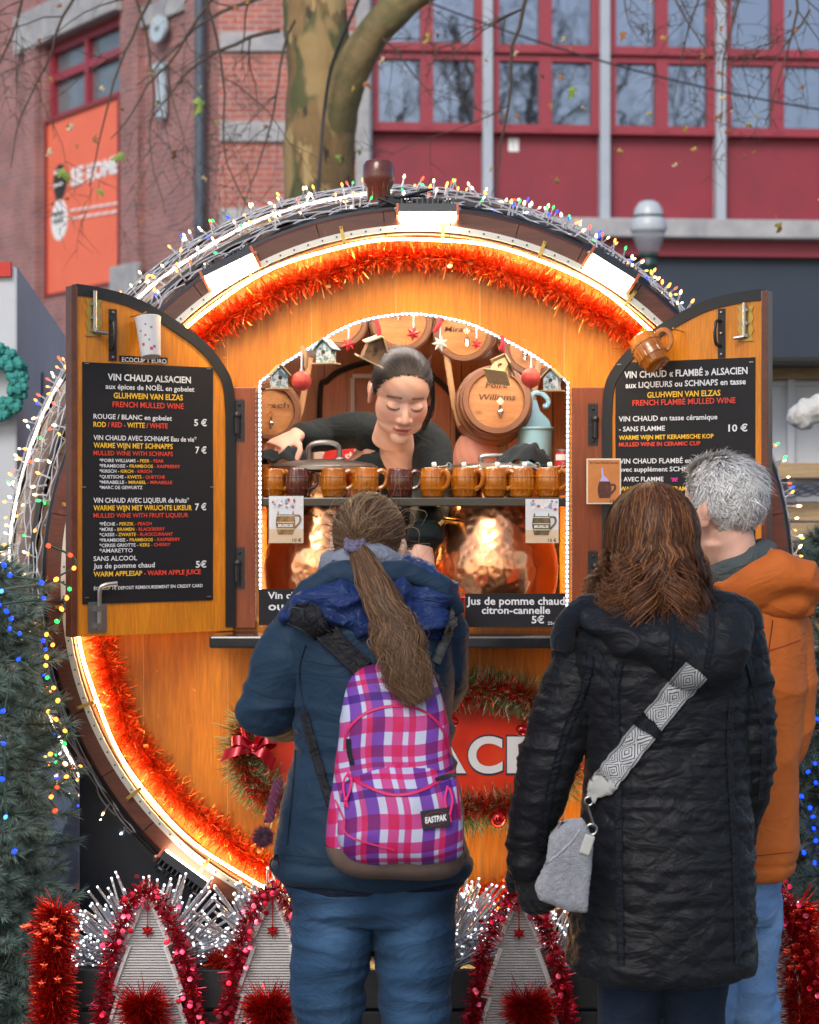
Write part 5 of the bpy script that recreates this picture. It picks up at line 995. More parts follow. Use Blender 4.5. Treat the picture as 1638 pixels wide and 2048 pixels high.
for nm, colr, its in (('red_motif', (.55, .05, .04), ((-.5, 22, 4.5), (.25, 12, 5), (-.2, 40, 3))), ('grey_motif', (.25, .25, .28), ((.35, 55, 3.5), (-.6, 50, 3), (.1, 30, 3))), ('purple_motif', (.2, .06, .3), ((.55, 16, 4), (-.1, 62, 2.5)))):
    mb = MB()
    for an, z, s in its:
        rr = (19.6+6.2*z/78)*k; pts = []
        for q in range(8): a = an+(s/22)*(1 if q % 2 else .55)*math.cos(q*PI/4); zz = z+s*(1 if q % 2 else .55)*math.sin(q*PI/4); r2 = (19.9+6.2*zz/78)*k+.0006; pts.append(Mc @ Vector((r2*math.sin(a), -r2*math.cos(a), zz*k)))
        mb.add(pts, [tuple(range(8))])
    mb.build(nm, M(nm, colr, .5), t, smooth=False)
mb = MB(); mb.tube([dpt(pL, nL, 262, 633, 0), dpt(pL, nL, 268, 632, .04), dpt(pL, nL, 276, 626, .05)], .0022, 6); mb.build('nail', m_brass, doorL)
# copper pots
m_cop = M('hammered_copper', (.94, .44, .22), .22, .97, var=(6, (.84, .34, .15)))
nt = m_cop.node_tree; vo = nd(m_cop, 'ShaderNodeTexVoronoi', feature='SMOOTH_F1'); vo.inputs['Scale'].default_value = 42; tcn = nd(m_cop, 'ShaderNodeTexCoord'); nt.links.new(tcn.outputs['Object'], vo.inputs['Vector']); bp = nd(m_cop, 'ShaderNodeBump'); bp.inputs['Strength'].default_value = .5; bp.inputs['Distance'].default_value = .006; nt.links.new(vo.outputs['Distance'], bp.inputs['Height']); nt.links.new(bp.outputs[0], nt.nodes['Principled BSDF'].inputs['Normal'])
m_lid = M('dark_steel_lid', (.30, .29, .28), .28, .9); m_cloth = M('black_knit_cloth', (.012, .020, .024), .9, bump=(300, .6, .003))
def pot(cx, y, label, prof):
    c = Vector((W(cx, 0, y).x, y, zb+.002)); t = thing('copper_pot', c, label, 'pot'); k = (D+y)/F; Mx = Matrix.Translation(c); mb = MB(); mb.lathe([(r*k, z*k) for r, z in prof], Mx, 64); mb.build('body', m_cop, t); return t, Mx, k
t, Mx, k = pot(648, .24, 'hammered copper pot on the left of the counter behind the ponytail', [(1, 0), (70, 0), (96, 10), (109, 35), (117, 75), (120, 110), (115, 145), (106, 180), (97, 215), (93, 250), (96, 290), (99, 298), (95, 300), (1, 290)])
mb = MB(); mb.lathe([(101*k, 300*k), (108*k, 303*k), (108*k, 310*k), (98*k, 316*k), (60*k, 322*k), (1*k, 326*k)], Mx, 64); ld = mb.build('lid', m_lid, t)
c = Mx @ Vector((0, 0, 324*k)); mb = MB(); mb.tube(smooth_path([c+Vector((-.045, 0, 0)), c+Vector((-.04, 0, .04)), c+Vector((0, 0, .05)), c+Vector((.04, 0, .04)), c+Vector((.045, 0, 0))], 20), .008, 8); mb.ball(c+Vector((.045, 0, .002)), (.018, .014, .006)); mb.build('handle', m_lid, ld)
t, Mx, k = pot(990, .25, 'hammered copper pot with brass spigot on the right of the counter', [(1, 0), (75, 0), (101, 10), (115, 35), (124, 75), (127, 110), (121, 145), (110, 180), (100, 215), (94, 245), (92, 275), (95, 292), (95, 298), (1, 292)])
mb = MB(); mb.lathe([(96*k, 297*k), (104*k, 300*k), (104*k, 306*k), (90*k, 312*k), (1*k, 320*k)], Mx, 64); ld = mb.build('lid', m_lid, t); c = Mx @ Vector((0, 0, 318*k)); mb = MB(); mb.tube(smooth_path([c+Vector((-.04, 0, 0)), c+Vector((-.035, 0, .018)), c+Vector((.035, 0, .018)), c+Vector((.04, 0, 0))], 16), .007, 8); mb.build('handle', m_lid, ld)
m_spig = M('polished_brass', (.80, .55, .18), .12, .97); mb = MB(); a = W(930, 1047, .17); q = W(884, 1040, .10); mb.tube([W(960, 1050, .22), a, q], [.011, .010, .009], 12); mb.tube([q, q+Vector((-.012, -.005, -.012))], [.009, .011], 12); mb.ball(a+Vector((-.012, -.004, 0)), .016); mb.tube([a+Vector((-.012, -.005, .012)), a+Vector((-.012, -.012, .038))], .006, 8); mb.build('spigot', m_spig, t)
def cloth_blob(name, c, sx, sy, h, label, seed, lean=0.):
    mb = MB(); n = 26; vs = []
    for lay in (0, 1):
        for i in range(n):
            for j in range(n):
                u, v = i/(n-1)*2-1, j/(n-1)*2-1; e = max(0, 1-(u*u*.8+v*v*.8)); z = h*e**.6+.012*noise.noise(Vector((u*2.2+seed, v*2.2, seed)))*2+.006*math.sin(u*11+v*5+seed)*e
                vs.append((c[0]+u*sx+lean*z, c[1]+v*sy, c[2]+max(0, z)+.004*lay-.02*(1-e)))
    I = lambda l, i, j: l*n*n+i*n+j; fs = []
    for i in range(n-1):
        for j in range(n-1): fs.append((I(1, i, j), I(1, i+1, j), I(1, i+1, j+1), I(1, i, j+1))); fs.append((I(0, i, j), I(0, i, j+1), I(0, i+1, j+1), I(0, i+1, j)))
    mb.add(vs, fs); return tag(mb.build(name, m_cloth, sharp=0), label, 'cloth')
cloth_blob('folded_cloth', W(1046, 922, .25), .078, .06, .045, 'black ribbed cloth draped over the lid of the right copper pot', 3., .2)
cloth_blob('folded_cloth', W(560, 914, .27), .075, .05, .028, 'black cloth under the hand on the lid of the left copper pot', 8., .3)
# plastic pot holder, tin, back poster, red cup
m_blue = M('pale_blue_plastic', (.28, .58, .70), .4); y = .62; t = thing('hanging_basket', W(1068, 890, y), 'pale blue plastic basket with a hook handle beside the large keg', 'basket'); k = (D+y)/F; cc = W(1070, 900, y); Mx = Matrix.Translation(cc)
mb = MB(); mb.lathe([(1*k, -32*k), (30*k, -30*k), (36*k, 40*k), (39*k, 42*k), (39*k, 46*k), (35*k, 45*k), (29*k, -26*k), (1*k, -27*k)], Mx, 40); mb.build('pot', m_blue, t)
mb = MB(); mb.prism([W(a, b, y+.03) for a, b in ((1036, 860), (1104, 860), (1098, 840), (1080, 822), (1073, 800), (1056, 800), (1052, 822), (1042, 840))][::-1], (0, .006, 0)); mb.tube(smooth_path([W(1064, 808, y+.033), W(1063, 795, y+.033), W(1070, 786, y+.033), W(1085, 788, y+.033), W(1096, 800, y+.033), W(1094, 812, y+.033), W(1086, 813, y+.033)], 24), .008, 8); mb.build('hook', m_blue, t)
c = W(1127, 918, .16); t = thing('tin', c, 'small red and white tin at the right edge of the window', 'tin'); Mx = Matrix.Translation(c); mb = MB(); mb.lathe([(.001, -.02), (.022, -.02), (.022, .020), (.021, .022)], Mx, 24); mb.build('body', M('red_tin', (.5, .02, .02), .35), t); mb = MB(); mb.lathe([(.0222, -.004), (.0224, -.003), (.0224, .012), (.0222, .013)], Mx, 24); mb.build('label', m_txtw, t); mb = MB(); mb.lathe([(.023, .022), (.023, .027), (.001, .028)], Mx, 24); mb.build('lid', m_steel, t)
y = 1.0; t = thing('poster', W(675, 930, y), 'red and white poster on the back wall behind the vendor', 'poster'); mb = MB(); a, b = W(628, 985, y), W(712, 880, y); mb.box(((a.x+b.x)/2, y, (a.z+b.z)/2), (b.x-a.x, .006, b.z-a.z)); mb.build('sheet', M('poster_white', (.7, .68, .62), .6), t, smooth=False)
mb = MB(); mb.prism([W(x, z, y-.0045) for x, z in ((642, 975), (646, 912), (655, 895), (668, 888), (690, 884), (708, 884), (710, 975))], (0, -.002, 0)); mb.build('red_field', M('poster_red', (.62, .02, .015), .5), t, smooth=False); mbs = {}; q0 = W(690, 916, y-.008); textline(mbs, [('ch', 'w')], q0, XF, (0, 0, 1), .03, .02, (0, 0, 0), .04); mbs['w'].build('lettering', m_txtw, t, smooth=False)
c = W(905, 1252, -.10); c.z = W(0, 1272, -.19).z+.001; t = thing('paper_cup', c, 'red cup on the counter beside the navy jacket shoulder', 'cup'); k = (D-.1)/F; mb = MB(); mb.lathe([(.001, 0), (17*k, 0), (18*k, 3*k), (25*k, 70*k), (26.5*k, 72*k), (25*k, 73*k), (23.5*k, 70*k), (16*k, 4*k), (.001, 4*k)], Matrix.Translation(c), 32); mb.build('wall', M('red_cup', (.62, .015, .012), .35), t); mb = MB(); mb.lathe([(.001, 60*k), (23.5*k, 60*k)], Matrix.Translation(c), 24); mb.build('drink', M('mulled_wine', (.10, .01, .01), .05), t)
# photo cards of mugs
def card(px0, py0, px1, py1, y, price, label, kind, title=None):
    a, b = W(px0, py1, y), W(px1, py0, y); t = thing('price_card', Vector(((a.x+b.x)/2, y, a.z)), label, 'card'); w_, h = b.x-a.x, b.z-a.z
    def X(u, v, l=0): return Vector((a.x+u*w_, y-.002-l, a.z+v*h))
    mb = MB(); mb.box(((a.x+b.x)/2, y, (a.z+b.z)/2), (w_, .003, h)); mb.build('paper', M('card_paper', (.62, .62, .64), .3, coat=.4) if kind != 'f' else M('card_border', (.72, .66, .56), .35, coat=.3), t, smooth=False)
    def quad(u0, v0, u1, v1, l, nm, m): mb = MB(); mb.prism([X(u0, v0, l), X(u1, v0, l), X(u1, v1, l), X(u0, v1, l)], (0, -.0004, 0)); return mb.build(nm, m, t, smooth=False)
    if kind == 'f':
        quad(.04, .03, .96, .97, 0, 'orange_ground', M('card_orange', (.58, .21, .05), .35, coat=.3, var=(30, (.50, .17, .04)))); mc = M('printed_dark_mug', (.13, .035, .022), .4, var=(90, (.06, .015, .012))); cx, z0, mw, mh = .52, .13, .40, .36
    else:
        quad(.0, .0, 1, .30, 0, 'table_print', M('card_tan', (.58, .40, .24), .35, coat=.3, var=(20, (.62, .50, .38)))); mc = M('printed_mug', (.36, .20, .08), .3, var=(60, (.16, .08, .03), .4, .6)) if kind == 'a' else M('printed_mug_dark', (.17, .13, .07), .3, var=(60, (.07, .05, .03), .4, .6)); cx, z0, mw, mh = .48, .18, .56, .50
    mb = MB(); O = []
    for f in np.linspace(0, 1, 12): O.append(X(cx+mw/2*(.78+.22*math.sin(PI*f)), z0+mh*f, .001))
    for f in np.linspace(1, 0, 12): O.append(X(cx-mw/2*(.78+.22*math.sin(PI*f)), z0+mh*f, .001))
    mb.prism(O, (0, -.0004, 0)); hp_ = smooth_path([X(cx+mw*.42, z0+mh*.82, .0012), X(cx+mw*.72, z0+mh*.80, .0012), X(cx+mw*.74, z0+mh*.55, .0012), X(cx+mw*.42, z0+mh*.25, .0012)], 14); mb.tube(hp_, w_*.03, 6, flat=.2, up=(0, 1, 0)); mb.build('mug_print', mc, t, smooth=False)
    if kind == 'f':
        mb = MB(); mb.prism([X(.38, .50, .0016), X(.66, .50, .0016), X(.60, .56, .0016), X(.50, .62, .0016), X(.47, .80, .0016), X(.42, .78, .0016), X(.44, .6, .0016)], (0, -.0003, 0)); mb.build('flame_print', M('printed_flame', (.45, .40, .75), .4), t, smooth=False)
    else:
        for f in (.22, .5, .78): quad(cx-mw*.46, z0+mh*f, cx+mw*.46, z0+mh*f+.02, .0016, 'hoop_print', M('printed_hoop', (.62, .50, .30), .3))
        quad(cx-mw*.34, z0+mh*.86, cx+mw*.36, z0+mh*1.02, .0016, 'highlight_print', M('printed_sky', (.55, .66, .75), .3)); mbs = {}; textline(mbs, [('BRUXELLES', 'w')], X(cx-mw*.38, z0+mh*.33, .0024), XF, (0, 0, 1), w_*mw*.76, h*.06, (0, 0, 0), .03); mbs['w'].build('mug_lettering', m_txtw, t, smooth=False)
        mb = MB()
        for k in range(26): u, v, s = rnd.uniform(.05, .95), rnd.uniform(.76, .96), rnd.uniform(.02, .05); mb.prism([X(u+s*math.cos(q), v+s*.7*math.sin(q), .001+.00003*k) for q in np.linspace(0, 2*PI, 8, endpoint=False)], (0, -.0002, 0), mi=rnd.randrange(3))
        mb.build('market_print', [M('print_blue', (.22, .34, .55), .4), M('print_red', (.45, .05, .06), .4), M('print_pale', (.70, .70, .74), .4)], t, smooth=False)
    mbs = {}; textline(mbs, [(price, 'w')], X(.68, .03, .0014), XF, (0, 0, 1), w_*.26, h*.07, (0, 0, 0), .015)
    if title: textline(mbs, [(title, 'w')], X(.08, .885, .0014), XF, (0, 0, 1), w_*.84, h*.05, (0, 0, 0), .01)
    mbs['w'].build('lettering', m_burn, t, smooth=False)
card(538, 992, 607, 1086, .038, '10 €', 'photo card of a pale mug priced 10 € hanging left under the shelf', 'a'); card(1051, 998, 1117, 1086, .038, '12 €', 'photo card of a dark mug priced 12 € hanging right under the shelf', 'b')
card(1173, 917, 1242, 1008, -.035, '12 €', 'orange card with a flaming mug priced 12 € beside the right door', 'f', 'Vin Chaud Flambé Alsacien')
# ================= PEOPLE =================
def fuse(mb, voxel, it=3, fac=.5):
    me = bpy.data.meshes.new('f'); me.from_pydata([tuple(v) for v in mb.v], [], mb.f); o = bpy.data.objects.new('f', me); COL.objects.link(o)
    m = o.modifiers.new('r', 'REMESH'); m.mode = 'VOXEL'; m.voxel_size = voxel
    if it: s = o.modifiers.new('s', 'SMOOTH'); s.iterations = it; s.factor = fac
    dg = bpy.context.evaluated_depsgraph_get(); ev = o.evaluated_get(dg); em = ev.to_mesh()
    V = np.empty(len(em.vertices)*3); em.vertices.foreach_get('co', V); N = np.empty(len(V)); em.vertex_normals.foreach_get('vector', N)
    fs = [tuple(p.vertices) for p in em.polygons]; ev.to_mesh_clear(); bpy.data.objects.remove(o); bpy.data.meshes.remove(me)
    return V.reshape(-1, 3), N.reshape(-1, 3), fs
def mbof(V, fs, col=None):
    mb = MB(); mb.add(V.tolist(), fs, 0, None if col is None else col.tolist()); return mb
def disp(V, N, fn):
    d = np.array([fn(Vector(v), Vector(n)) for v, n in zip(V.tolist(), N.tolist())]); return V+N*d[:, None]
def nz(p, sx, sy, sz, s=0.): return noise.noise(Vector((p.x*sx+s, p.y*sy+s*1.7, p.z*sz-s)))
def folds(p, sx=5, sy=5, sz=13, s=0.):
    q = Vector((p.x*sx+s, p.y*sy, p.z*sz)); q += noise.noise_vector(q*.6)*.5; n = noise.noise(q); return (1-abs(n)*2.2)
def bvh(V, fs): return BVHTree.FromPolygons([Vector(v) for v in V.tolist()], fs)
CAMO = Vector((0, -D, CZ))
def proj(tree, px, py, lift=.003):
    dr = Vector(((px-CX)/F, 1, (CY-py)/F)).normalized(); h, n, i, d = tree.ray_cast(CAMO, dr)
    if h is None: return None
    if n.dot(dr) > 0: n = -n
    return h+n*lift, n
def proj_strip(trees, path, w, lift=.003, n=30, across=4, th=.003):
    """band w pixels wide laid on a surface along a pixel path; returns MB with (u, v) in the colour layer"""
    P = smooth_path([Vector((a, b, 0)) for a, b in path], n); rows = []; last = None; mb = MB()
    for i, p in enumerate(P):
        t = (P[min(i+1, n-1)]-P[max(i-1, 0)]).normalized(); s = Vector((-t.y, t.x, 0)); row = []; ww = w(i/(n-1)) if callable(w) else w
        for j in range(across+1):
            q = p+s*ww*(j/across-.5); best = None
            for tr_ in trees:
                h = proj(tr_, q.x, q.y, lift)
                if h and (best is None or h[0].y < best[0].y): best = h
            if best is None: best = last
            if best is None: continue
            row.append(best[0]); last = best
        if len(row) == across+1: rows.append((row, i/(n-1)))
    top = [(p, (j/across, v, 0)) for row, v in rows for j, p in enumerate(row)]; nr = len(rows); k = across+1
    vs = [p for p, c in top]+[p+Vector((0, th, 0)) for p, c in top]; cs = [c for p, c in top]*2; fs = []
    for i in range(nr-1):
        for j in range(across): a = i*k+j; fs.append((a, a+1, a+k+1, a+k)); b = a+nr*k; fs.append((b, b+k, b+k+1, b+1))
        for a in (i*k, i*k+across): b = a+nr*k; fs.append((a, a+k, b+k, b))
    mb.add(vs, fs, 0, cs); return mb
SKIN = np.array((.70, .43, .33))
m_skin = M('skin', (1, 1, 1), .48, attr=True, sss=.12, bump=(500, .08, .001)); m_skin.node_tree.nodes['Principled BSDF'].inputs['Specular IOR Level'].default_value = .35
def head_mb(lids=True, fat=0.):
    h = MB()
    h.ball((0, .012, .030), (.074, .098, .088), nu=40, nv=28); h.ball((0, -.030, -.030), (.0685+fat, .062, .075), nu=32, nv=22); h.ball((0, -.036, -.070), (.060+fat, .050, .038), nu=28, nv=18); h.ball((0, -.071, -.100), (.027, .022, .020))
    for s in (-1, 1):
        h.ball((s*.036, -.053, -.032), (.026, .021, .032)); h.ball((s*.0130, -.094, -.038), (.0090, .010, .0080)); h.ball((s*.0310, -.0735, -.003), (.0150, .0115, .0120))
        Rm = Matrix.Rotation(s*.35, 3, 'Z'); h.ball((s*.078, .010, -.012), (.007, .017, .031), Rm); h.ball((s*.080, .006, -.030), (.006, .010, .012), Rm); h.ball((s*.084, .022, .002), (.004, .008, .022), Rm)
    h.tube([(0, -.076, .014), (0, -.085, -.004), (0, -.098, -.023), (0, -.1015, -.033)], [.0075, .0080, .0100, .0112], 14); h.ball((0, -.1015, -.034), (.012, .0125, .0115)); h.ball((0, -.058, .036), (.046, .0235, .042), nu=24, nv=16)
    h.ball((0, -.0885, -.0635), (.023, .008, .0055)); h.ball((0, -.0875, -.0735), (.019, .009, .0070))
    h.tube([(0, .024, -.05), (0, .036, -.10), (0, .044, -.18)], [.048, .044, .052], 24)
    return h
def G(x, z, cx, cz, sx, sz): return np.exp(-((x-cx)/sx)**2-((z-cz)/sz)**2)
def face(V, Mh, lips=(.50, .085, .085), brow=(.09, .05, .035), blush=.25):
    Mi = np.array(Mh.inverted()); L = V @ Mi[:3, :3].T+Mi[:3, 3]; fw = np.array(Mh.to_3x3() @ Vector((0, -1, 0))); x, y, z = L.T; fr = ((y < -.035) & (abs(x) < .075) & (z > -.125) & (z < .125)).astype(float); d = 0*x
    for s in (-1, 1):
        d -= .0022*G(x, z, s*.030, .010, .017, .007)+.0035*G(x, z, s*.016, .0, .006, .010); d += .0015*G(x, z, s*.031, -.005, .012, .005); d -= .0018*G(x, z, s*.032, -.0155, .014, .003)
        d -= .0022*G(x, z, s*.029, -.056, .006, .012)
    d -= .0040*G(x, z, 0, -.0685, .022, .0018)+.0015*G(x, z, 0, -.054, .005, .006)+.002*G(x, z, 0, -.084, .018, .004)
    V2 = V+fw*(d*fr)[:, None]; C = np.tile(SKIN, (len(V), 1)); C *= (1+.05*np.sin(L[:, :1]*140+L[:, 2:]*170))
    def mixc(w, col):
        nonlocal C
        w = np.clip(w*fr, 0, 1)[:, None]; C = C*(1-w)+np.array(col)*w
    for s in (-1, 1):
        mixc(blush*G(x, z, s*.040, -.028, .022, .018), (.62, .22, .18)); mixc(.9*np.exp(-((z-(.0215+.004*np.cos((x-s*.03)*60)-.004*(abs(x)-.03)/.02))/.0042)**2)*((abs(x) > .013) & (abs(x) < .049) & (x*s > 0)), brow)
        yl = -.0085+.30*((x-s*.031)**2)/.02; mixc(.92*np.exp(-((z-yl)/.0029)**2)*(abs(x-s*.031) < .0165), (.035, .022, .02)); mixc(.30*G(x, z, s*.031, .004, .014, .005), (.38, .19, .14))
    lz_ = -.0685; mixc(.85*((abs(x) < .0245))*np.exp(-((z-lz_)/(.0088*(1-(x/.027)**2*.75).clip(.1, 1)))**4), lips); mixc(.9*(abs(x) < .023)*np.exp(-((z-lz_)/.0016)**2), (.16, .04, .04))
    mixc(.75*(G(x, z, .0075, -.0465, .003, .0022)+G(x, z, -.0075, -.0465, .003, .0022))*(y < -.09), (.22, .09, .07))
    return V2, C
def hand_mb(mir=1, curl=(.35, .4, .3), spread=.06, k=1., thumb=(.62, .70, -.25), fat=1.):
    h = MB(); h.tube([(-.03, 0, 0), (.0, 0, 0), (.03, .001, 0), (.065, 0, 0), (.092, 0, -.001)], [(.026, .020), (.027, .019), (.037, .017), (.041, .0150), (.038, .0125)], 16, up=(0, 0, 1))
    for i, (y0, ln, r) in enumerate(((.0300, .074, .0088), (.0100, .082, .0090), (-.0105, .076, .0086), (-.0295, .060, .0076))):
        p = Vector((.083, y0, 0)); a = 0; pts = [p]; c = [x*(1+.12*(i-1)) for x in curl]; sd_ = spread*(1.5-i)
        for j, f in enumerate((.46, .30, .24)):
            a += c[j]; d = Vector((math.cos(a)*math.cos(sd_), math.sin(sd_), -math.sin(a))); pts.append(pts[-1]+d*ln*f*.5); pts.append(pts[-1]+d*ln*f*.5)
        h.tube(pts, [r*x*fat for x in (1.05, 1.02, 1.0, .96, .94, .9, .72)], 10)
        h.ball(pts[-1], r*.72*fat, nu=10, nv=6)
    t = Vector(thumb).normalized(); p = Vector((.022, .030, -.006)); a = p+t*.042; b = a+(t+Vector((.5, -.25, -.25))).normalized()*.030; h.tube([p, p.lerp(a, .6), a, a.lerp(b, .5), b], [.0135*fat, .012*fat, .0105*fat, .010*fat, .0075*fat], 10); h.ball(b, .0075*fat, nu=10, nv=6)
    h.v = [(v[0]*k, v[1]*k*mir, v[2]*k) for v in h.v]
    if mir < 0: h.f = [f[::-1] for f in h.f]
    return h
def hand_M(wrist, xdir, back):   # xdir: finger direction, back: direction the back of the hand faces
    x = Vector(xdir).normalized(); z = Vector(back); z = (z-x*z.dot(x)).normalized(); y = z.cross(x); m = Matrix((x, y, z)).transposed().to_4x4(); m.translation = Vector(wrist); return m
def limb(mb, pts, rs, n=18): P = smooth_path(pts, 24); mb.tube(P, lerp_list(rs, 24), n); mb.ball(P[0], rs[0]*.99, nu=18, nv=12); mb.ball(P[-1], rs[-1]*.99, nu=18, nv=12)
def levels(y0, rows):   # rows: (py, x0, x1, ry, dcy)
    out = []
    for py, x0, x1, ry, dc in rows: c = W((x0+x1)/2, py, y0); out.append((c.x, y0+dc, c.z, (x1-x0)/2*(D+y0)/F, ry))
    return out
def dense(lev, n=26):
    a = np.array(lev); t = np.linspace(0, len(a)-1, n); P = smooth_path([Vector(r[:3]) for r in lev], n); Q = smooth_path([Vector((r[3], r[4], 0)) for r in lev], n); return [(p.x, p.y, p.z, q.x, q.y) for p, q in zip(P, Q)]
def legs(mb, hips, knees, ankles, rs, fwd):
    for h, k, a in zip(hips, knees, ankles): limb(mb, [h, Vector(h).lerp(Vector(k), .5), k, Vector(k).lerp(Vector(a), .45), a], rs); mb.ball(Vector(a)+Vector(fwd)*.07+Vector((0, 0, -.05)), (.045, .045, .035)); mb.tube([Vector(a)+Vector((0, 0, -.04))-Vector(fwd)*.03, Vector(a)+Vector(fwd)*.09+Vector((0, 0, -.055)), Vector(a)+Vector(fwd)*.17+Vector((0, 0, -.06))], [.04, .042, .03], 14)
def shoes(parent, ankles, fwd, mat):
    for a in ankles:
        a = Vector(a); f = Vector(fwd); mb = MB(); mb.tube([a+Vector((0, 0, -.035))-f*.045, a+Vector((0, 0, -.045))+f*.05, a+Vector((0, 0, -.055))+f*.13, a+Vector((0, 0, -.06))+f*.20], [.050, .052, .050, .034], 16); mb.box(a+f*.07+Vector((0, 0, -.09)), (.09, .09, .02)); V, N, fs = fuse(mb, .008, 3); mbof(V, fs).build('shoe', mat, parent, sharp=0)
# ---------- hair
def strip(mb, P, w, nrm, col):   # flat tapered ribbon
    vs = []; n = len(P); fs = []
    for i, p in enumerate(P):
        t = (P[min(i+1, n-1)]-P[max(i-1, 0)]); s = t.cross(nrm[i]); s = s.normalized() if s.length > 1e-9 else Vector((1, 0, 0)); ww = w*(1 if i < n*.55 else max(.12, 1-(i-n*.55)/(n*.5)))*.5
        vs += [p-s*ww, p+s*ww]
    for i in range(n-1): fs.append((2*i, 2*i+1, 2*i+3, 2*i+2))
    mb.add(vs, fs, 0, col)
CC, CR = Vector((0, .012, .030)), Vector((.074, .098, .088))
def ell(d, k): return CC+Vector((d.x*CR.x, d.y*CR.y, d.z*CR.z))*k
def hairline(d):
    p = ell(d, 1.); return p.y > np.interp(p.z, [-.06, -.02, 0, .03, .06, .080, .100], [.03, .018, -.014, -.036, -.050, -.060, -.085]) and p.z > -.062
def pick(cols, v=.16):
    c = cols[rnd.randrange(len(cols))]; f = 1+rnd.uniform(-v, v); return (c[0]*f, c[1]*f, c[2]*f)
def rdir():
    while True:
        v = Vector((rnd.gauss(0, 1), rnd.gauss(0, 1), rnd.gauss(0, 1)))
        if v.length > .01: return v.normalized()
def cap(mb, Mh, k, col, test=hairline):
    vs = []; ids = {}; fs = []; nu, nv = 48, 30; ok = []
    for j in range(nv+1):
        for i in range(nu): th = PI*j/nv; a = 2*PI*i/nu; d = Vector((math.sin(th)*math.cos(a), math.sin(th)*math.sin(a), math.cos(th))); ok.append(test(d)); vs.append(Mh @ ell(d, k))
    for j in range(nv):
        for i in range(nu):
            f = (j*nu+i, (j+1)*nu+i, (j+1)*nu+(i+1) % nu, j*nu+(i+1) % nu)
            if all(ok[q] for q in f): fs.append(f)
    mb.add(vs, fs, 0, col)
def pulled(mb, Mh, T, n, cols, wd=.0035, k=1.05, fly=.04):
    Td = Vector(((T[0]-CC.x)/CR.x, (T[1]-CC.y)/CR.y, (T[2]-CC.z)/CR.z)); Tn = Td.normalized(); R3 = Mh.to_3x3()
    for i in range(n):
        while True:
            d = rdir()
            if hairline(d) and d.dot(Tn) < .985: break
        ang = d.angle(Tn); ax = d.cross(Tn).normalized(); P = []; NN = []; f = rnd.random() < fly; kk = k+rnd.uniform(-.012, .018)+(rnd.uniform(.01, .06) if f else 0); ph = rnd.uniform(0, 6); m_ = 11
        for j in range(m_):
            s = j/(m_-1); q = Quaternion(ax, ang*s) @ d; lift = (1.006+(kk-1.006)*min(1, s/.16)**.7)+(.004*math.sin(s*7+ph)*s); lift = lift*(1-s**6)+Td.length*s**6 if not f else lift+.12*math.sin(s*PI)*s
            jit = Vector((math.sin(ph+s*9), math.cos(ph*2+s*8), math.sin(ph*3+s*7)))*(.010 if f else .0014)*(1-s)*s*4; P.append(Mh @ (ell(q, lift)+jit)); NN.append(R3 @ q)
        strip(mb, P, (.0011 if f else wd)*rnd.uniform(.6, 1.2), NN, pick(cols))
def hang_tail(mb, path, rad, n, cols, wd=.003, wave=.012, nrm=Vector((0, -1, 0)), wf=3.):
    P0 = smooth_path(path, 22); Rr = lerp_list(rad, 22)
    for i in range(n):
        lk = rnd.randrange(64); rl = random.Random(lk+n); a = rl.uniform(0, 2*PI)+rnd.gauss(0, .35); f = min(1.1, max(0, rl.random()**.5+rnd.gauss(0, .14))); stop = rnd.uniform(.62, 1.) if rnd.random() < .6 else 1.; ph = rl.uniform(0, 6)+rnd.gauss(0, .25); ph2 = rl.uniform(0, 6)+rnd.gauss(0, .25); P = []; fr_ = wf*rl.uniform(.7, 1.3); fl = rnd.random() < .05; dr = Vector((rnd.gauss(0, .22), rnd.gauss(0, .1), rnd.gauss(0, .15)))*rad[-1]*(3 if fl else 1.3)
        for j in range(18):
            s = j/17*stop; i0 = min(20, int(s*21)); g = s*21-i0; c = P0[i0].lerp(P0[i0+1], g); r_ = Rr[i0]+(Rr[i0+1]-Rr[i0])*g; t = (P0[i0+1]-P0[i0]).normalized(); u = t.cross(nrm).normalized(); v = t.cross(u)
            am = wave*min(1, s*2)*(2 if fl else 1); P.append(c+dr*s*s+u*(math.cos(a)*r_*f+am*math.sin(fr_*2*PI*s+ph))+v*(math.sin(a)*r_*f*.55+am*.6*math.sin(fr_*2*PI*s+ph2)))
        out = u*math.cos(a)+v*math.sin(a); strip(mb, P, wd*rnd.uniform(.5, 1.2), [(out*.6+nrm*.7).normalized()]*18, pick(cols))
def hairmat(name): return M(name, (1, 1, 1), .5, attr=True, spec=.22)
m_hair = hairmat('hair')
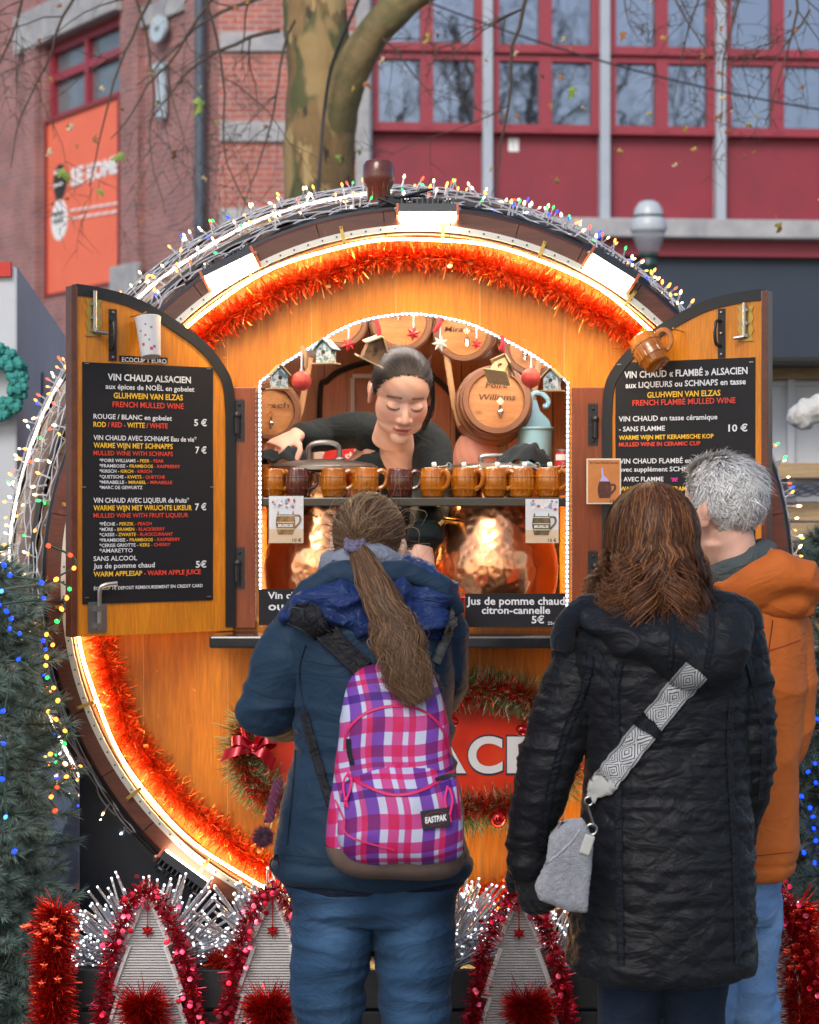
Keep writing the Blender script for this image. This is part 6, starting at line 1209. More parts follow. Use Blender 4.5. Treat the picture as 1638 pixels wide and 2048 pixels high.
# ---------- fabrics
def fabric(name, col, var=None, weave=900, rough=.75, strength=.35, sheen=.15, fold=None, fs=.42):
    m = M(name, col, rough, var=var, bump=(weave, strength, .0012), sheen=sheen*.3, spec=.22)
    nt = m.node_tree; tc = nd(m, 'ShaderNodeTexCoord'); mp = nd(m, 'ShaderNodeMapping'); mp.inputs['Scale'].default_value = (1, 1, 1.9); n = nd(m, 'ShaderNodeTexNoise'); n.inputs['Scale'].default_value = fold or 13; n.inputs['Detail'].default_value = 4; n.inputs['Distortion'].default_value = 1.6; nt.links.new(tc.outputs['Object'], mp.inputs[0]); nt.links.new(mp.outputs[0], n.inputs['Vector'])
    rg = math_node(m, 'POWER', math_node(m, 'SUBTRACT', 1., math_node(m, 'MULTIPLY', math_node(m, 'ABSOLUTE', math_node(m, 'SUBTRACT', n.outputs[0], .5)), 2.)), 3.); b2 = nd(m, 'ShaderNodeBump'); b2.inputs['Strength'].default_value = fs; b2.inputs['Distance'].default_value = .014; nt.links.new(rg, b2.inputs['Height']); P_ = nt.nodes['Principled BSDF'].inputs['Normal']; nt.links.new(b2.outputs[0], P_.links[0].from_node.inputs['Normal']); return m
m_jacket = fabric('navy_softshell', (.012, .032, .064), (3, (.017, .042, .080)), 700, .62, fold=7, fs=.20); m_hoodin = fabric('blue_nylon', (.016, .040, .15), (5, (.012, .028, .11)), 500, .42, .2); m_greyk = fabric('grey_jersey', (.24, .27, .33), (60, (.18, .20, .26)), 900, .9); m_blacks = fabric('black_strap', (.014, .015, .019), None, 600, .6)
def denim(name, c1, c2): 
    m = fabric(name, c1, (9, c2, .35, .7), 900, .85, .5, .1, 9, .22); return m
m_jeanA = denim('mid_blue_denim', (.006, .034, .115), (.016, .060, .17)); m_jeanB = denim('dark_denim', (.008, .016, .034), (.016, .028, .052)); m_jeanC = denim('light_denim', (.12, .25, .50), (.22, .36, .60)); DENIM = fabric('worn_denim', (1, 1, 1), None, 900, .85, .5, .1, 10, .26); _a = nd(DENIM, 'ShaderNodeAttribute', attribute_name='Col'); DENIM.node_tree.links.new(_a.outputs['Color'], DENIM.node_tree.nodes['Principled BSDF'].inputs['Base Color']); m_shoe = M('dark_leather', (.03, .025, .02), .5)
# =============== CUSTOMER A: woman with ponytail and backpack
rnd.seed(101); YA = -1.0
def a(px, py, dy=0.): return W(px, py, YA+dy)*1 if dy == 0 else Vector((W(px, py, YA).x, YA+dy, W(px, py, YA).z))
pA_ = thing('person', (a(745, 1000).x, YA, 0), 'woman in a navy jacket and blue jeans with a long brown ponytail, seen from behind', 'person')
hc = a(740, 1098); hc.y = YA+.02; MhA = Matrix.Translation(hc) @ Matrix.Rotation(R(180-14), 4, 'Z') @ Matrix.Rotation(R(14), 4, 'X')
sc2 = Matrix.Scale(1.03, 4); MhA = MhA @ sc2
b = MB(); b.merge(head_mb(), MhA)
anA = [Vector((a(663, 0).x, YA+.02, .10)), Vector((a(828, 0).x, YA+.02, .10))]
b.torso(dense(levels(YA, [(1175, 690, 800, .05, .01), (1240, 610, 880, .085, 0), (1300, 600, 890, .105, 0), (1450, 615, 880, .105, .0), (1560, 612, 890, .11, 0), (1680, 580, 915, .12, 0), (1800, 590, 905, .11, 0), (1840, 620, 870, .08, 0)])))
legs(b, [a(670, 1800), a(822, 1800)], [a(662, 2030, .02), a(828, 2030, .02)], anA, [.082, .075, .055, .052, .042], (0, 1, 0))
limb(b, [a(612, 1255), a(565, 1340), a(540, 1415, .03)], [.05, .045, .04]); limb(b, [a(540, 1415, .03), a(565, 1440, .15), a(620, 1440, .27)], [.04, .036, .028]); b.merge(hand_mb(-1), hand_M(a(625, 1440, .28), (.6, .8, 0), (0, 0, 1)))
limb(b, [a(885, 1255), a(893, 1330, .03), a(893, 1395, .08)], [.05, .045, .04]); limb(b, [a(893, 1395, .08), a(888, 1375, .2), a(872, 1330, .34)], [.04, .036, .028]); b.merge(hand_mb(1), hand_M(a(872, 1325, .35), (-.2, .9, .3), (0, 0, 1)))
V, N, fs = fuse(b, .006, 2); V, C = face(V, MhA); mbof(V, fs, C).build('body', m_skin, pA_, sharp=0)
# jacket
j = MB(); j.torso(dense(levels(YA, [(1165, 680, 812, .075, .0), (1195, 632, 862, .10, -.01), (1225, 592, 896, .125, -.01), (1275, 580, 906, .140, -.01), (1350, 592, 900, .145, -.01), (1440, 598, 898, .140, 0), (1520, 586, 905, .140, 0), (1600, 570, 918, .150, 0), (1690, 556, 932, .160, 0), (1738, 553, 936, .160, 0), (1752, 566, 925, .150, 0)]), 34), 56, 2.25)
limb(j, [a(618, 1262), a(582, 1320), a(548, 1385, .01), a(534, 1422, .02)], [.072, .074, .066, .060]); limb(j, [a(534, 1420, .02), a(548, 1440, .10), a(585, 1450, .2), a(622, 1445, .27)], [.060, .058, .052, .045])
limb(j, [a(872, 1262, .0), a(878, 1320, .02), a(880, 1385, .08)], [.070, .064, .058]); limb(j, [a(880, 1385, .08), a(882, 1375, .2), a(872, 1335, .34)], [.058, .054, .044])
V, N, fs = fuse(j, .0055, 4)
xA, zel = a(745, 0).x, a(0, 1430).z
def fA(p, n):
    f = folds(p, 4, 4, 11, 2)*.0075+nz(p, 6, 6, 5, 4)*.008
    e = math.exp(-((p.z-zel)/.09)**2)*(1 if p.x < a(610, 0).x else .3); f += e*.011*folds(p, 8, 6, 20, 7)
    wz = math.exp(-((p.z-a(0, 1500).z)/.10)**2); f += wz*.004*folds(p, 3, 3, 20, 9); hz = math.exp(-((p.z-a(0, 1728).z)/.018)**2); f += hz*(.004+.005*folds(p, 6, 6, 20, 3))
    f -= .006*math.exp(-((p.z-a(0, 1712).z)/.006)**2)
    return f
V = disp(V, N, fA); jA = bvh(V, fs); jo = mbof(V, fs).build('jacket', m_jacket, pA_, sharp=0)
m_stitch = M('dark_stitching', (.004, .014, .035), .8)
for pth in ([(598, 1318), (660, 1330), (740, 1334)], [(612, 1290), (600, 1340), (607, 1405), (622, 1440)], [(592, 1500), (586, 1580), (575, 1690)], [(560, 1708), (640, 1716), (760, 1722), (880, 1716), (930, 1708)], [(500, 1380), (540, 1392), (590, 1400)]): proj_strip([jA], pth, 2.2, .0015, 40, 1, .001).build('seam', m_stitch, pA_, sharp=0)
# hem panel below the drawcord, jeans
h = MB(); h.torso(dense(levels(YA, [(1725, 562, 930, .148, 0), (1748, 560, 932, .150, 0), (1768, 572, 922, .142, 0), (1776, 590, 905, .13, 0)]), 14), 56, 2.25); V, N, fs = fuse(h, .006, 2); V = disp(V, N, lambda p, n: .004*folds(p, 5, 5, 22, 5)); mbof(V, fs).build('jacket_hem', fabric('dark_navy_lining', (.006, .012, .035), None, 700, .7), pA_, sharp=0)
h = MB(); h.torso(dense(levels(YA, [(1700, 580, 915, .135, 0), (1760, 574, 920, .135, -.005), (1800, 580, 912, .125, -.005), (1835, 600, 890, .10, 0)]), 14), 48)
for hx, kx, ax_, w0 in ((669, 660, anA[0], 0), (826, 829, anA[1], 1)): limb(h, [a(hx, 1800), a(hx-(3 if w0 == 0 else 0), 1890), a(kx-2 if w0 == 0 else kx, 1980, .01), a(kx, 2050, .015), Vector(ax_)+Vector((0, 0, .25)), Vector(ax_)+Vector((0, 0, -.03))], [.096, .088, .081, .072, .066, .066])
V, N, fs = fuse(h, .006, 3)
def fJ(zk, s):
    def f(p, n):
        d = 1.4*folds(p, 3.2, 3.2, 13, s); d2 = folds(p, 6, 5, 26, s+3); return .0050*d+.0048*d2*(1 if p.z < zk else .6)+.002*nz(p, 30, 30, 30, s)
    return f
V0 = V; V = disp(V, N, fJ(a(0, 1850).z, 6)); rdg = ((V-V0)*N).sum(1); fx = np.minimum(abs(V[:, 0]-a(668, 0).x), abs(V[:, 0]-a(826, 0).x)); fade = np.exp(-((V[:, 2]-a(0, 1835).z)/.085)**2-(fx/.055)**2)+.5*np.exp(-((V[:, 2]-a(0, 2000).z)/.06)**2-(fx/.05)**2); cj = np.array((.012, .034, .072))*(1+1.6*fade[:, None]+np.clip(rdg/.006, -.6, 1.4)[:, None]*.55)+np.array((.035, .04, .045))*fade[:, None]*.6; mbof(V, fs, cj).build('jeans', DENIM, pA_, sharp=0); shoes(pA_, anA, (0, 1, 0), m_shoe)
# hood on the back and grey collar
h = MB(); h.tube(smooth_path([a(588, 1228, -.05), a(612, 1195, -.08), a(650, 1160, -.085), a(690, 1142, -.09), a(740, 1152, -.115), a(800, 1142, -.09), a(850, 1152, -.085), a(885, 1180, -.07), a(905, 1222, -.04)], 40), [.022]*40, 14); h.ball(a(745, 1205, -.115), (.150, .050, .058), nu=40, nv=24); h.ball(a(660, 1215, -.115), (.075, .045, .045)); h.ball(a(840, 1215, -.11), (.072, .045, .060)); h.ball(a(760, 1240, -.13), (.085, .040, .036)); h.ball(a(862, 1250, -.085), (.045, .04, .04))
V, N, fs = fuse(h, .004, 4); V = disp(V, N, lambda p, n: .018*folds(p, 9, 6, 15, 4)+.014*folds(p, 15, 9, 22, 9)+.008*nz(p, 14, 14, 14, 2)-.012); hA = bvh(V, fs); mbof(V, fs).build('hood', m_hoodin, pA_, sharp=0)
h = MB(); rim = smooth_path([a(586, 1222, -.085), a(610, 1190, -.105), a(650, 1155, -.11), a(690, 1140, -.11), a(740, 1150, -.13), a(800, 1140, -.115), a(850, 1148, -.11), a(888, 1176, -.10), a(908, 1222, -.07)], 40); h.tube(rim, [(.016, .024)]*40, 12); V, N, fs = fuse(h, .004, 2); V = disp(V, N, lambda p, n: .006*folds(p, 12, 8, 14, 1)); mbof(V, fs).build('hood_rim', m_jacket, pA_, sharp=0)
h = MB(); h.tube([Vector((hc.x-.006+.076*math.cos(t), YA+.005+.085*math.sin(t), a(0, 1128).z-.012*math.sin(t)+.006*math.sin(3*t))) for t in np.linspace(0, 2*PI, 40)], [(.034, .028)]*40, 14); h.ball(a(785, 1128, -.055), (.045, .035, .026)); h.ball(a(690, 1128, -.06), (.04, .03, .026)); V, N, fs = fuse(h, .005, 3); V = disp(V, N, lambda p, n: .007*folds(p, 9, 9, 22, 3)); mbof(V, fs).build('hoodie_collar', m_greyk, pA_, sharp=0)
# hair
HA = ((.10, .050, .026), (.14, .072, .036), (.065, .034, .019), (.22, .125, .062), (.29, .19, .11)); hm = MB(); T_ = Vector((.004, .112, -.010)); cap(hm, MhA, 1.035, (.06, .04, .027)); pulled(hm, MhA, T_, 5000, HA, .0021, 1.06, .05)
Tw = MhA @ T_; hang_tail(hm, [Tw, Tw+Vector((.012, -.035, -.03)), a(765, 1190, -.205), a(790, 1250, -.225), a(804, 1295, -.25), a(818, 1335, -.27), a(838, 1375, -.28)], [.012, .020, .033, .043, .046, .040, .026], 3200, HA[:4], .0018, .011, wf=3.0)
for k in range(34):
    s = Tw+Vector((rnd.gauss(.05, .06), -.0, rnd.gauss(.03, .05))); d = Vector((rnd.gauss(.3, 1), rnd.gauss(-.3, .4), rnd.gauss(.2, .8))).normalized(); p0 = MhA @ ell((MhA.inverted() @ (hc+d*.12)).normalized(), 1.06); P = smooth_path([p0, p0+d*.02+Vector((.0, 0, .005)), p0+d*.035+Vector((rnd.gauss(0, .02), 0, rnd.gauss(-.01, .02))), p0+d*.035+Vector((rnd.gauss(.01, .025), 0, -.04))], 9); strip(hm, P, .0009, [Vector((0, -1, 0))]*9, pick(HA[1:]))
hm.build('hair', m_hair, pA_, sharp=0)
mb = MB(); q = (a(765, 1190, -.205)-Tw).normalized()
for k in range(3): mb.tube([Tw+Vector((0, -.006-.006*k, -.002-.007*k+.004))+Vector((math.cos(t)*.019, math.sin(t)*.017, .0025*math.sin(t*9+k)+.004*math.sin(t))) for t in np.linspace(0, 2*PI, 40)], .0062, 7)
mb.build('hair_tie', fabric('lilac_hair_tie', (.16, .14, .22), None, 1200, .9), pA_)
# pom pom cord and toggles
mb = MB(); P = smooth_path([a(565, 1545, -.13), a(556, 1580, -.15), a(548, 1620, -.16)], 24)
for s in (0, 2.1, 4.2): mb.tube([p+Vector((.007*math.cos(i*.7+s), .005*math.sin(i*.7+s), 0)) for i, p in enumerate(P)], .0055, 6)
pc = a(537, 1650, -.16); fur = MB()
for k in range(1500): d = rdir(); e = d.cross(rdir()).normalized()*.0012; fur.add([pc+d*.006-e, pc+d*.006+e, pc+d*rnd.uniform(.022, .031)+rdir()*.002], [(0, 1, 2)])
pp = thing('pompom', pc, 'dark purple knitted cord with a pompom hanging from the navy jacket pocket', 'pompom'); mp_ = M('plum_wool', (.11, .008, .045), .9, sheen=.3); mb.build('cord', mp_, pp); fur.build('pompom_ball', mp_, pp, smooth=False)
mb = MB(); c = a(556, 1706, -.1); mb.tube([c+Vector((.010*math.cos(t), -.02, .014*math.sin(t)-.005)) for t in np.linspace(0, 2*PI, 16)], .0018, 5); mb.box(c+Vector((.004, -.02, .012)), (.010, .010, .014)); mb.build('drawcord_toggle', m_blacks, pA_)
# ---------- backpack
def plaid():
    m = M('plaid_canvas', (.6, .6, .7), .7, bump=(900, .3, .001)); nt = m.node_tree; L = nt.links; at = nd(m, 'ShaderNodeAttribute', attribute_name='Col'); sp = nd(m, 'ShaderNodeSeparateColor'); L.new(at.outputs['Color'], sp.inputs[0])
    Wt, Pk, Pu = (.62, .64, .76, 1), (.66, .028, .19, 1), (.13, .02, .32, 1)
    def ramp(src, per, off, stops):
        f = math_node(m, 'FRACT', math_node(m, 'MULTIPLY_ADD', src, 1/per, off)); r = nd(m, 'ShaderNodeValToRGB'); cr = r.color_ramp; cr.interpolation = 'CONSTANT'
        while len(cr.elements) > 1: cr.elements.remove(cr.elements[0])
        cr.elements[0].position = 0; cr.elements[0].color = stops[0][1]
        for p, c in stops[1:]: e = cr.elements.new(p); e.color = c
        L.new(f, r.inputs[0]); return r.outputs[0]
    cx = ramp(sp.outputs[0], .165, .10, [(0, Pu), (.16, Wt), (.26, Pk), (.40, Wt), (.47, Pk), (.56, Wt), (.70, Pu), (.86, Wt), (.92, Pk)]); cz = ramp(sp.outputs[1], .175, .30, [(0, Pk), (.18, Wt), (.38, Pu), (.48, Wt), (.58, Pk), (.64, Wt), (.70, Pk), (.84, Wt)])
    mx = nd(m, 'ShaderNodeMix', data_type='RGBA', blend_type='MULTIPLY'); mx.inputs[0].default_value = 1.; L.new(cx, mx.inputs[6]); L.new(cz, mx.inputs[7])
    g = nd(m, 'ShaderNodeGamma'); g.inputs[1].default_value = .72; L.new(mx.outputs[2], g.inputs[0]); L.new(g.outputs[0], nt.nodes['Principled BSDF'].inputs['Base Color']); return m
m_plaid = plaid(); m_pink = M('pink_piping', (.62, .015, .12), .55); m_brownl = M('brown_suede', (.15, .10, .08), .8, var=(40, (.12, .08, .065)), bump=(300, .3, .001))
bp_ = thing('backpack', a(795, 1720, -.25), 'pink, purple and white plaid backpack with brown base worn over one shoulder', 'backpack')
def zcut(px): return a(0, 1668+14*((px-790)/120.)**2*0).z
pkrows = [(1318, 742, 842, .020, -.175), (1328, 722, 858, .036, -.180), (1350, 703, 872, .050, -.190), (1400, 690, 888, .062, -.20), (1470, 680, 900, .070, -.205), (1540, 672, 908, .076, -.212), (1610, 664, 915, .080, -.218), (1665, 664, 918, .080, -.220), (1695, 682, 914, .074, -.218), (1712, 712, 896, .056, -.21), (1718, 750, 860, .03, -.205)]
h = MB(); h.torso(dense(levels(YA, pkrows), 40), 64, 3.0); V, N, fs = fuse(h, .0055, 3)
def fB(p, n): return .004*nz(p, 9, 9, 9, 3)+.0025*folds(p, 12, 6, 12, 8)-.007*max(0, folds(p, 9, 4, 3, 5))*math.exp(-((p.z-a(0, 1470).z)/.06)**2)*.5
V = disp(V, N, fB); pk = bvh(V, fs)
def uv(V, sk=.0): 
    c = np.zeros((len(V), 3)); x = V[:, 0]-a(795, 0).x; z = V[:, 2]-a(0, 1720).z; c[:, 0] = x*1.0+z*.10+.006*np.sin(z*30)+.5; c[:, 1] = z-x*.14+.006*np.sin(x*26)+.5; return c
mcol = uv(V); zb_ = a(0, 1655).z; top = [f for f in fs if sum(V[i][2] for i in f)/len(f) >= zb_-.06*max(0, (V[f[0]][0]-a(800, 0).x))]; bot = [f for f in fs if not sum(V[i][2] for i in f)/len(f) >= zb_-.06*max(0, (V[f[0]][0]-a(800, 0).x))]
mbof(V, top, mcol).build('main_panel', m_plaid, bp_, sharp=0); Vb = V+N*.002; mbof(Vb, bot).build('leather_base', m_brownl, bp_, sharp=0)
h = MB(); h.torso(dense(levels(YA, [(1500, 760, 860, .02, -.255), (1520, 715, 905, .045, -.262), (1545, 697, 913, .056, -.27), (1600, 688, 918, .062, -.274), (1645, 688, 918, .060, -.272), (1668, 700, 914, .050, -.266), (1680, 730, 890, .03, -.262)]), 26), 56, 3.2); V, N, fs = fuse(h, .005, 3); V = disp(V, N, lambda p, n: .006*folds(p, 8, 5, 9, 5)+.003*nz(p, 20, 20, 20, 1)); pkt = bvh(V, fs); mbof(V, fs, uv(V)+np.array((.03, .022, 0))).build('front_pocket', m_plaid, bp_, sharp=0)
TRS = [pk, pkt]
for path, w, nm in (([(690, 1500), (697, 1460), (735, 1425), (795, 1412), (850, 1425), (885, 1462), (900, 1510)], 5, 'piping'), ([(694, 1548), (730, 1572), (790, 1590), (850, 1578), (910, 1540)], 6, 'piping'), ([(672, 1600), (690, 1640), (700, 1672), (790, 1700)], 3, 'piping'), ([(905, 1480), (912, 1560), (918, 1640)], 4, 'piping')): proj_strip(TRS, path, w, .003, 40, 2).build(nm, m_pink, bp_, sharp=0)
proj_strip(TRS, [(706, 1530), (700, 1505), (698, 1478)], 9, .004, 14, 2).build('zip', m_blacks, bp_, sharp=0); proj_strip(TRS, [(870, 1562), (890, 1556), (910, 1550)], 8, .004, 14, 2).build('zip', m_blacks, bp_, sharp=0)
m_pinkc = M('pink_cord', (.85, .03, .18), .6)
for pts in ([(702, 1545), (692, 1570), (697, 1600), (706, 1570), (703, 1548)], [(893, 1575), (888, 1600), (896, 1628), (902, 1600), (896, 1578)]):
    P = [proj(pkt, x, y, .008) or proj(pk, x, y, .012) for x, y in pts]; P = [p[0] for p in P if p]; mb = MB(); mb.tube(smooth_path(P, 24), .0026, 6); e = P[2]; mb.ball(e, .005); mb.tube([e, e+Vector((.004, -.002, -.016))], .0024, 5); mb.tube([e, e+Vector((-.004, -.002, -.015))], .0024, 5); mb.build('zip_cord', m_pinkc, bp_)
lab_ = proj(pkt, 870, 1637, .004); n_ = lab_[1]; n_ = Vector((n_.x*.6, n_.y, n_.z*.4)).normalized(); ux = Vector((0, 0, 1)).cross(n_).normalized(); ux = ux if ux.x > 0 else -ux; ux = (ux+Vector((0, 0, .13))).normalized(); uz = n_.cross(ux); uz = uz if uz.z > 0 else -uz; k = (D+YA-.33)/F
mb = MB(); mb.box(lab_[0]+n_*.003, (57*k, .004, 38*k), Matrix((ux, n_, uz)).transposed()); mb.build('patch', M('black_rubber_patch', (.012, .012, .018), .5), bp_, smooth=False, bevel=.001)
mbs = {}; textline(mbs, [('EASTPAK', 'w')], lab_[0]+n_*.0056-ux*22*k-uz*6*k, ux, uz, 44*k, 12*k, (0, 0, 0), .04, .12); mbs['w'].build('lettering', m_txtw, bp_, smooth=False)
mb = MB(); mb.tube([lab_[0]+n_*.0054+ux*(24*k*math.cos(t))+uz*(13*k*math.sin(t)) for t in np.linspace(0, 2*PI, 40)], .0005, 4); mb.build('patch_ring', M('patch_red', (.35, .02, .03), .5), bp_)
TRJ = [jA, hA]
st_ = proj_strip(TRJ, [(592, 1222), (625, 1240), (665, 1275), (700, 1312), (728, 1338)], lambda s: 40, .016, 30, 6, .012); V = np.array(st_.v); st_.build('shoulder_strap', m_blacks, bp_, sharp=0)
for off in (-17, 17, 0): proj_strip(TRJ, [(592+off*.4, 1222-off*.6), (625+off*.6, 1240-off*.75), (665+off*.7, 1275-off*.7), (700+off*.7, 1312-off*.7), (728+off*.7, 1338-off*.7)], 2.2, .020, 30, 1).build('strap_seam', fabric('strap_seam', (.03, .031, .037), None, 600, .6), bp_, sharp=0)
proj_strip(TRJ, [(610, 1425), (628, 1490), (645, 1550), (664, 1612)], 17, .006, 26, 3).build('lower_strap', m_blacks, bp_, sharp=0)
proj_strip(TRJ, [(905, 1218), (895, 1255), (880, 1290), (866, 1325)], 17, .012, 20, 3).build('shoulder_strap', fabric('grey_strap', (.10, .105, .10), None, 600, .7), bp_, sharp=0)
# =============== CUSTOMER B: woman in the black quilted coat
rnd.seed(202); YB = -1.15
def b_(px, py, dy=0.): q = W(px, py, YB); return Vector((q.x, YB+dy, q.z))
pB_ = thing('person', (b_(1320, 0).x, YB, 0), 'woman in a long black quilted coat with wavy brown shoulder length hair, seen from behind', 'person')
hcB = b_(1303, 1102); hcB.y = YB+.02; MhB = Matrix.Translation(hcB) @ Matrix.Rotation(R(180+12), 4, 'Z') @ Matrix.Rotation(R(4), 4, 'X') @ Matrix.Scale(1.0, 4)
b = MB(); b.merge(head_mb(), MhB); anB = [Vector((b_(1255, 0).x, YB+.02, .10)), Vector((b_(1400, 0).x, YB+.02, .10))]
b.torso(dense(levels(YB, [(1195, 1265, 1355, .05, .01), (1260, 1180, 1460, .08, 0), (1320, 1190, 1455, .10, 0), (1500, 1205, 1470, .10, 0), (1650, 1195, 1480, .115, 0), (1800, 1190, 1480, .11, 0), (1880, 1220, 1440, .08, 0)])))
legs(b, [b_(1265, 1850), b_(1388, 1850)], [b_(1258, 2040, .02), b_(1394, 2040, .02)], anB, [.078, .072, .055, .05, .042], (0, 1, 0))
WL = b_(1053, 1715, .03)
limb(b, [b_(1180, 1275), b_(1130, 1390), b_(1098, 1500)], [.048, .042, .038]); limb(b, [b_(1098, 1500), b_(1068, 1620, .02), WL], [.038, .034, .027]); HB = hand_M(b_(1050, 1722, .03), (.22, .0, -1), (-.6, -.8, 0)); b.merge(hand_mb(-1, (.45, .5, .35), .06, .86), HB)
WR = b_(1480, 1700, .10)
limb(b, [b_(1465, 1275), b_(1495, 1390), b_(1505, 1500)], [.048, .042, .038]); limb(b, [b_(1505, 1500), b_(1500, 1610, .05), WR], [.038, .034, .027]); b.merge(hand_mb(1, (.3, .3, .3)), hand_M(b_(1478, 1708, .10), (-.1, .2, -1), (.8, -.5, 0)))
V, N, fs = fuse(b, .006, 2); V, C = face(V, MhB); mbof(V, fs, C).build('body', m_skin, pB_, sharp=0)
m_quilt = fabric('black_quilted_nylon', (.0075, .0085, .0115), (4, (.012, .013, .017)), 150, .5, .6, .1, 11, .24)
j = MB(); j.torso(dense(levels(YB, [(1180, 1255, 1370, .065, .0), (1212, 1205, 1425, .09, -.01), (1240, 1155, 1475, .115, -.01), (1290, 1140, 1495, .135, -.01), (1360, 1152, 1495, .145, -.01), (1450, 1172, 1492, .145, 0), (1530, 1176, 1492, .145, 0), (1620, 1168, 1498, .155, 0), (1720, 1155, 1504, .165, 0), (1820, 1145, 1507, .17, 0), (1900, 1137, 1507, .172, 0), (1928, 1142, 1504, .168, 0), (1938, 1160, 1490, .155, 0)]), 44), 64, 2.3)
limb(j, [b_(1182, 1278), b_(1150, 1370), b_(1118, 1460), b_(1100, 1510)], [.062, .068, .064, .060]); limb(j, [b_(1100, 1510), b_(1078, 1600, .01), b_(1062, 1680, .03), b_(1056, 1725, .03)], [.060, .054, .047, .042])
limb(j, [b_(1468, 1280), b_(1488, 1380), b_(1496, 1480)], [.062, .064, .060]); limb(j, [b_(1496, 1480), b_(1496, 1570, .03), b_(1486, 1650, .07), b_(1478, 1710, .1)], [.060, .052, .046, .040])
V, N, fs = fuse(j, .0042, 4)
xB = b_(1325, 0).x
def quilt(p, cx, s=1.):
    an = math.atan2(p.x-cx, -(p.y-YB)+.02); u = an*.165; d1 = abs(((u+p.z)/.074+.5) % 1-.5)*2; d2 = abs(((u-p.z)/.074+.5) % 1-.5)*2; e = min(d1, d2); return e
def fQ(p, n):
    arm = p.x < b_(1170, 0).x+.02*0 and p.z < b_(0, 1300).z and p.x < b_(1165-.0*(p.z), 0).x
    if arm: ax = b_(1130-(1.62-(p.z))*0, 0).x; u = (p.x*.6+p.y*.8); d1 = abs(((u+p.z)/.066+.5) % 1-.5)*2; d2 = abs(((u-p.z)/.066+.5) % 1-.5)*2; e = min(d1, d2)
    else: e = quilt(p, xB)
    f = .0042*(e**.5)-.002; rowz = abs(((p.z+.012*nz(p, 8, 8, 2, 1))/.037) % 1-.5)*2; f += .0022*folds(p, 16, 16, 44, 11)+.0024*rowz*(.6+.4*nz(p, 14, 14, 4, 5)); f += .0045*folds(p, 5, 5, 22, 3)+.006*nz(p, 5, 5, 4, 8)
    wz = math.exp(-((p.z-b_(0, 1490).z)/.09)**2); f += wz*.005*folds(p, 3, 3, 22, 1)
    hz = math.exp(-((p.z-b_(0, 1915).z)/.03)**2); f += hz*.006*folds(p, 12, 12, 10, 6); return f
V = disp(V, N, fQ); jB = bvh(V, fs); mbof(V, fs).build('coat', m_quilt, pB_, sharp=0)
# hood lying on the shoulders
h = MB(); HR = [(1198, 1195, 1440, .030, -.085), (1215, 1150, 1482, .050, -.095), (1240, 1152, 1490, .070, -.11), (1270, 1180, 1487, .078, -.125), (1300, 1225, 1480, .074, -.135), (1330, 1285, 1462, .060, -.140), (1350, 1325, 1430, .040, -.140), (1358, 1350, 1405, .018, -.14)]
h.torso(dense(levels(YB, HR), 26), 56, 2.2); V, N, fs = fuse(h, .005, 3)
def fH(p, n):
    u = p.x-xB; d1 = abs(((u+p.z)/.074+.5) % 1-.5)*2; d2 = abs(((u-p.z)/.074+.5) % 1-.5)*2; return .0028*min(d1, d2)**.5+.010*folds(p, 7, 5, 15, 2)+.006*nz(p, 12, 12, 12, 5)-.006
V = disp(V, N, fH); hB = bvh(V, fs); mbof(V, fs).build('hood', m_quilt, pB_, sharp=0)
m_velv = fabric('black_velvet_trim', (.006, .010, .018), None, 900, .9, .3, .6)
h = MB(); h.tube(smooth_path([b_(1120, 1292, -.05), b_(1128, 1245, -.07), b_(1160, 1212, -.08), b_(1230, 1196, -.05), b_(1290, 1180, -.06), b_(1360, 1190, -.07), b_(1430, 1200, -.07), b_(1482, 1222, -.08), b_(1492, 1256, -.09)], 50), [(.020, .024)]*50, 14); V, N, fs = fuse(h, .0045, 2); V = disp(V, N, lambda p, n: .005*folds(p, 14, 9, 14, 2)); rB = bvh(V, fs); mbof(V, fs).build('collar_trim', m_velv, pB_, sharp=0)
m_seam = fabric('black_tape', (.008, .010, .016), None, 900, .7, .2)
TB = [jB, hB]
for path, w in (([(1240, 1330), (1232, 1400), (1238, 1600), (1240, 1800), (1243, 1932)], 15), ([(1462, 1400), (1458, 1500), (1468, 1700), (1475, 1930)], 12), ([(1185, 1290), (1175, 1360), (1150, 1420), (1130, 1470), (1100, 1580), (1080, 1700)], 15), ([(1488, 1300), (1515, 1400), (1528, 1480), (1520, 1600)], 10), ([(1190, 1300), (1215, 1340), (1234, 1370)], 14)): proj_strip([jB], path, w, .0035, 60, 2).build('seam_tape', m_seam, pB_, sharp=0)
for path in ([(1340, 1205), (1345, 1260), (1340, 1335)], [(1420, 1215), (1424, 1270), (1412, 1335)]): proj_strip([hB], path, 11, .0035, 30, 2).build('seam_tape', m_seam, pB_, sharp=0)
h = MB(); h.torso(dense(levels(YB, [(1780, 1170, 1495, .14, 0), (1880, 1185, 1468, .135, 0), (1925, 1200, 1455, .11, 0)]), 14), 44)
for hx, kx, an_ in ((1262, 1260, anB[0]), (1388, 1392, anB[1])): limb(h, [b_(hx, 1880), b_(hx, 1960), b_(kx, 2050, .015), Vector(an_)+Vector((0, 0, .25)), Vector(an_)+Vector((0, 0, -.03))], [.077, .074, .066, .060, .060])
V, N, fs = fuse(h, .006, 3); V = disp(V, N, lambda p, n: .004*folds(p, 3.5, 3.5, 9, 4)); mbof(V, fs).build('jeans', m_jeanB, pB_, sharp=0); shoes(pB_, anB, (0, 1, 0), m_shoe)
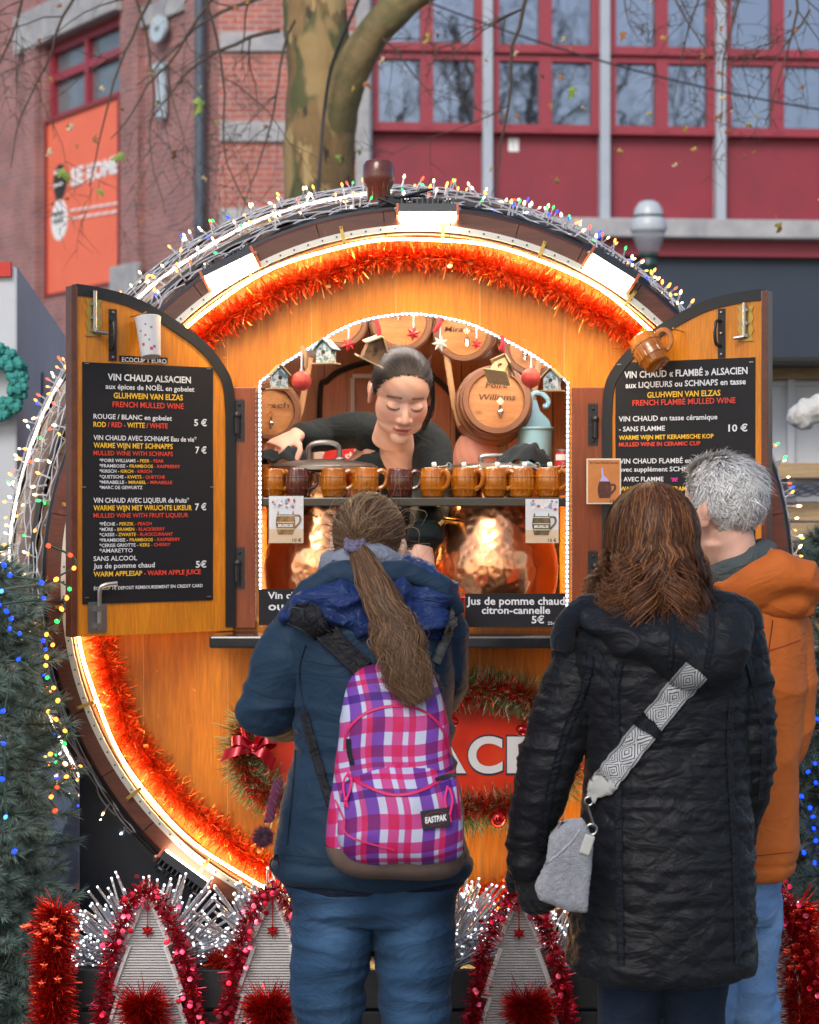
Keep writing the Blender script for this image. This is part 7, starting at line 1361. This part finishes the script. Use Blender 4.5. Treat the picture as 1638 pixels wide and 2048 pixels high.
h = MB(); h.merge(hand_mb(-1, (.50, .55, .40), .04, 1.0, fat=1.35), HB); h.tube([HB @ Vector((-.05, 0, 0)), HB @ Vector((.01, 0, 0))], [(.036, .030), (.032, .026)], 14); V, N, fs = fuse(h, .0032, 3); V = disp(V, N, lambda p, n: .0012*nz(p, 120, 120, 120, 1)+.003*folds(p, 12, 12, 30, 1)*(p.z > b_(0, 1745).z)); mbof(V, fs).build('glove', fabric('black_knit_glove', (.012, .012, .016), None, 600, .95, .6, .4), pB_, sharp=0)
# wavy hair
HBc = ((.085, .034, .016), (.125, .048, .020), (.19, .075, .028), (.055, .023, .013), (.25, .10, .038)); hm = MB(); R3 = MhB.to_3x3()
cap(hm, MhB, 1.07, (.05, .022, .013), lambda d: hairline(d) or d.z > .5)
cap(hm, MhB, 1.0, (.05, .022, .013), lambda d: d.y > -.1 and d.z > -.8)
for i in range(4200):
    az = rnd.uniform(-PI, PI); dx, dy = math.sin(az), math.cos(az)      # az 0 = back of the head
    if abs(az) > R(128) and rnd.random() < .9: continue
    th0 = rnd.uniform(.03, 1.15)**1.; ph = rnd.uniform(0, 6); ph2 = rnd.uniform(0, 6); k0 = 1.16+rnd.uniform(0, .24); P = []; NN = []; n1 = 9; part = .22*math.sin(az)
    for q in range(n1):
        th = th0+(1.75-th0)*q/(n1-1); d = Vector((dx*math.sin(th), dy*math.sin(th), math.cos(th))); aa = az+.10*math.sin(th*3+ph); d = Vector((math.sin(aa)*math.sin(th), math.cos(aa)*math.sin(th), math.cos(th))); P.append(ell(d, k0+.026*math.sin(th*4.5+int(az*6)*1.9+.15*ph)*min(1, th))); NN.append(d)
    endz = -.142+rnd.gauss(0, .024)-.035*(dx < -.2)+.02*(dx > .6); e = P[-1]; L = e.z-endz; n2 = 11; out = Vector((dx, dy*.8, 0))
    for q in range(1, n2+1):
        s = q/n2; fl = .050*s**1.5*(1 if abs(dx) > .45 else .6)+.018*math.sin(s*PI)*0; cl_ = int(az*6); wv = .026*math.sin(s*10+cl_*1.9+.4*ph/6)*s**.5; w2 = .024*math.sin(s*9+cl_*2.7+.4*ph2/6)*s**.5
        P.append(e+out*(fl+wv)+Vector((-dy, dx, 0))*w2+Vector((0, .015*s, -L*s+.03*max(0, s-.8)*5*rnd.random()*.3))); NN.append((out+Vector((0, 0, .15))).normalized())
    if rnd.random() < .03: P = [p+Vector((rnd.gauss(0, .004), rnd.gauss(0, .004), 0)) for p in P]
    strip(hm, [MhB @ p for p in P], .0026*rnd.uniform(.4, 1.2), [R3 @ n for n in NN], pick(HBc, .3))
hm.build('hair', m_hair, pB_, sharp=0)
# ---------- bag with woven strap
bag = thing('handbag', b_(1115, 1780, -.2), 'grey teddy fleece handbag on a white patterned strap slung across the black coat', 'handbag')
m_fl = M('grey_teddy_fleece', (.36, .37, .41), .95, var=(90, (.26, .27, .31)), bump=(260, 1., .006), sheen=.5)
h = MB(); BO = [(1088, 1642), (1110, 1612), (1148, 1606), (1166, 1640), (1163, 1700), (1155, 1782), (1120, 1778), (1065, 1756), (1060, 1738), (1078, 1690)]
for dy0, sh_ in ((-.17, .94), (-.195, 1.), (-.235, 1.), (-.258, .93)): pass
cxy = np.mean(BO, axis=0); rs = []
for dy0, sh_ in ((-.165, .8), (-.172, .95), (-.195, 1.), (-.235, 1.), (-.252, .95), (-.258, .8)): rs.append([b_(cxy[0]+(x-cxy[0])*sh_, cxy[1]+(y-cxy[1])*sh_, dy0) for x, y in BO])
h.rings(rs); V, N, fs = fuse(h, .0038, 3); V = disp(V, N, lambda p, n: .0022*nz(p, 190, 190, 190, 1)+.004*nz(p, 18, 18, 18, 3)); bgt = bvh(V, fs); mbof(V, fs).build('pouch', m_fl, bag, sharp=0)
m_zip = M('zip_grey', (.40, .41, .44), .45); proj_strip([bgt], [(1088, 1672), (1108, 1655), (1132, 1637)], 12, .003, 16, 2).build('zip', m_zip, bag, sharp=0); proj_strip([bgt], [(1064, 1756), (1100, 1722), (1140, 1685), (1160, 1660)], 2.5, .003, 24, 1).build('seam', m_zip, bag, sharp=0)
m_str = M('woven_strap', (.6, .6, .6), .8, bump=(900, .3, .001)); nt = m_str.node_tree; at = nd(m_str, 'ShaderNodeAttribute', attribute_name='Col'); sp = nd(m_str, 'ShaderNodeSeparateColor'); nt.links.new(at.outputs['Color'], sp.inputs[0])
u = math_node(m_str, 'ABSOLUTE', math_node(m_str, 'SUBTRACT', sp.outputs[0], .5)); v = math_node(m_str, 'MULTIPLY', sp.outputs[1], 7.); vf = math_node(m_str, 'ABSOLUTE', math_node(m_str, 'SUBTRACT', math_node(m_str, 'FRACT', v), .5)); dsum = math_node(m_str, 'ADD', math_node(m_str, 'MULTIPLY', u, 1.25), vf)
band = math_node(m_str, 'GREATER_THAN', math_node(m_str, 'FRACT', math_node(m_str, 'MULTIPLY', dsum, 6.5)), .62); e1 = math_node(m_str, 'MULTIPLY', math_node(m_str, 'GREATER_THAN', u, .40), math_node(m_str, 'LESS_THAN', u, .435)); pat = math_node(m_str, 'MULTIPLY', band, math_node(m_str, 'LESS_THAN', u, .37)); pat = math_node(m_str, 'MAXIMUM', pat, e1)
mx = nd(m_str, 'ShaderNodeMix', data_type='RGBA'); nt.links.new(pat, mx.inputs[0]); mx.inputs[6].default_value = (.55, .56, .57, 1); mx.inputs[7].default_value = (.03, .032, .045, 1); nt.links.new(mx.outputs[2], nt.nodes['Principled BSDF'].inputs['Base Color'])
proj_strip([jB, hB], [(1392, 1338), (1340, 1400), (1290, 1462), (1235, 1535), (1208, 1570)], 50, .008, 60, 6, .004).build('strap', m_str, bag, sharp=0)
m_gl = M('grey_leather', (.50, .50, .47), .5, bump=(300, .2, .001)); proj_strip([jB], [(1218, 1558), (1200, 1582), (1190, 1598)], lambda s: 50*(1-s)+18*s if s < .8 else 20, .013, 16, 4, .004).build('strap_end', m_gl, bag, sharp=0)
proj_strip([jB, hB], [(1308, 1442), (1298, 1452), (1290, 1462)], 58, .013, 8, 4, .003).build('strap_slider', m_seam, bag, sharp=0)
mb = MB(); c1 = proj(jB, 1188, 1602, .014)[0]; mb.tube([c1+Vector((.009*math.cos(t), -.003, .009*math.sin(t))) for t in np.linspace(0, 2*PI, 18)], .0022, 6); c2 = b_(1163, 1622, -.24); mb.tube([c1+Vector((-.004, -.004, -.008)), c1.lerp(c2, .5), c2+Vector((.004, 0, .008))], .0036, 6); mb.tube([c2+Vector((.011*math.cos(t), -.003, .011*math.sin(t))) for t in np.linspace(0, 2*PI, 18)], .0024, 6); mb.build('clasp', m_steel, bag)
mb = MB(); mb.box(b_(1153, 1648, -.262), (.022, .006, .042), Matrix.Rotation(R(18), 3, 'Y')); mb.build('tab', m_gl, bag, smooth=False, bevel=.003)
# =============== CUSTOMER C: man in the orange jacket
rnd.seed(303); YC = -.75
def c_(px, py, dy=0.): q = W(px, py, YC); return Vector((q.x, YC+dy, q.z))
pC_ = thing('person', (c_(1490, 0).x, YC, 0), 'man with short white hair and glasses in an orange jacket, looking towards the stall', 'person')
hcC = c_(1443, 1022); MhC = Matrix.Translation(hcC) @ Matrix.Rotation(R(180+42), 4, 'Z') @ Matrix.Rotation(R(6), 4, 'X') @ Matrix.Scale(1.06, 4)
b = MB(); b.merge(head_mb(), MhC); nk = c_(1470, 1180, .03); b.tube([hcC+Vector((.0, -.01, -.05)), hcC.lerp(nk, .6), nk], [.062, .062, .07], 24)
anC = [Vector((c_(1420, 0).x, YC+.03, .10)), Vector((c_(1520, 0).x, YC+.03, .10))]
b.torso(dense(levels(YC, [(1170, 1440, 1530, .06, .01), (1240, 1385, 1590, .09, 0), (1320, 1390, 1585, .115, 0), (1500, 1395, 1575, .115, 0), (1700, 1405, 1555, .10, 0), (1800, 1415, 1535, .08, 0)])))
legs(b, [c_(1432, 1800), c_(1516, 1800)], [c_(1428, 2030, .02), c_(1512, 2030, .02)], anC, [.046, .042, .038, .036, .034], (-.25, .97, 0))
limb(b, [c_(1570, 1265), c_(1578, 1390), c_(1572, 1500)], [.05, .045, .04]); limb(b, [c_(1572, 1500), c_(1560, 1530, .14), c_(1530, 1530, .24)], [.04, .034, .027]); b.merge(hand_mb(1), hand_M(c_(1525, 1530, .25), (-.5, .8, 0), (.3, 0, 1)))
limb(b, [c_(1405, 1265), c_(1395, 1390, .03), c_(1392, 1490, .06)], [.05, .045, .04]); limb(b, [c_(1392, 1490, .06), c_(1395, 1520, .18), c_(1410, 1500, .28)], [.04, .034, .027]); b.merge(hand_mb(-1), hand_M(c_(1412, 1498, .29), (.2, .9, .1), (-.2, 0, 1)))
V, N, fs = fuse(b, .0052, 2); V, C = face(V, MhC, blush=.35); C *= np.array((1.0, .93, .90)); mbof(V, fs, C).build('body', m_skin, pC_, sharp=0)
m_or = fabric('orange_softshell', (.62, .155, .026), (4, (.54, .125, .02)), 800, .65, .25, fold=6.5, fs=.17); m_gg = fabric('grey_green_quilt', (.075, .095, .095), None, 700, .6, .3)
j = MB(); j.torso(dense(levels(YC, [(1150, 1425, 1535, .075, .0), (1185, 1405, 1560, .10, -.01), (1220, 1385, 1590, .125, -.01), (1290, 1375, 1600, .145, -.01), (1400, 1376, 1600, .15, 0), (1550, 1380, 1594, .15, 0), (1680, 1382, 1588, .155, 0), (1725, 1385, 1583, .155, 0), (1740, 1395, 1572, .145, 0)]), 34), 56, 2.3)
limb(j, [c_(1562, 1268), c_(1572, 1380), c_(1566, 1490)], [.068, .066, .062]); limb(j, [c_(1566, 1490), c_(1558, 1530, .12), c_(1532, 1530, .23)], [.062, .056, .046]); limb(j, [c_(1410, 1268), c_(1398, 1390, .03), c_(1394, 1490, .06)], [.068, .064, .060]); limb(j, [c_(1394, 1490, .06), c_(1396, 1520, .16), c_(1410, 1500, .27)], [.058, .054, .046])
V, N, fs = fuse(j, .006, 4); V = disp(V, N, lambda p, n: .0075*folds(p, 5, 5, 7, 3)+.004*folds(p, 10, 9, 5, 6)+.006*nz(p, 5, 5, 4, 2)+.006*math.exp(-((p.x-c_(1535, 0).x)/.03)**2)*folds(p, 14, 6, 3, 8)*.6-.005*math.exp(-((p.z-c_(0, 1712).z)/.005)**2)); jC = bvh(V, fs); mbof(V, fs).build('jacket', m_or, pC_, sharp=0)
m_ost = M('rust_stitching', (.26, .05, .008), .8)
for pth in ([(1395, 1290), (1470, 1305), (1540, 1300), (1600, 1280)], [(1545, 1240), (1536, 1330), (1542, 1440), (1550, 1520)], [(1388, 1708), (1470, 1714), (1585, 1704)], [(1470, 1320), (1465, 1500), (1468, 1700)]): proj_strip([jC], pth, 2.2, .0015, 40, 1, .001).build('seam', m_ost, pC_, sharp=0)
h = MB(); h.tube(smooth_path([c_(1428, 1178, .02), c_(1455, 1185, -.08), c_(1500, 1170, -.12), c_(1550, 1150, -.115), c_(1590, 1170, -.08), c_(1610, 1195, -.02)], 40), lerp_list([.03, .042, .055, .062, .058, .036], 40), 18); h.ball(c_(1540, 1195, -.105), (.080, .055, .045)); h.ball(c_(1585, 1198, -.07), (.045, .05, .045)); h.tube(smooth_path([c_(1500, 1165, -.09), c_(1520, 1128, -.07), c_(1535, 1110, -.02)], 14), [.03, .03]+[.026]*12, 12)
V, N, fs = fuse(h, .005, 4); V = disp(V, N, lambda p, n: .012*folds(p, 7, 6, 12, 5)+.006*nz(p, 14, 14, 14, 4)-.005); mbof(V, fs).build('hood', m_or, pC_, sharp=0)
h = MB(); h.tube(smooth_path([c_(1405, 1165, .03), c_(1432, 1150, -.055), c_(1465, 1135, -.085), (c_(1500, 1118, -.08)), c_(1528, 1100, -.03), c_(1530, 1098, .03)], 30), [(.020, .028)]*30, 14); h.ball(c_(1470, 1158, -.07), (.05, .04, .03)); V, N, fs = fuse(h, .0045, 3); V = disp(V, N, lambda p, n: .006*folds(p, 16, 9, 16, 2)); mbof(V, fs).build('hood_lining', m_gg, pC_, sharp=0)
h = MB(); h.torso(dense(levels(YC, [(1690, 1400, 1560, .12, 0), (1800, 1392, 1552, .12, 0), (1840, 1400, 1545, .1, 0)]), 14), 44)
for hx, kx, an_ in ((1432, 1430, anC[0]), (1510, 1500, anC[1])): limb(h, [c_(hx, 1800), c_(hx, 1900), c_(kx, 2030, .01), Vector(an_)+Vector((0, 0, .3)), Vector(an_)+Vector((0, 0, -.03))], [.062, .058, .052, .05, .055])
V, N, fs = fuse(h, .006, 3); V = disp(V, N, lambda p, n: .006*folds(p, 6, 5, 9, 7)+.002*folds(p, 6, 6, 30, 1)); mbof(V, fs).build('jeans', m_jeanC, pC_, sharp=0); shoes(pC_, anC, (-.25, .97, 0), m_shoe)
HC = ((.72, .71, .70), (.80, .79, .78), (.62, .61, .60), (.86, .85, .84), (.48, .47, .46)); hm = MB(); R3 = MhC.to_3x3()
def hlC(d): p = ell(d, 1.); return p.y > np.interp(p.z, [-.06, -.02, 0, .03, .06, .080, .095], [.03, .018, -.014, -.036, -.052, -.066, -.12]) and p.z > -.055
cap(hm, MhC, 1.03, (.34, .33, .32), hlC)
n_s = 0
while n_s < 6500:
    d = rdir()
    if not hlC(d): continue
    n_s += 1; p = ell(d, 1.02); dn = Vector((d.x, d.y, d.z)).normalized(); fl = Vector((d.x*.55, .55, -.75)) if d.y > -.2 else Vector((d.x*.3+.35, .9, .1)); fl += Vector((noise.noise(d*3.1), noise.noise(d*3.3+Vector((5, 0, 0))), noise.noise(d*2.9+Vector((0, 7, 0)))))*1.1
    t = (fl-dn*fl.dot(dn)).normalized(); ln = rnd.uniform(.026, .042)*(1.1 if d.z > .3 else .85); lift = rnd.uniform(.04, .22)+(.12 if d.z > .6 else 0)+(.3 if rnd.random() < .03 else 0); s_ = dn.cross(t); ph = rnd.gauss(0, .35); P = []; NN = []
    for q in range(7): f = q/6; P.append(MhC @ (p+t*ln*f+dn*(lift*ln*math.sin(f*1.9)*.75+.002)+s_*ln*ph*f*f)); NN.append(R3 @ dn)
    strip(hm, P, .0022*rnd.uniform(.5, 1.2), NN, pick(HC, .12))
hm.build('hair', m_hair, pC_, sharp=0)
mb = MB(); hl_ = lambda *v: MhC @ Vector(v)
for s in (-1, 1): mb.tube([hl_(s*.064, -.088, .004), hl_(s*.078, -.05, .006), hl_(s*.081, .0, .004), hl_(s*.081, .022, -.012)], .0030, 6)
for s in (-1, 1): mb.tube([hl_(s*.033+.027*math.cos(t), -.100-.004*math.cos(t)*s*-1, -.006+.020*math.sin(t)) for t in np.linspace(0, 2*PI, 26)], .0016, 5)
mb.tube([hl_(-.008, -.104, 0), hl_(.008, -.104, 0)], .0018, 5); mb.build('glasses', m_blk, pC_)
# =============== VENDOR leaning over the counter
rnd.seed(404)
pD_ = thing('person', W(800, 1000, .62)*1, 'young woman vendor in a black top bending over the counter between the copper pots', 'person'); pD_.location.z = .49; ORG[pD_.name] = Vector(pD_.location)
hD = W(803, 786, .17); MhD = Matrix.Translation(hD) @ Matrix.Rotation(R(11), 4, 'Z') @ Matrix.Rotation(R(3), 4, 'Y') @ Matrix.Rotation(R(31), 4, 'X') @ Matrix.Diagonal((1.10, 1.05, 1.03, 1))
b = MB(); b.merge(head_mb(), MhD)
nb = W(796, 930, .36); b.tube(smooth_path([MhD @ Vector((.005, .03, -.05)), MhD @ Vector((.006, .05, -.13)), nb+Vector((.006, 0, 0))], 12), lerp_list([.048, .046, .058], 12), 24)
SR, SL_ = W(724, 862, .42), W(858, 897, .36)
b.tube(smooth_path([Vector((W(800, 0, .8).x, .80, .95)), Vector((W(800, 0, .7).x, .68, 1.15)), W(798, 1010, .50), W(797, 925, .42), nb+Vector((0, .02, .0))], 24), [(x, y) for x, y in zip(lerp_list([.155, .14, .16, .155, .07], 24), lerp_list([.10, .10, .105, .085, .06], 24))], 28, up=(0, 1, 0))
limb(b, [nb+Vector((-.03, .02, -.03)), SR, W(655, 868, .46)], [.045, .044, .040]); WRr = W(596, 872, .33); limb(b, [W(655, 868, .46), W(622, 878, .41), WRr], [.043, .038, .029]); HR1 = hand_M(W(591, 872, .315), (-.60, -.62, -.35), (-.20, -.62, .75)); b.merge(hand_mb(1, (.75, .9, .6), .03, 1.0), HR1)
EL = W(866, 980, .25); WLl = W(849, 1082, .13); limb(b, [nb+Vector((.04, .01, -.03)), SL_, EL], [.05, .052, .044]); limb(b, [EL, EL.lerp(WLl, .5), WLl], [.044, .040, .031]); HL1 = hand_M(W(847, 1092, .12), (-.10, -.30, -.95), (.30, -.90, .25)); b.merge(hand_mb(-1, (.35, .75, .6), .03, 1.0, (.75, .45, -.5)), HL1)
legs(b, [Vector((pD_.location.x-.09, .80, .95)), Vector((pD_.location.x+.09, .80, .95))], [Vector((pD_.location.x-.1, .76, .72)), Vector((pD_.location.x+.1, .76, .72))], [Vector((pD_.location.x-.1, .84, .58)), Vector((pD_.location.x+.1, .84, .58))], [.09, .08, .06, .055, .045], (0, -1, 0))
V, N, fs = fuse(b, .0033, 8); V, C = face(V, MhD, blush=.5); C *= np.array((1.02, .97, .93)); mbof(V, fs, C).build('body', m_skin, pD_, sharp=0)
m_top = fabric('black_jersey', (.008, .014, .016), (5, (.012, .020, .022)), 900, .8, .25, fold=9, fs=.2)
j = MB(); j.tube(smooth_path([Vector((pD_.location.x, .80, .90)), Vector((W(800, 0, .7).x, .68, 1.15)), W(798, 1010, .50), W(797, 935, .415), W(797, 898, .40)], 24), [(x, y) for x, y in zip(lerp_list([.175, .155, .172, .155, .080], 24), lerp_list([.12, .115, .122, .10, .078], 24))], 30, up=(0, 1, 0))
limb(j, [W(760, 880, .41), W(724, 862, .42), W(690, 862, .44), W(655, 868, .46)], [.066, .058, .052, .049]); limb(j, [W(655, 868, .46), W(628, 872, .40), W(604, 872, .345)], [.049, .046, .038])
limb(j, [W(835, 900, .38), W(860, 894, .355), W(866, 935, .30), EL], [.070, .060, .058, .054]); j.ball(W(756, 868, .385), (.062, .06, .055)); j.ball(W(843, 878, .365), (.062, .06, .055))
limb(j, [EL, EL.lerp(WLl, .5), W(850, 1068, .14)], [.056, .052, .048]); j.tube([W(851, 1052, .147), W(850, 1084, .132)], [.053, .051], 20)
V, N, fs = fuse(j, .005, 3); V = disp(V, N, lambda p, n: .0045*folds(p, 8, 8, 10, 4)+.004*nz(p, 7, 7, 7, 1))
nc = W(793, 886, .29); keep = []
for f in fs:
    c = Vector(V[list(f)].mean(0)); q = c-nc; e = (q.x/(.030+.45*max(0, q.z+.045)))**2+(q.y/.12)**2+(q.z/.052)**2
    if e > 1: keep.append(f)
mbof(V, keep).build('top', m_top, pD_, sharp=0)
h = MB(); h.tube([Vector((pD_.location.x, .80, 1.0)), Vector((pD_.location.x, .80, .88))], [(.175, .125), (.17, .12)], 28, up=(0, 1, 0))
for s in (-1, 1): limb(h, [Vector((pD_.location.x+s*.09, .80, .92)), Vector((pD_.location.x+s*.1, .76, .72)), Vector((pD_.location.x+s*.1, .84, .55))], [.095, .085, .07])
V, N, fs = fuse(h, .008, 3); mbof(V, fs).build('trousers', m_blacks, pD_, sharp=0)
HD = ((.020, .019, .022), (.028, .026, .029), (.016, .015, .018), (.038, .034, .035)); hm = MB(); TD = Vector((-.004, .112, -.012)); cap(hm, MhD, 1.03, (.035, .028, .025)); pulled(hm, MhD, TD, 3800, HD, .0021, 1.07, .02)
Tw = MhD @ TD; hang_tail(hm, [Tw, Tw+Vector((.03, .0, .0)), Tw+Vector((.062, -.02, -.03)), Tw+Vector((.068, -.04, -.09)), Tw+Vector((.048, -.06, -.16))], [.012, .022, .028, .026, .012], 260, HD+((.20, .13, .08),), .003, .004, Vector((0, -1, 0)))
for k in range(60):
    x0 = .072+rnd.uniform(-.004, .006); y0 = .0+rnd.uniform(-.02, .02); P = [MhD @ Vector((x0, y0, .05)), MhD @ Vector((x0+.010, y0+.004, .0)), MhD @ Vector((x0+.010+rnd.uniform(-.004, .006), y0+.01, -.06)), MhD @ Vector((x0-.002+rnd.gauss(0, .005), y0+.01, -.11+rnd.gauss(0, .015)))]; P = smooth_path(P, 10); strip(hm, P, .003, [Vector((.4, -.9, 0))]*10, pick(HD+((.20, .13, .08),)))
hm.build('hair', m_hair, pD_, sharp=0)
# =============== bald man bending down at the back
YE = .78; hE = W(951, 934, YE); pE_ = thing('person', (hE.x, YE+.25, .49), 'bald man bending forward behind the counter with only his pink crown showing', 'person')
MhE = Matrix.Translation(hE) @ Matrix.Rotation(R(8), 4, 'Z') @ Matrix.Rotation(R(52), 4, 'X'); b = MB(); b.merge(head_mb(), MhE)
n0 = MhE @ Vector((0, .03, -.16)); b.tube(smooth_path([n0, n0+Vector((0, .12, -.03)), n0+Vector((0, .30, -.20)), n0+Vector((0, .34, -.38))], 20), [(x, y) for x, y in zip(lerp_list([.06, .17, .16, .15], 20), lerp_list([.06, .10, .11, .10], 20))], 28, up=(0, 1, 0))
hp = n0+Vector((0, .30, -.38))
for s in (-1, 1): limb(b, [n0+Vector((s*.15, .1, -.05)), n0+Vector((s*.2, .02, -.25)), n0+Vector((s*.15, -.1, -.38))], [.055, .045, .03]); b.merge(hand_mb(s), hand_M(n0+Vector((s*.15, -.11, -.39)), (0, -.8, -.6), (0, -.5, .8))); limb(b, [hp+Vector((s*.09, 0, 0)), hp+Vector((s*.1, -.05, -.18)), Vector((hp.x+s*.1, hp.y, .54))], [.085, .07, .05])
V, N, fs = fuse(b, .0055, 3); V, C = face(V, MhE); C *= np.array((1.05, .88, .88)); mbof(V, fs, C).build('body', m_skin, pE_, sharp=0)
j = MB(); j.tube(smooth_path([n0+Vector((0, .03, -.01)), n0+Vector((0, .12, -.03)), n0+Vector((0, .30, -.20)), n0+Vector((0, .34, -.42))], 20), [(x, y) for x, y in zip(lerp_list([.085, .185, .175, .165], 20), lerp_list([.075, .115, .125, .115], 20))], 28, up=(0, 1, 0))
for s in (-1, 1): limb(j, [n0+Vector((s*.14, .1, -.05)), n0+Vector((s*.2, .02, -.25)), n0+Vector((s*.155, -.09, -.37))], [.07, .058, .042])
V, N, fs = fuse(j, .007, 3); mbof(V, fs).build('sweater', m_top, pE_, sharp=0)
# white plush on the chalet
rnd.seed(77); pl = MB(); c = W(1634, 818, 2.6)
for k in range(46):
    t_ = rnd.uniform(-1, 1); pl.ball(c+Vector((t_*.085, rnd.gauss(0, .02), .035*t_+rnd.gauss(0, .016))), rnd.uniform(.030, .046), nu=10, nv=7)
V, N, fs = fuse(pl, .009, 3); V = disp(V, N, lambda p, n: .010*nz(p, 40, 40, 40, 2)); tag(mbof(V, fs).build('plush_trim', M('white_plush', (.8, .77, .72), .95, bump=(160, 1., .01), sheen=.4), sharp=0), 'white fluffy plush hanging in front of the pale chalet', 'plush')
